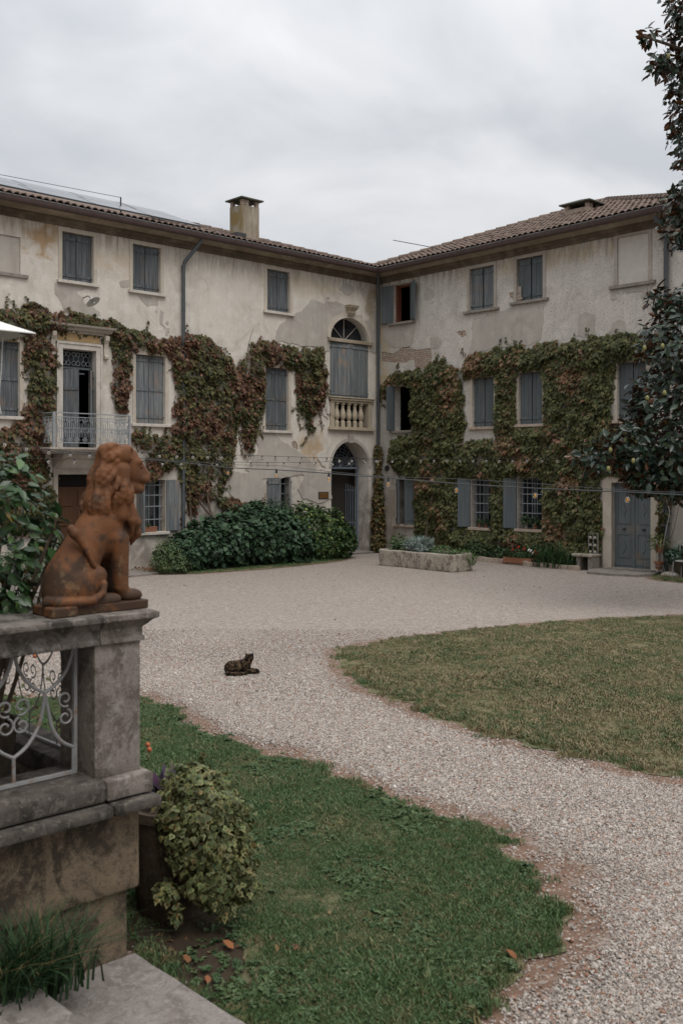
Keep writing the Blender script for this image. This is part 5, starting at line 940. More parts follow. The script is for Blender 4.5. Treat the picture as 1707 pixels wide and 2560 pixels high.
def sub_smin(D, G, lo, h, fn, c0, c1, rad, k):
    """blend a small form into the field, only near it"""
    i0 = [max(0, int((min(a, b)-rad-k-l)/h)) for a, b, l in zip(c0, c1, lo)]; i1 = [int((max(a, b)+rad+k-l)/h)+2 for a, b, l in zip(c0, c1, lo)]; s = tuple(slice(a, b) for a, b in zip(i0, i1))
    if D[s].size: D[s] = smin(D[s], fn(G[s]), k)
def lion_field(P, lo, h):
    A = np.abs(P[..., 1]); M = P.copy(); M[..., 1] = -A          # paired pieces are evaluated on one side
    P = P*np.array([1, 1.13, 1], np.float32); M = M*np.array([1, 1.13, 1], np.float32)
    d = sd_cap(P, (.085, 0, .46), (-.082, 0, .19), .098, .125)
    d = smin(d, sd_ell(P, (.165, 0, .40), (.068, .092, .15)), .05)
    d = smin(d, sd_ell(P, (-.122, 0, .10), (.10, .125, .105)), .05)
    d = smin(d, sd_ell(M, (-.04, -.088, .148), (.118, .058, .10), .35), .012)
    d = smin(d, sd_ell(M, (.035, -.10, .192), (.046, .042, .046)), .03)
    d = smin(d, sd_cap(M, (-.08, -.105, .055), (.09, -.105, .06), .04, .035), .02)
    d = smin(d, sd_ell(M, (.115, -.105, .062), (.05, .036, .032)), .015)
    leg = smin(sd_cap(M, (.178, -.07, .37), (.185, -.068, .12), .052, .042), sd_ell(M, (.245, -.068, .07), (.07, .045, .036)), .03)
    d = smin(d, leg, .018)
    for i in range(3): d = smax(d, -sd_cap(M, (.33, -.052-.0155*i, .06), (.27, -.052-.0155*i, .115), .006, .002), .006)
    face = smin(sd_ell(P, (.235, 0, .772), (.092, .078, .092)), sd_cap(P, (.28, 0, .715), (.356, 0, .697), .058, .040), .035)
    face = smin(face, sd_cap(P, (.25, 0, .825), (.350, 0, .728), .052, .036), .02); face = smin(face, sd_ell(M, (.300, -.04, .783), (.034, .026, .016)), .02); face = smin(face, sd_ell(P, (.385, 0, .712), (.024, .03, .019)), .010)
    face = smin(face, sd_cap(P, (.23, 0, .660), (.336, 0, .642), .052, .033), .010); face = smin(face, sd_ell(M, (.352, -.026, .690), (.036, .026, .025)), .010)
    face = smax(face, -sd_cap(M, (.43, -.0, .670), (.295, -.06, .660), .005, .006), .005)
    face = smax(face, -sd_ell(M, (.335, -.050, .758), (.018, .012, .010)), .008); face = np.minimum(face, sd_ell(M, (.325, -.040, .757), (.014, .013, .011)))
    face = smax(face, -sd_cap(M, (.405, -.015, .708), (.390, -.022, .70), .006, .005), .006)
    core = sd_cap(P, (.17, 0, .80), (.095, 0, .56), .072, .088); core = smin(core, sd_ell(P, (.16, 0, .84), (.07, .06, .045)), .03); core = smin(core, sd_cap(M, (.195, -.07, .74), (.185, -.075, .50), .042, .042), .03)
    core = smin(core, sd_cap(P, (.225, 0, .60), (.25, 0, .42), .07, .055), .04); core = smin(core, sd_cap(P, (.25, 0, .42), (.235, 0, .35), .045, .02), .03)
    d = smin(d, core, .02); d = smin(d, face, .012)
    def yat(x, z):                                                # how far out the mane stands at (x, z)
        y = 0.
        for c, r in (((.17, .80), .075), ((.135, .69), .088), ((.095, .56), .095), ((.19, .62), .105), ((.16, .84), .056), ((.25, .48), .066)):
            q = r*r-(x-c[0])**2-(z-c[1])**2
            if q > 0: y = max(y, math.sqrt(q)+(.02 if c[0] == .19 else 0))
        return min(y, .135)
    rl2 = random.Random(5); rows = []
    for i in range(9): rows.append((.215+.006*max(0, i-4), .880-.034*i, 172+10*i, .19))
    for i in range(8): rows.append((.165-.008*i, .872-.038*i, 190+8*i, .18))
    for i in range(7): rows.append((.105-.012*i, .835-.04*i, 215+6*i, .16))
    for i in range(8): rows.append((.235-.034*i, .645-.012*i, 264-3*i, .15))
    for i in range(8): rows.append((.25-.036*i, .560-.006*i, 268-3*i, .13))
    for i in range(4): rows.append((.285-.02*i, .50-.03*i, 275, .12))
    for (x, z, a, L) in rows:
        n = 6; pts = []; x += rl2.uniform(-.008, .008); z += rl2.uniform(-.008, .008); a = R(a+rl2.uniform(-8, 8)); wv = rl2.uniform(.22, .38)*(1 if len(rows) else 1); L *= rl2.uniform(.85, 1.15)
        for i in range(n+1):
            cs = [((.17, .80), .072), ((.135, .69), .082), ((.095, .56), .086), ((.19, .62), .055), ((.16, .84), .05), ((.25, .48), .06), ((.17, .5), .06)]; e_, c_, r_ = max(((r-math.hypot(x-c[0], z-c[1])), c, r) for c, r in cs)
            if e_ < .004: k_ = (r_-.004)/math.hypot(x-c_[0], z-c_[1]); x, z = c_[0]+(x-c_[0])*k_, c_[1]+(z-c_[1])*k_
            pts.append((x, -max(.012, yat(x, z)-.002), z)); f = i/n; a2 = a+(R(262)-a)*f*.75+wv*math.sin(f*5.2); x += math.cos(a2)*L/n; z += math.sin(a2)*L/n
        rad = [.009, .0145, .0175, .018, .016, .011, .004]
        for i in range(n):
            p0, p1, r0, r1 = pts[i], pts[i+1], rad[i], rad[i+1]
            for sg in (1, -1): q0 = (p0[0], p0[1]*sg, p0[2]); q1 = (p1[0], p1[1]*sg, p1[2]); sub_smin(d, P, lo, h, lambda g: sd_cap(g, q0, q1, r0, r1), q0, q1, .026, .0035)
    for x, z0 in ((.02, .885), (.10, .90), (.19, .895)):          # crest along the top
        pass
    for a, b, r0, r1 in (((.27, -.055, .52), (.288, -.05, .455), .018, .030), ((.288, -.05, .455), (.292, -.045, .395), .030, .006), ((.295, -.015, .47), (.306, -.01, .40), .022, .034), ((.306, -.01, .40), (.285, .0, .335), .034, .006), ((.235, -.10, .55), (.238, -.10, .47), .018, .028), ((.238, -.10, .47), (.24, -.095, .40), .028, .005)):
        d = smin(d, sd_cap(M, a, b, r0, r1), .008)
    ear = smin(sd_ell(M, (.222, -.088, .828), (.032, .022, .040)), sd_ell(M, (.205, -.075, .81), (.04, .03, .04)), .02); ear = smax(ear, -sd_ell(M, (.242, -.104, .828), (.018, .016, .026)), .008); d = smin(d, ear, .008)
    tl_ = [(-.215, -.03, .07, .030), (-.19, -.10, .068, .028), (-.10, -.145, .066, .024), (-.02, -.155, .072, .021), (.035, -.15, .10, .019), (.05, -.14, .15, .018)]
    for a, b in zip(tl_[:-1], tl_[1:]): d = smin(d, sd_cap(P, a[:3], b[:3], a[3], b[3]), .006)
    t3 = [(.0, -.128, .245, .012), (-.04, -.130, .315, .014), (-.08, -.124, .38, .019), (-.105, -.116, .415, .029), (-.12, -.106, .437, .024)]
    for a, b in zip(t3[:-1], t3[1:]): d = smin(d, sd_cap(P, a[:3], b[:3], a[3], b[3]), .006)
    x, z = P[..., 0], P[..., 2]; rib = np.sin((z*.8+x)*85)*np.clip(1-np.abs(z-.34)/.09, 0, 1)*np.clip(1-np.abs(x-.03)/.08, 0, 1); d = d-.0025*rib
    return smax(d, .035-z, .006)
LX, LY, LZ = -20.68, -18.03, 1.872
lion = thing('lion_statue', (LX, LY, LZ), 'seated terracotta lion statue on the corner pillar, facing right', 'statue')
G = grid((-.29, -.19, .0), (.44, .19, .94), .0047); Vn, Fn = nets(lion_field(G, (-.29, -.19, .0), .0047), G)
lb = fastmesh('lion_body', Vn+np.array([LX, LY, LZ]), Fn, 'terracotta_lion', lion, smooth=True)
m = MB(); m.loft([[(LX+x, LY+y, LZ+z) for x, y in ((-.235, -.10), (-.10, -.125), (.31, -.125), (.325, -.11), (.325, .11), (.31, .125), (-.2, .125), (-.235, .10))] for z in (0, .046)]); m.build('plinth', 'terracotta_lion', lion, bevel=.006)
m = MB(); m.box(LX-.255, LX-.115, LY-.155, LY-.06, LZ, LZ+.052); m.build('plinth_corner', 'terracotta_lion', lion, bevel=.008)

def cat_field(P):
    A = np.abs(P[..., 1]); M = P.copy(); M[..., 1] = -A
    d = sd_cap(P, (-.10, 0, .082), (.06, 0, .10), .082, .070); d = smin(d, sd_ell(P, (-.12, -.01, .07), (.085, .085, .075)), .03)
    d = smin(d, sd_cap(P, (.05, 0, .10), (.10, .0, .165), .068, .050), .03)
    d = smin(d, sd_ell(P, (.115, .005, .198), (.053, .05, .046)), .02); d = smin(d, sd_ell(P, (.142, .045, .185), (.024, .026, .02)), .018)
    for sg in (-1, 1): d = smin(d, sd_cap(P, (.113+sg*.034, .004-sg*.006, .225), (.113+sg*.044, .002-sg*.008, .260), .020, .003), .008)
    d = smin(d, sd_cap(M, (.06, -.05, .04), (.19, -.05, .022), .032, .021), .02); d = smin(d, sd_cap(M, (.19, -.05, .022), (.225, -.048, .02), .022, .018), .01)
    d = smin(d, sd_ell(P, (-.075, -.075, .065), (.075, .035, .062), .3), .02); d = smin(d, sd_cap(P, (-.08, -.095, .022), (.0, -.125, .018), .022, .018), .015)
    for a, b, r0, r1 in (((-.17, -.02, .03), (-.17, -.11, .025), .024, .021), ((-.17, -.11, .025), (-.06, -.15, .022), .021, .021), ((-.06, -.15, .022), (.07, -.12, .022), .021, .016)): d = smin(d, sd_cap(P, a, b, r0, r1), .012)
    return smax(d, .002-P[..., 2], .004)
G = grid((-.24, -.19, -.008), (.27, .11, .30), .006); Vn, Fn = nets(cat_field(G), G)
ca, sa = math.cos(R(-34)), math.sin(R(-34)); Vw = np.c_[Vn[:, 0]*ca-Vn[:, 1]*sa, Vn[:, 0]*sa+Vn[:, 1]*ca, Vn[:, 2]]+np.array([-15.40, -12.56, .012])
cat = tag(fastmesh('cat', Vw, Fn, 'cat_fur', smooth=True), 'dark tortoiseshell cat lying on the gravel with its head up', 'cat')
ii_ = rng.choice(len(Vn), 5200); Q = Vn[ii_].astype(np.float32); e_ = .004; Nn = np.stack([cat_field(Q+e_*np.eye(3, dtype=np.float32)[k])-cat_field(Q-e_*np.eye(3, dtype=np.float32)[k]) for k in range(3)], 1); Nn = unit(Nn)
rot = np.array([[ca, sa, 0], [-sa, ca, 0], [0, 0, 1]]); Nw = Nn@rot; back = np.array([[-1., 0, -.5]])@rot; pt = np.array([noise.noise(Vector(q)*Vector((1, 1, 1))*14)+.5*noise.noise(Vector(q)*34) for q in Q.tolist()]) if False else np.array([noise.noise(Vector(q)*14)+.5*noise.noise(Vector(q)*34) for q in Q.tolist()])
hc = np.where((pt > .06)[:, None], pick([(.18, .122, .072), (.125, .08, .045)], len(Q)), pick([(.016, .012, .009), (.03, .021, .014)], len(Q)))
leaves('fur', 'leaf_matte', cat, Vw[ii_]-Nw*.003, np.cross(Nw, rng.normal(0, 1, Nw.shape)), Nw*.7+back+rng.normal(0, .25, Nw.shape), rng.uniform(.012, .022, len(Q)), hc, 'long', wid=.9)

# ------------------------------------------------------------ plants
def bush_points(blobs, n, inner=.16, lump=.22, seed=0., zmin=.02):
    """points in the outer layer of a lumpy union of ellipsoids, with outward directions"""
    B = np.array([b[:3] for b in blobs], float); Rd = np.array([b[3:6] for b in blobs], float); wgt = (Rd[:, 0]*Rd[:, 1]+Rd[:, 1]*Rd[:, 2]+Rd[:, 0]*Rd[:, 2]); k = rng.choice(len(B), int(n*1.9), p=wgt/wgt.sum())
    u = unit(rng.normal(0, 1, (len(k), 3))); lm = np.array([noise.noise(Vector((a[0]*2.3+seed+b*3.1, a[1]*2.3, a[2]*2.3)))+.5*noise.noise(Vector((a[0]*5+seed, a[1]*5+b, a[2]*5))) for a, b in zip(u, k)])
    r = (1+lump*lm)*(1-np.abs(rng.normal(0, inner, len(k)))); P = B[k]+Rd[k]*u*r[:, None]
    q = np.linalg.norm((P[:, None, :]-B[None])/Rd[None], axis=2); q[np.arange(len(k)), k] = 9; ok = (q.min(1) > .82) & (P[:, 2] > zmin); return P[ok][:n], u[ok][:n]
def orient(u, n, up=.45, jit=.55, droop=.5, lat=.8):
    nor = unit(u*.8+np.array([0, 0, up])+rng.normal(0, jit, (n, 3))); tip = u*lat+np.array([0, 0, -droop])+rng.normal(0, .5, (n, 3)); return nor, tip
def stems(par, base, tops, r=.012, name='stem', mat='bark'):
    for tp in tops:
        b = Vector(base)+Vector((rnd.uniform(-.08, .08), rnd.uniform(-.08, .08), 0)); t = Vector(tp); md_ = (b+t)/2+Vector((rnd.uniform(-.1, .1), rnd.uniform(-.1, .1), rnd.uniform(0, .15)))*((t-b).length*.5); m = MB(); m.tube(spline([b, md_, t], 5), r, 5, r2=r*.35); m.build(name, mat, par, smooth=True)
def plant(name, label, cat, base, blobs, n, size, shape, cols, w=None, mat='leaf', seed=0., nst=5, group=None, wid=1., sj=.3, col2=None, objs=0, **k):
    t = thing(name, base, label, cat, group); P, u = bush_points(blobs, n, seed=seed, **{a: b for a, b in k.items() if a in ('inner', 'lump', 'zmin')}); n = len(P); nor, tip = orient(u, n, **{a: b for a, b in k.items() if a in ('up', 'jit', 'droop', 'lat')})
    col = pick(cols, n, w); sz = size*rng.uniform(1-sj, 1+sj, n)
    if col2 is not None and col2.ndim == 1: col2 = col2[None]*rng.uniform(.35, 1.15, (n, 1))*(1+rng.uniform(-.1, .1, (n, 3)))
    if objs:
        near = np.argsort(np.linalg.norm(P[:, :2]-CAMP, axis=1)); i = near[:objs]; j = near[objs:]
        single_leaves(t, mat, *leaves('leaf', mat, t, P[i], nor[i], tip[i], sz[i], col[i], shape, None if col2 is None else (col2[i] if col2.ndim == 2 else col2), wid=wid, raw=True), cap=objs)
    else: j = np.arange(n)
    if len(j): leaves('foliage', mat, t, P[j], nor[j], tip[j], sz[j], col[j], shape, None if col2 is None else (col2[j] if col2.ndim == 2 else col2), wid=wid)
    if nst: stems(t, base, [tuple(np.array(b[:3])*.75+P[rnd.randrange(n)]*.25) for b in (blobs*nst)[:nst]])
    return t
def cam_at(px, py, t): # a point t metres in front of the camera's place, used to note down measured positions
    a, b = (px-853.5)/2489, (1180-py)/2489; return (-23.292+t*(.6896+a*.7242), -22.725+t*(.7242-a*.6896), 2.6+t*b)
def blob(px, py, t, r): return (*cam_at(px, py, t), *(r if isinstance(r, tuple) else (r, r, r)))

# big pot with variegated ivy
PX, PY = -19.96, -17.80
pot = thing('garden_pot', (PX, PY, 0), 'large dark earthenware pot half hidden by the ivy', 'pot')
m = MB(); m.lathe([(.20, .0), (.215, .03), (.235, .25), (.262, .55), (.27, .60), (.285, .61), (.285, .665), (.27, .67), (.25, .665), (.245, .60)], (PX, PY, 0), 28, cap=False); m.build('pot_body', 'pot_old', pot, smooth=True); m = MB(); m.lathe([(.001, .615), (.248, .615)], (PX, PY, 0), 28, cap=False); m.build('soil', 'potting_soil', pot)
plant('variegated_ivy', 'variegated ivy spilling over the large pot on the lawn', 'ivy', (PX, PY, .6), [blob(480, 1965, 5.75, (.18, .18, .14)), blob(510, 2050, 5.62, (.25, .25, .25)), blob(550, 2140, 5.55, (.19, .19, .25)), blob(530, 2200, 5.50, (.15, .15, .14)), blob(605, 2190, 5.6, (.08, .08, .16)), blob(430, 2040, 5.62, (.11, .11, .05)), blob(470, 2120, 5.5, (.08, .1, .14)), blob(420, 2225, 5.5, (.08, .08, .05)), blob(440, 2285, 5.45, (.035, .035, .06)), blob(565, 2270, 5.5, (.06, .06, .06))], 5200, .033, 'ivy', [(.06, .09, .04), (.04, .07, .034), (.075, .105, .042), (.15, .085, .035)], [4, 4, 3, .7], seed=3.1, nst=14, col2=np.array([.26, .255, .105]), objs=300, up=.25, droop=1.1, lat=.35, inner=.34, lump=.5, jit=.5, sj=.45)
pp = thing('purple_plant', cam_at(420, 2000, 5.85), 'purple strap-leaved plant between pillar and ivy', 'plant'); n = 22
P = np.array([cam_at(405+rnd.uniform(-18, 25), 1990+rnd.uniform(-12, 12), 5.85) for _ in range(n)]); tp = np.c_[rng.normal(0, .5, (n, 2)), rng.uniform(.5, 1.2, n)]; single_leaves(pp, 'leaf', *leaves('leaf', 'leaf', pp, P, np.c_[rng.normal(-.5, .5, (n, 2)), rng.uniform(.1, .6, n)], tp, rng.uniform(.10, .2, n), pick([(.055, .032, .062), (.05, .045, .06), (.10, .04, .085)], n), 'long', raw=True, wid=1.6))
stems(pp, (PX-.15, PY+.05, .6), [cam_at(405, 1990, 5.85)], .02)
# laurel on the terrace, in front of the lion
lp_ = thing('potted_laurel', (-21.02, -17.55, .9), 'glossy green laurel shrub at the left edge beside the lion', 'shrub')
m = MB(); m.lathe([(.13, 0), (.19, .32), (.2, .33), (.2, .37), (.175, .37), (.17, .31), (.001, .31)], (-21.02, -17.55, .9), 20, cap=False); m.build('pot_body', 'pot_old', lp_, smooth=True)
Bl = [blob(25, 1230, 5.3, (.16, .2, .2)), blob(60, 1330, 5.35, (.2, .2, .2)), blob(-10, 1400, 5.25, (.2, .22, .25)), blob(-60, 1280, 5.3, (.3, .3, .35)), blob(20, 1500, 5.2, (.13, .15, .12))]
P, u = bush_points(Bl, 900, .3, .25, 1.7); n = len(P); nor, tip = orient(u, n, .7, .5, .05, 1.); o_ = np.argsort(-((P[:, :2]-CAMP)@CR)/((P[:, :2]-CAMP)@CF)); P, nor, tip = P[o_], nor[o_], tip[o_]; col = pick([(.030, .070, .022), (.042, .092, .027), (.02, .047, .017), (.065, .115, .035), (.17, .12, .03)], n, [5, 4, 4, 1.2, .15])
V, F, C = leaves('leaf', 'leaf_glossy', lp_, P, nor, tip, rng.uniform(.055, .105, n), col, 'ovate', raw=True, wid=.85); single_leaves(lp_, 'leaf_glossy', V, F, C, cap=300); k = V.shape[1]
fastmesh('foliage', V[300:].reshape(-1, 3), (F[None]+(np.arange(n-300)*k)[:, None, None]).reshape(-1, 3), 'leaf_glossy', lp_, C[300:].reshape(-1, 4), 'stuff'); stems(lp_, (-21.02, -17.55, 1.2), [b[:3] for b in Bl]+[tuple(p) for p in P[:8]], .014)
# rose bush behind the pillar, seen through the railing too
rb_ = plant('rose_bush', 'thin brownish rose bush behind the balustrade', 'shrub', (-20.1, -16.4, 0), [(-20.15, -16.9, .62, .28, .3, .35), (-20.1, -16.2, .7, .3, .4, .45), (-20.05, -15.2, .7, .32, .5, .45), (-20.05, -14.0, .6, .3, .5, .45)], 1500, .042, 'ovate', [(.10, .085, .035), (.13, .10, .045), (.075, .085, .03), (.17, .10, .05)], seed=8., nst=26, inner=.35, lump=.4, wid=.9)
for p in ((370, 1862, 5.95), (374, 1874, 5.9), (88, 1640, 7.2), (58, 1636, 7.4)):
    m = MB(); m.sphere(cam_at(*p), .016, 8, 6); m.build('rosehip', 'rosehip', rb_, smooth='all')
# long grass clump at the foot of the wall
gc_ = thing('grass_clump', (-21.2, -18.36, .2), 'clump of long arching grass at the foot of the terrace wall', 'grass clump'); V = []; F = []; C = []
for i in range(650):
    a = rnd.uniform(0, 6.283); b = Vector((-21.22+rnd.gauss(0, .13), -18.40+rnd.gauss(0, .06), .16)); L = rnd.uniform(.26, .56); le = rnd.uniform(.25, .75)*L; d = Vector((math.cos(a)+.15, math.sin(a)-.35, 0)); s_ = Vector((-d.y, d.x, 0)).normalized()*.0068; k = len(V); c = np.array([.036, .072, .03])*rnd.uniform(.6, 1.6)
    if rnd.random() < .08: c = np.array([.22, .15, .07])
    for t in (0, .3, .6, .85, 1):
        p = b+Vector((0, 0, 1))*(L*(t-.35*t*t*le/L*1.6))+d*(le*t*t); q = s_*(1-t*.9); V += [p-q, p+q]; C += [(*c, 1)]*2
    F += [(k+2*j, k+2*j+1, k+2*j+3, k+2*j+2) for j in range(4)]
fastmesh('blades', np.array(V), F, 'leaf', gc_, C, 'stuff')
# parasol whose corner reaches in at the left edge
par = thing('parasol', (-21.98, -15.6, .9), 'corner of a white square parasol at the left edge', 'parasol'); z0, z1 = 3.44, 4.12; c4 = [(-20.48, -17.1), (-23.48, -17.1), (-23.48, -14.1), (-20.48, -14.1)]; ap = (-21.98, -15.6)
for i in range(4):
    a, b_ = c4[i], c4[(i+1) % 4]; m = MB(); T = [(a[0], a[1], z0), (b_[0], b_[1], z0), (ap[0], ap[1], z1)]; m.add(T+[(x, y, z-.006) for x, y, z in T], [(0, 1, 2), (5, 4, 3), (0, 3, 4, 1)]);  m.build('canopy_panel', 'canvas', par)
    m = MB(); m.tube([(a[0]*.995+ap[0]*.005, a[1]*.995+ap[1]*.005, z0-.02), (ap[0], ap[1], z1-.04)], .012, 6); m.build('rib', 'bark', par)
m = MB(); m.tube([(ap[0], ap[1], .9), (ap[0], ap[1], z1+.08)], .03, 12); m.build('pole', 'bark', par, smooth=True); m = MB(); m.box(ap[0]-.3, ap[0]+.3, ap[1]-.3, ap[1]+.3, .9, .97); m.build('base', 'sill_grey', par)
m = MB(); m.tube(spline([(-20.62, -16.95, 3.42), (-20.63, -16.95, 3.2), (-20.64, -16.94, 3.05), (-20.63, -16.95, 2.95)], 5), .003, 5); m.build('cord', 'canvas', par)
# fallen leaves on the lawn and gravel
for i, (px, py, s) in enumerate(((640, 1942, .10), (652, 1958, .035), (1345, 1465, .07), (585, 2375, .06), (1200, 2395, .05), (1290, 2392, .06), (470, 2410, .05), (520, 2440, .04), (1130, 1800, .03), (760, 1905, .03), (1420, 1560, .05), (1330, 1475, .04))):
    a, b = (px-853.5)/2489, (1180-py)/2489; t = -2.555/b; p = np.array([[-23.292+t*(.6896+a*.7242), -22.725+t*(.7242-a*.6896), .05 if i in (0, 1, 3, 6, 7) else .03]])
    o = leaves('fallen_leaf', 'leaf_matte', None, p, np.array([[.2, -.45, .8]]), rng.normal(0, 1, (1, 3)), [s*1.3], pick([(.25, .10, .045), (.17, .085, .04)], 1), 'ovate', wid=1.3, kind=None)
    tag(o, ('large curled russet leaf on the green lawn beside the ivy pot', 'small pale leaf just below the large russet leaf', 'dry leaf on the far gravel in front of the flower bed', 'dry leaf on the soil below the ivy pot', 'dry leaf at the worn lower edge of the near lawn', 'russet leaf at the gravel end of the near lawn', 'dry leaf nearest the corner of the stone step', 'dry leaf on the near lawn right of the stone step', 'dark leaf on the gravel beside the dry lawn edge', 'tiny leaf at the near lawn edge in mid path', 'dry leaf lying on the dry lawn', 'dry leaf on the far gravel below the stone bench')[i], 'fallen leaf')

nl = 90; P = np.c_[rng.normal(-20.05, .28, nl), rng.normal(-18.35, .3, nl), rng.uniform(.03, .05, nl)]; P = P[P[:, 0] > -20.44]; nl = len(P)
tag(leaves('leaf_litter', 'leaf_matte', None, P, np.array([0, 0, 1.])+rng.normal(0, .45, (nl, 3)), rng.normal(0, 1, (nl, 3)), rng.uniform(.02, .05, nl), pick([(.16, .085, .045), (.10, .055, .03), (.21, .14, .07), (.06, .08, .03)], nl), 'ovate', wid=1.1), 'brown leaf litter on the soil round the ivy pot', 'leaf litter')
nl = 420; tt = rng.uniform(8, 27, nl); P = CAMP+tt[:, None]*CF+(rng.uniform(-.33, .33, nl)*tt)[:, None]*CR; ok = (P[:, 1] < -2.5) & (P[:, 0] < -1.5) & (P[:, 0] > -20); P = P[ok]; nl = len(P)
tag(leaves('leaf_litter', 'leaf_matte', None, np.c_[P, np.full(nl, .03)], np.array([0, 0, 1.])+rng.normal(0, .35, (nl, 3)), rng.normal(0, 1, (nl, 3)), rng.uniform(.025, .055, nl), pick([(.17, .09, .05), (.10, .06, .035), (.22, .15, .09)], nl), 'ovate', wid=1.1), 'tiny dry leaves scattered over the courtyard gravel', 'leaf litter')

# ------------------------------------------------------------ creepers on the walls
def creeper(W, polys, holes, dens, thick, size, colf, label, base, tendrils, seed, gapthr=.5, nstr=60):
    t = thing('wall_creeper', W(*base), label, 'creeper'); Ps = []; Ds = []
    for poly in polys:
        A = np.array(poly); lo, hi = A.min(0)-.12, A.max(0)+.12; n = int(dens*np.prod(hi-lo)); X = rng.uniform(lo, hi, (n, 2))
        q = np.c_[X, np.zeros(n)]; warp = np.c_[vnoise(q, 2.2, seed), vnoise(q, 2.2, seed+9)]*.16+np.c_[vnoise(q, 6.5, seed+3), vnoise(q, 6.5, seed+5)]*.09
        ok = inpoly(X+warp, poly)
        for h in holes: ok &= ~inpoly(X+warp*.35, h)
        X = X[ok]; d = polydist(X, poly)
        for h in holes: d = np.minimum(d, polydist(X, h))
        gap = vnoise(np.c_[X, np.zeros(len(X))], 2.7, seed+20)+.6*vnoise(np.c_[X, np.zeros(len(X))], 7., seed+31); keep = (gap < gapthr) | (rng.random(len(X)) < .10); Ps.append(X[keep]); Ds.append(d[keep])
    X = np.concatenate(Ps); d = np.concatenate(Ds); ed = np.argwhere(d < .09).ravel(); SX_, SD_ = [], []
    for i in rng.choice(ed, nstr):                                # loose strands trailing down or reaching up from the edges
        q = X[i].copy(); up_ = rng.random() < .3; a = (1.57 if up_ else -1.57)+rng.normal(0, .45); L = rng.uniform(.15, .45) if up_ else rng.uniform(.25, 1.1)
        for k in range(int(L/.05)):
            a += rng.normal(0, .22); q = q+.05*np.array([math.cos(a), math.sin(a)])
            if any(inpoly(q[None], h)[0] for h in holes) or q[1] < .15: break
            for _ in range(2): SX_.append(q+rng.normal(0, .028, 2)); SD_.append(-.05)
    if SX_: X = np.r_[X, SX_]; d = np.r_[d, SD_]
    n = len(X); lum = .55+.6*vnoise(np.c_[X, np.zeros(n)], 3.1, seed+2); f = np.clip(d/.3+.15, 0, 1)
    o = .025+thick*f*np.clip(lum, .15, 1.2)*rng.random(n)**.6
    P = np.array([W(a, b, c) for (a, c), b in zip(X, o)]); out = np.array(W(0, 1, 0)) ; side = np.array(W(1, 0, 0))
    nor = out*1.+np.array([0, 0, .55])+rng.normal(0, .42, (n, 3)); tip = np.array([0, 0, -1.])+rng.normal(0, .38, (n, 3))+side*rng.normal(0, .3, (n, 1))
    leaves('foliage', 'leaf', t, P, nor, tip, size*np.where(d < 0, .55, 1.)*rng.uniform(.5, 1.25, n), colf(X, o/thick), 'creeper')
    for pts, r in tendrils: m = MB(); m.tube(spline([W(*p) for p in pts], 6), r, 6, r2=r*.5); m.build('stem', 'bark', t, smooth=True)
    return t
def rectp(q, e=.03): return [(q[0]-e, q[2]-e), (q[1]+e, q[2]-e), (q[1]+e, q[3]+e), (q[0]-e, q[3]+e)]
def col_left(X, o):
    n = len(X); g = vnoise(np.c_[X, np.zeros(n)], .9, 4.)+.5*vnoise(np.c_[X, np.zeros(n)], 3., 4.)+rng.normal(0, .28, n)-.10*(X[:, 0] < -9.4)
    red = pick([(.112, .050, .026), (.145, .07, .04), (.21, .108, .075), (.072, .036, .02), (.14, .09, .04)], n, [4, 3.4, 1.3, 4, 2.6]); grn = pick([(.062, .064, .022), (.088, .078, .027), (.042, .05, .02), (.12, .105, .038)], n)
    c = np.where((g > -.08)[:, None], grn, red); return c*.82
def col_right(X, o):
    n = len(X); g = vnoise(np.c_[X, np.zeros(n)], 1.1, 14.)+rng.normal(0, .22, n)+.10*(X[:, 1]-5.4)*(X[:, 1] > 4.6)
    red = pick([(.18, .095, .045), (.21, .125, .065), (.15, .10, .04), (.24, .14, .09)], n); grn = pick([(.088, .095, .034), (.115, .115, .042), (.065, .075, .03), (.14, .135, .055)], n, [4, 3, 4, 1.5])
    c = np.where((g > .40)[:, None], red, grn); return c*.82
hl = [rectp(q, .05) for q in LF+[LWN, SMW]]+[rectp((BDR[0]-.12, BDR[1]+.12, BDR[2], BDR[3]+.35), .0), rectp((WDR[0], WDR[1], 0, WDR[3]+.12), 0.), rectp((LWN[1], LWN[1]+.40, LWN[2], LWN[3]))]
creeper(WL, IVY_L, hl, 800, .34, .118, col_left, 'red and olive creeper spread over the cream wing', (-6.4, .05, 0), [
    ([(-5.6, .25, .0), (-6.2, .2, .75), (-6.75, .15, 1.35), (-6.9, .12, 2.2), (-6.6, .1, 3.2)], .045), ([(-6.75, .15, 1.35), (-7.2, .12, 1.9), (-7.0, .1, 2.9), (-7.3, .08, 4.2), (-7.2, .06, 5.6)], .035), ([(-6.6, .1, 3.2), (-6.1, .08, 4.3), (-5.6, .06, 5.4), (-4.6, .05, 6.1)], .03), ([(-7.3, .1, .0), (-7.45, .1, 1.5), (-7.5, .1, 3.), (-7.6, .1, 4.6)], .03), ([(-12.0, .12, 0), (-11.9, .1, 2.), (-11.95, .08, 4.), (-11.9, .06, 6.1)], .035), ([(-7.2, .06, 5.6), (-8.4, .05, 6.0), (-9.6, .05, 6.2)], .025), ([(-5.45, .04, 5.9), (-5.35, .03, 6.4), (-5.2, .03, 6.75)], .008), ([(-3.9, .03, 6.1), (-3.4, .03, 6.4), (-2.7, .02, 6.45)], .008)], 1., .34, 150)
hr = [rectp(q, .06) for q in RF[1:]+RG[1:]]+[rectp((q[0]-.44, q[0], q[2], q[3]), .0) for q in RG[1:]]+[rectp((.68, 1.42, 3.92, 5.33), .02), rectp(RG[0], .04), rectp((8.30, 10., 0, 2.5), .0)]+IVY_R_HOLES[:1]
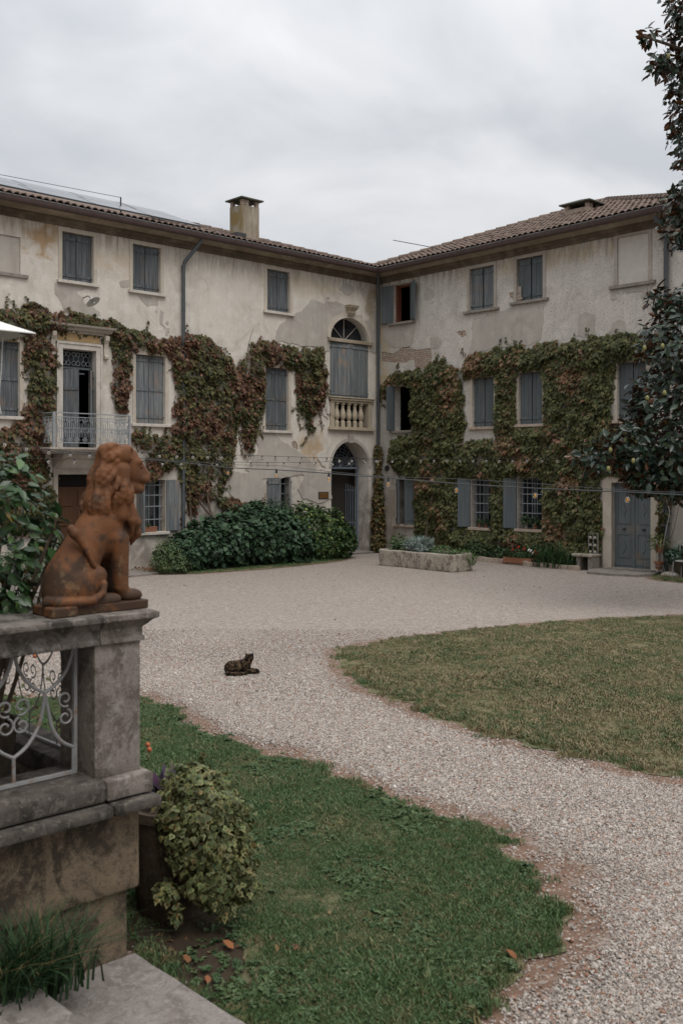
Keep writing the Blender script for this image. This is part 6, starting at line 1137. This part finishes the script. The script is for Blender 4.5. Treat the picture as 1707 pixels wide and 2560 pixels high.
creeper(WR, IVY_R, hr, 800, .36, .12, col_right, 'olive green creeper covering the grey roughcast wing', (3., .05, 0), [
    ([(2.2, .2, 0), (2.3, .15, 1.2), (2.6, .12, 2.6), (2.4, .1, 4.2), (1.8, .08, 5.4)], .045), ([(2.6, .12, 2.6), (3.3, .1, 3.4), (5.1, .1, 3.3), (7.0, .1, 4.0), (7.4, .08, 5.6)], .035), ([(7.3, .15, 0), (7.2, .12, 1.6), (7.3, .1, 3.), (7.6, .08, 4.8), (8.4, .06, 5.8)], .04), ([(5.0, .1, .1), (5.0, .1, 1.5), (5.05, .1, 3.2), (5.1, .08, 5.2), (4.2, .06, 5.8)], .03)], 21., .5, 90)
cv = plant('corner_ivy', 'narrow ivy column climbing the corner drainpipe', 'ivy', (-.28, -.3, 0), [(-.26, -.26, .35, .24, .24, .4), (-.25, -.25, .95, .22, .22, .5), (-.24, -.24, 1.6, .19, .19, .5), (-.22, -.22, 2.25, .14, .14, .45), (-.2, -.2, 2.75, .09, .09, .25), (-.2, -.2, 3.2, .13, .13, .32)], 1500, .10, 'creeper', [(.085, .075, .028), (.12, .085, .03), (.06, .065, .025), (.15, .09, .04)], seed=5., nst=3, inner=.2, up=.3, droop=1.2, lat=.3)

# ------------------------------------------------------------ shrubs along the wing on the left
DK = [(.030, .060, .030), (.042, .078, .040), (.022, .045, .024), (.055, .095, .05)]
plant('big_shrub', 'big dark green broadleaf shrub against the cream wall', 'shrub', (-6.4, -1.05, 0), [(-8.3, -1.0, .42, .6, .6, .5), (-7.6, -1.0, .62, .75, .7, .62), (-6.8, -1.05, .78, .8, .75, .75), (-6.0, -1.0, .85, .8, .75, .82), (-5.3, -1.1, .8, .75, .75, .78), (-4.8, -1.15, .55, .7, .65, .6), (-5.6, -.7, 1.1, .6, .4, .62)], 9000, .135, 'ovate', DK, seed=2., nst=12, wid=1.35, lump=.3, up=.6, droop=.7)
plant('fern_spray', 'loose feathery spray above the dark shrub by the small window', 'shrub', (-4.9, -.5, 0), [(-4.9, -.5, 1.55, .4, .3, .32), (-5.6, -.5, 1.5, .45, .3, .3), (-4.4, -.5, 1.5, .25, .25, .3)], 700, .12, 'long', [(.05, .085, .045), (.035, .065, .035), (.07, .105, .055)], seed=31., nst=8, inner=.4, wid=1.3)
yg = np.array([.17, .22, .05])
plant('light_shrub', 'rounded shrub with yellow-green tips left of the archway', 'shrub', (-3.2, -.9, 0), [(-3.9, -.85, .85, .7, .6, .82), (-3.2, -.9, .75, .75, .65, .75), (-2.6, -.9, .55, .55, .5, .58), (-3.5, -1.2, .45, .7, .4, .45)], 6500, .10, 'ovate', [(.045, .08, .028), (.06, .10, .03), (.032, .06, .022), (.15, .19, .045)], [5, 4, 4, 1.], seed=6., nst=10, wid=1.2, lump=.28, up=.6)
plant('small_shrub', 'small pale feathery shrub at the left end of the dark one', 'shrub', (-9.0, -1.15, 0), [(-8.95, -1.2, .42, .45, .4, .45), (-8.75, -1.45, .25, .35, .3, .28)], 1900, .075, 'long', [(.075, .11, .045), (.10, .135, .055), (.055, .085, .035)], seed=12., nst=8, wid=1.9, inner=.3)
plant('grey_shrub', 'grey-green narrow-leaved shrub behind the lion statue', 'shrub', (-12.5, -1.2, 0), [(-12.6, -1.2, .45, .55, .5, .5), (-12.1, -1.3, .55, .45, .45, .5), (-13.0, -1.2, .4, .5, .5, .42)], 2600, .09, 'long', [(.085, .12, .065), (.11, .15, .085), (.06, .09, .045)], seed=15., nst=10, wid=1.8, inner=.3)
# ------------------------------------------------------------ magnolia at the right edge
t = leafmat('leaf_magnolia', .3, .4, 0); bk = t.n('ShaderNodeNewGeometry').outputs['Backfacing']; t.color(t.mix(bk, t.attr('col', 'Color'), (.095, .042, .017)))
TX, TY = cam_at(1850, 1180, 20.)[:2]
mg = thing('magnolia_tree', (TX, TY, 0), 'tall glossy magnolia tree reaching in at the right edge', 'tree')
m = MB(); m.tube([(TX, TY, 0), (TX+.05, TY, 1.2), (TX-.05, TY+.05, 4), (TX, TY, 8), (TX+.05, TY, 12.5)], [.27, .21, .17, .11, .03], 12); m.build('trunk', 'bark', mg, smooth=True)
B = [blob(*b) for b in ((1768, 20, 19.8, (.85, .85, .75)), (1775, 150, 19.8, (.95, .95, .8)), (1622, 95, 19.7, (.13, .13, .22)), (1650, 165, 19.7, (.2, .2, .25)), (1775, 260, 19.7, (.85, .85, .8)), (1782, 360, 19.6, (.8, .8, .7)), (1785, 500, 19.5, (1.0, 1.0, .5)), (1795, 575, 19.5, (1.05, 1.05, .42)), (1815, 770, 19.2, (1.25, 1.25, .6)), (1645, 745, 19.1, (.22, .22, .2)), (1790, 860, 19., (1.45, 1.45, .9)), (1780, 980, 18.9, (1.5, 1.5, .9)), (1750, 1080, 18.8, (1.35, 1.35, .8)), (1640, 1000, 18.8, (.5, .5, .4)), (1660, 1130, 18.6, (.8, .8, .55)), (1570, 1110, 18.6, (.55, .55, .42)), (1500, 1150, 18.6, (.4, .4, .24)), (1450, 1138, 18.6, (.18, .18, .14)), (1700, 1200, 18.5, (.75, .75, .4)), (1610, 1195, 18.5, (.45, .45, .3)))]
B2 = [(TX+1.0, TY-1.1, z, r, r, 1.2) for z, r in ((4., 2.2), (5.6, 2.0), (7.3, 1.7), (9., 1.5), (10.6, 1.2), (12., .9))]
P, u = bush_points(B, 13000, .3, .3, 9., 1.9); P2, u2 = bush_points(B2, 3500, .25, .3, 19., 1.9); P = np.r_[P, P2]; u = np.r_[u, u2]; n = len(P)
nor, tip = orient(u, n, .55, .5, -.05, 1.); col = pick([(.012, .026, .014), (.018, .036, .018), (.008, .018, .010), (.032, .05, .024)], n, [5, 4, 4, 1.2]); sz = .20*rng.uniform(.65, 1.2, n)
dd = P[:, :2]-CAMP; pxx = (dd@CR)/(dd@CF); o_ = np.argsort(pxx); P, nor, tip, col, sz = P[o_], nor[o_], tip[o_], col[o_], sz[o_]
V, F, C = leaves('leaf', 'leaf_magnolia', mg, P, nor, tip, sz, col, 'ovate', raw=True, wid=.8); sel = np.zeros(n, bool); sel[rng.choice(3000, 300, False)] = True; single_leaves(mg, 'leaf_magnolia', V[sel], F, C[sel]); k = V.shape[1]; V, C = V[~sel], C[~sel]
fastmesh('foliage', V.reshape(-1, 3), (F[None]+(np.arange(len(V))*k)[:, None, None]).reshape(-1, 3), 'leaf_magnolia', mg, C.reshape(-1, 4), 'stuff')
for b in B:
    c = Vector(b[:3]); m = MB(); h = max(1.3, c.z-1.0); s_ = Vector((TX, TY, h)); m.tube(spline([s_, (s_+c)/2+Vector((0, 0, .2)), c, c+(c-s_).normalized()*max(b[3:5])*.8], 5), .05, 6, r2=.012); m.build('branch', 'bark', mg, smooth=True)
for (px, py, t_) in ((1610, 870, 17.8), (1617, 995, 17.8), (1660, 982, 17.6), (1525, 1125, 18.), (1582, 1152, 17.8), (1520, 1172, 18.), (1655, 865, 17.6), (1670, 140, 18.9)): m = MB(); m.sphere(cam_at(px, py, t_), (.035, .035, .05), 8, 6); m.build('seed_pod', 'pod', mg, smooth='all')

# ------------------------------------------------------------ stone trough and its plants
tr_ = thing('stone_trough', (-3., -4.7, 0), 'long rough-hewn stone trough planted with herbs', 'trough')
def ring(x0, x1, y0, y1, ch, z): return [(x0+ch, y0, z), (x1-ch, y0, z), (x1, y0+ch, z), (x1, y1-ch, z), (x1-ch, y1, z), (x0+ch, y1, z), (x0, y1-ch, z), (x0, y0+ch, z)]
m = MB(); x0, x1, y0, y1 = -3.45, -2.6, -6.08, -3.32
m.loft([ring(x0, x1, y0, y1, .1, 0), ring(x0-.01, x1+.01, y0-.01, y1+.01, .1, .45), ring(x0+.12, x1-.12, y0+.14, y1-.14, .06, .455), ring(x0+.14, x1-.14, y0+.16, y1-.16, .06, .30)]); m.build('trough_body', 'trough_stone', tr_, smooth=True, bevel=.02, wob=.014)
m = MB(); m.loft([ring(x0+.12, x1-.12, y0+.14, y1-.14, .05, .3), ring(x0+.12, x1-.12, y0+.14, y1-.14, .05, .40)]); m.build('soil', 'potting_soil', tr_)
plant('lavender', 'silvery lavender mound in the middle of the trough', 'lavender', (-3.0, -4.6, .38), [(-3.0, -4.5, .55, .34, .45, .26)], 900, .16, 'long', [(.16, .20, .175), (.20, .24, .21), (.12, .16, .135)], seed=41., nst=6, wid=.9, up=.2, droop=-.9, inner=.35)
plant('sage_plant', 'upright leafy herb at the left end of the trough', 'herb', (-3.0, -3.75, .38), [(-3.0, -3.75, .6, .26, .3, .28)], 420, .09, 'ovate', [(.06, .10, .045), (.085, .125, .055)], seed=42., nst=8, inner=.4)
plant('trailing_herb', 'bright green trailing herb at the right end of the trough', 'herb', (-2.95, -5.45, .38), [(-2.95, -5.3, .48, .28, .35, .16), (-2.9, -5.85, .42, .26, .25, .16), (-2.75, -6.1, .33, .15, .12, .2)], 900, .06, 'ovate', [(.075, .13, .04), (.10, .155, .05), (.05, .09, .035)], seed=43., nst=6)
# ------------------------------------------------------------ flower bed edged with bricks
be_ = thing('brick_edging', (-.5, -6.1, 0), 'row of worn bricks edging the flower bed below the ivy', 'edging')
for i in range(20):
    y = -4.35-i*.185; f = i/19; x = -.44-.10*math.sin(f*1.6)-(.12*f if f > .5 else 0)
    m = MB(); e = rnd.uniform(-.01, .01); m.box(x-.055+e, x+.05+e, y-.172, y, -.02, .13+rnd.uniform(-.015, .02)); m.build('brick', 'brick', be_, bevel=.008, seg=1)
plant('bed_greenery', 'low dark greenery along the foot of the ivy wall', 'plant', (-.25, -5.0, 0), [(-.3, -4.3, .3, .25, .5, .3), (-.25, -5.2, .22, .2, .5, .25), (-.25, -6.3, .28, .2, .6, .3)], 1800, .08, 'ovate', [(.04, .07, .03), (.055, .09, .035), (.03, .05, .022)], seed=44., nst=8)
fp = thing('flower_box', (-.48, -5.95, .05), 'terracotta box of red and white flowers in the bed', 'flower box'); m = MB(); m.loft([[(-.6, -6.45, z), (-.42-.0, -6.45, z), (-.42, -5.5, z), (-.6, -5.5, z)] for z in (.05, .2)]); m.build('box', 'terracotta_pot', fp, bevel=.01)
P, u = bush_points([(-.5, -5.9, .30, .16, .5, .12)], 420, .3, .3, 3.); n = len(P); nor, tip = orient(u, n); leaves('foliage', 'leaf', fp, P, nor, tip, rng.uniform(.04, .07, n), pick([(.045, .08, .03), (.03, .055, .022)], n), 'ovate')
for i, (y, z, mt) in enumerate(((-6.0, .50, 'petal_red'), (-6.2, .46, 'petal_red'), (-6.55, .40, 'petal_red'), (-6.62, .36, 'petal_red'), (-6.35, .44, 'petal_white'), (-6.42, .42, 'petal_white'), (-6.5, .38, 'petal_white'), (-5.8, .42, 'petal_red'))):
    for k in range(4): a = k*1.57; m = MB(); m.sphere((-.56+.018*math.cos(a), y+.024*math.cos(a+1), z+.02*math.sin(a)), (.012, .024, .022), 6, 5); m.build('petal', mt, fp, smooth='all')
    m = MB(); m.tube([(-.52, y, .22), (-.55, y, z)], .004, 4); m.build('stem', 'pod', fp)
# strap-leaved clump
ag = thing('agapanthus_clump', (-.55, -7.25, 0), 'arching strap-leaved green clump left of the stone bench', 'plant'); V = []; F = []; C = []
for i in range(260):
    a = rnd.uniform(0, 6.283); b = Vector((-.5+rnd.gauss(0, .12), -7.15+rnd.gauss(0, .32), .02)); L = rnd.uniform(.4, .85); le = rnd.uniform(.4, .85)*L; d = Vector((math.cos(a)*.8-.25, math.sin(a), 0)); s_ = Vector((-d.y, d.x, 0)).normalized()*.015; k = len(V); c = np.array([.04, .08, .03])*rnd.uniform(.6, 1.5)
    for t in (0, .3, .6, .85, 1):
        p = b+Vector((0, 0, 1))*(L*(1.25*t-.75*t*t*le/L*1.2))+d*(le*t); q = s_*(1-t*t*.9); V += [p-q, p+q]; C += [(*c, 1)]*2
    F += [(k+2*j, k+2*j+1, k+2*j+3, k+2*j+2) for j in range(4)]
fastmesh('blades', np.array(V), F, 'leaf', ag, C, 'stuff')
# ------------------------------------------------------------ bench, lantern rack, step, pots round the blue door
bn = thing('stone_bench', (-.36, -8.05, 0), 'small stone bench left of the blue door', 'bench'); m = MB(); m.box(-.58, -.08, -8.34, -7.72, .36, .43); m.build('seat', 'trough_stone', bn, smooth=True, bevel=.015, wob=.004)
for y in (-8.26, -7.9): m = MB(); m.box(-.52, -.14, y-.06, y+.06, 0, .36); m.build('leg', 'sill_grey', bn, bevel=.01)
rk = thing('candle_rack', (-.2, -8.17, .43), 'cream metal rack of glass candle holders on the bench', 'candle rack')
for y in (-8.03, -8.17, -8.31): m = MB(); m.box(-.215, -.195, y-.008, y+.008, .432, .98); m.build('upright', 'iron_white', rk)
for z in (.44, .63, .82, .97): m = MB(); m.box(-.214, -.196, -8.302, -8.038, z, z+.014); m.build('crossbar', 'iron_white', rk)
for z in (.454, .634, .834):
    for y in (-8.1, -8.24): m = MB(); m.lathe([(.025, 0), (.035, .03), (.032, .06), (.03, .06)], (-.235, y, z), 10, cap=False); m.build('glass_cup', 'sill_stone', rk, smooth=True)
sp = thing('door_step', (-.7, -9.2, 0), 'low worn stone step slab in front of the blue door', 'step'); P = rough_poly([(-.02, -8.4), (-.75, -8.35), (-1.25, -8.65), (-1.3, -9.3), (-1.1, -9.95), (-.5, -10.1), (-.02, -10.05)], .02, .1); m = MB(); n = len(P); m.add([(x, y, 0) for x, y in P]+[(x, y, .07) for x, y in P], [tuple(range(n)), tuple(range(n, 2*n))]+[(k, (k+1) % n, n+(k+1) % n, n+k) for k in range(n)]); m.build('slab', 'paving', sp, bevel=.015)
m = MB(); m.fbox(WR, 8.5, 9.9, .0, .3, .071, .095); m.build('sill_slab', 'paving', sp, bevel=.006)
SX, SY = -.30, -10.12
psd = thing('plant_stand', (SX, SY, 0), 'thin white metal plant stand with terracotta pots right of the blue door', 'plant stand')
for (z, r) in ((.25, .12), (.78, .13)): m = MB(); m.tube([(SX+r*math.cos(a), SY+r*math.sin(a), z) for a in np.linspace(0, 6.283, 17)], .008, 5, caps=False); m.build('hoop', 'iron_white', psd)
for a in (.6, 2.7, 4.8): m = MB(); m.tube(spline([(SX+.19*math.cos(a), SY+.19*math.sin(a), .0), (SX+.11*math.cos(a), SY+.11*math.sin(a), .26), (SX+.07*math.cos(a), SY+.07*math.sin(a), .5), (SX+.13*math.cos(a), SY+.13*math.sin(a), .78)], 5), .008, 5); m.build('leg', 'iron_white', psd)
m = MB(); m.tube(spline([(SX-.02, SY-.12, .75), (SX, SY-.2, 1.2), (SX, SY-.28, 1.6), (SX, SY-.18, 1.88), (SX, SY+.02, 1.98), (SX, SY+.08, 1.95)], 6), .012, 6); m.build('hook', 'iron_white', psd, smooth=True)
def pot_at(c, r, h, label, mat='terracotta_pot', group=None):
    p = thing('flower_pot', c, label, 'pot', group); m = MB(); m.lathe([(r*.62, 0), (r*.9, h*.72), (r*1.0, h*.74), (r*1.02, h), (r*.88, h), (r*.85, h*.8), (.001, h*.8)], c, 16, cap=False); m.build('pot_body', mat, p, smooth=True); return p
pot_at((SX, SY, .58), .13, .22, 'terracotta pot of spiky leaves on top of the white stand'); pot_at((SX, SY, .16), .12, .2, 'empty terracotta pot low on the white stand')
plant('spider_plant', 'thin arching green leaves in the pot on the white stand', 'plant', (SX, SY, .75), [(SX, SY, .86, .18, .18, .12)], 150, .22, 'long', [(.07, .10, .035), (.10, .13, .045), (.16, .14, .05)], seed=50., nst=2, wid=.5, droop=-.1)
pot_at((-.35, -10.75, .0), .24, .42, 'big dark terracotta pot by the white chair', 'pot_old'); plant('pot_plant', 'dark leafy plant in the big pot by the white chair', 'plant', (-.35, -10.75, .36), [(-.35, -10.7, .55, .26, .3, .2)], 420, .12, 'ovate', [(.03, .055, .03), (.045, .08, .045), (.09, .12, .09)], seed=51., nst=5, wid=1.3)
plant('climbing_plant', 'trailing climber on the wall right of the blue door', 'climber', (-.12, -10.15, .3), [(-.12, -10.12, 2.1, .15, .16, .35), (-.14, -10.15, 1.65, .14, .14, .3), (-.14, -10.1, 1.2, .10, .12, .25), (-.14, -10.7, 2.2, .15, .5, .25)], 520, .11, 'ovate', [(.06, .085, .03), (.09, .10, .035), (.04, .06, .025), (.16, .09, .04)], seed=52., nst=4, wid=1.2, droop=1.2)
m = MB(); m.sphere((-.55, -10.55, .06), (.16, .24, .09), 14, 9); tag(m.build('rounded_stone', 'trough_stone', smooth='all'), 'pale rounded stone lying in the weeds by the wall', 'stone')
# white wrought chair, mostly outside the frame
ch = thing('garden_chair', (-.75, -11.05, 0), 'white metal garden chair cut off by the right edge', 'chair'); CX0, CY0 = -.75, -11.05
for sx in (-.2, .2):
    for sy in (-.2, .2): m = MB(); m.tube([(CX0+sx*1.1, CY0+sy*1.1, 0), (CX0+sx, CY0+sy, .45)], .012, 6); m.build('leg', 'iron_white', ch)
m = MB(); m.tube([(CX0+.22*math.cos(a), CY0+.22*math.sin(a), .45) for a in np.linspace(0, 6.283, 21)], .012, 6, caps=False); 
m.lathe([(.001, .44), (.21, .44), (.21, .455), (.001, .455)], (CX0, CY0, 0), 20, cap=False); m.build('seat', 'iron_white', ch)
m = MB(); m.tube(spline([(CX0+.2, CY0+.2, .45), (CX0+.24, CY0+.26, .75), (CX0+.22, CY0+.12, .93), (CX0+.2, CY0, .98), (CX0+.22, CY0-.12, .93), (CX0+.24, CY0-.26, .75), (CX0+.2, CY0-.2, .45)], 6), .013, 6); m.build('backrest', 'iron_white', ch)
# pots on the window sills
for i, (s, z, r, lab) in enumerate(((4.18, .96, .055, 'small terracotta pot on the sill of the left barred window'), (4.42, .96, .055, 'smaller terracotta pot half hidden by ivy on the left barred sill'), (5.85, .99, .075, 'grey-white pot on the sill of the right barred window'), (6.16, .99, .075, 'terracotta pot at the right end of the right barred sill'))):
    c = WR(s, .0, z); pot_at(c, r, r*2., lab, 'sill_grey' if i == 2 else 'terracotta_pot'); plant('sill_plant', lab.split(' on ')[0].replace('pot', 'pot plant')+' growing on sill number '+'abcd'[i] if False else ('leafy plant in the '+lab), 'plant', (c[0], c[1], z+r*1.6), [(c[0], c[1], z+r*3.2, r*1.7, r*1.7, r*1.8)], 110, r*1.1, 'ovate', [(.05, .08, .035), (.035, .06, .028)], seed=60.+i, nst=2)
fb = thing('window_box', WL(-8.72, .02, 1.0), 'terracotta window box on the sill behind the lion', 'window box'); m = MB(); m.loft([[WL(a, o, z) for a, o in ((-8.95+e, -.06+e), (-8.5-e, -.06+e), (-8.5-e, .08-e), (-8.95+e, .08-e))] for z, e in ((1.005, .015), (1.12, .005), (1.12, 0), (1.145, 0))]); m.build('box', 'terracotta_pot', fb)
plant('sill_plant', 'small sprig growing in the window box behind the lion', 'plant', WL(-8.75, .02, 1.12), [(-8.78, -.02, 1.2, .1, .05, .06)], 60, .05, 'ovate', [(.05, .08, .035)], seed=70., nst=2)
# paving by the wall behind the lion, dry leaves
m = MB(); P = rough_poly([(-16, -.01), (-16, -1.0), (-11.5, -1.0), (-10.2, -1.35), (-9.2, -1.2), (-9.0, -.01)], .02, .15); n = len(P); m.add([(x, y, -.02) for x, y in P]+[(x, y, .05) for x, y in P], [tuple(range(n)), tuple(range(n, 2*n))]+[(k, (k+1) % n, n+(k+1) % n, n+k) for k in range(n)]); tag(m.build('pavement', 'paving', bevel=.01, kind='structure'), 'strip of stone paving along the cream wing', 'pavement')
nl = 240; P = np.c_[rng.uniform(-9.3, -8.3, nl), rng.uniform(-.9, -.05, nl), rng.uniform(.05, .09, nl)]; tag(leaves('leaf_litter', 'leaf_matte', None, P, np.array([0, 0, 1.])+rng.normal(0, .4, (nl, 3)), rng.normal(0, 1, (nl, 3)), rng.uniform(.04, .09, nl), pick([(.20, .10, .055), (.14, .07, .04), (.24, .14, .08)], nl), 'ovate', wid=1.2), 'brown leaf litter swept against the wall', 'leaf litter')

# ------------------------------------------------------------ string lights
def bulb_lathe(c, s, socket=True):
    g = [(.001, -.0), (.013*s, -.002*s), (.024*s, -.012*s), (.030*s, -.03*s), (.028*s, -.045*s), (.016*s, -.062*s), (.013*s, -.075*s)]; m = MB(); m.lathe([(r, z) for r, z in g], c, 12, cap=False); return m
def sag(a, b, n, dip):
    a, b = Vector(a), Vector(b); return [a+(b-a)*(i/n)-Vector((0, 0, dip*4*(i/n)*(1-i/n))) for i in range(n+1)]
fl = thing('festoon_lights', (-11.2, -10, 2.3), 'thick black festoon cable with large amber filament bulbs', 'string lights')
FPT = [(-12.6, -1.9, 3.05), (-12.038, -5.134, 2.864), (-11.574, -7.233, 2.69), (-11.473, -8.572, 2.64), (-11.316, -9.826, 2.575), (-11.209, -11.171, 2.50), (-11.156, -12.602, 2.42), (-11.087, -14.049, 2.36), (-11.0, -15.513, 2.325), (-11.05, -16.6, 2.30), (-11.1, -18.5, 2.34)]
m = MB(); m.tube(spline(FPT, 6), .010, 6); m.build('cable', 'cable_grey', fl, smooth=True); m = MB(); m.tube(spline([(x, y, z+.05-.03*math.sin(i*1.7)) for i, (x, y, z) in enumerate(FPT)], 6), .004, 5); m.build('support_wire', 'cable_grey', fl)
for i in range(2, 9):
    x, y, z = FPT[i]; m = MB(); m.lathe([(.012, 0), (.018, -.01), (.02, -.05), (.026, -.052), (.026, -.062), (.02, -.064)], (x, y, z+.005), 12); m.lathe([(.009, .02), (.009, -.01)], (x, y, z), 8); sk = m.build('socket', 'socket_black', fl, smooth=True)
    c = (x, y, z-.150); b = bulb_lathe(c, 1.28); V = [(p[0], p[1], c[2]+(p[2]-c[2])*-1) for p in b.V]; q = MB(); q.add(V, b.F); q.build('bulb', 'bulb_glass', fl, smooth='all')
    for a in range(4): q = MB(); an = a*1.57; q.tube([(x+.010*math.cos(an), y+.010*math.sin(an), c[2]+.022), (x+.007*math.cos(an), y+.007*math.sin(an), c[2]+.066)], .0065, 5); q.build('filament', 'filament', fl)
def fairy(label, pts, n, ph):
    t = thing('string_lights', pts[len(pts)//2], label, 'string lights', 'clear globe strings'); S = spline(pts, 12); m = MB(); m.tube(S, .005, 5); m.build('cable', 'cable_black', t)
    L = [0]
    for a, b in zip(S[:-1], S[1:]): L.append(L[-1]+(b-a).length)
    for i in range(n):
        d = L[-1]*(i+ph)/n; k = max(j for j in range(len(L)) if L[j] <= d); f = (d-L[k])/max(L[k+1]-L[k], 1e-6) if k+1 < len(L) else 0; p = S[k].lerp(S[min(k+1, len(S)-1)], f)
        m = MB(); m.lathe([(.012, .0), (.014, -.045)], p, 8); m.build('socket', 'socket_black', t); m = MB(); m.sphere((p.x, p.y, p.z-.075), .034, 10, 7); m.build('bulb', 'globe_glass', t, smooth='all')
fairy('upper string of clear globe bulbs across the cream wing', [cam_at(*p) for p in ((-60, 1085, 19.), (60, 1112, 19.5), (190, 1130, 20.), (330, 1130, 21.), (480, 1135, 22.), (640, 1139, 23.5), (800, 1144, 25.), (960, 1147, 26.5))], 26, .3)
fairy('lower string of clear globe bulbs across the cream wing', [cam_at(*p) for p in ((-60, 1150, 20.), (110, 1146, 20.5), (300, 1150, 21.5), (480, 1154, 23.), (640, 1156, 24.5), (800, 1155, 26.), (930, 1150, 27.))], 20, .6)
fairy('string of clear globe bulbs across the ivy of the grey wing', [cam_at(*p) for p in ((930, 1148, 26.5), (1050, 1146, 26.), (1180, 1146, 25.), (1300, 1146, 24.), (1450, 1145, 23.), (1650, 1138, 21.5))], 20, .4)
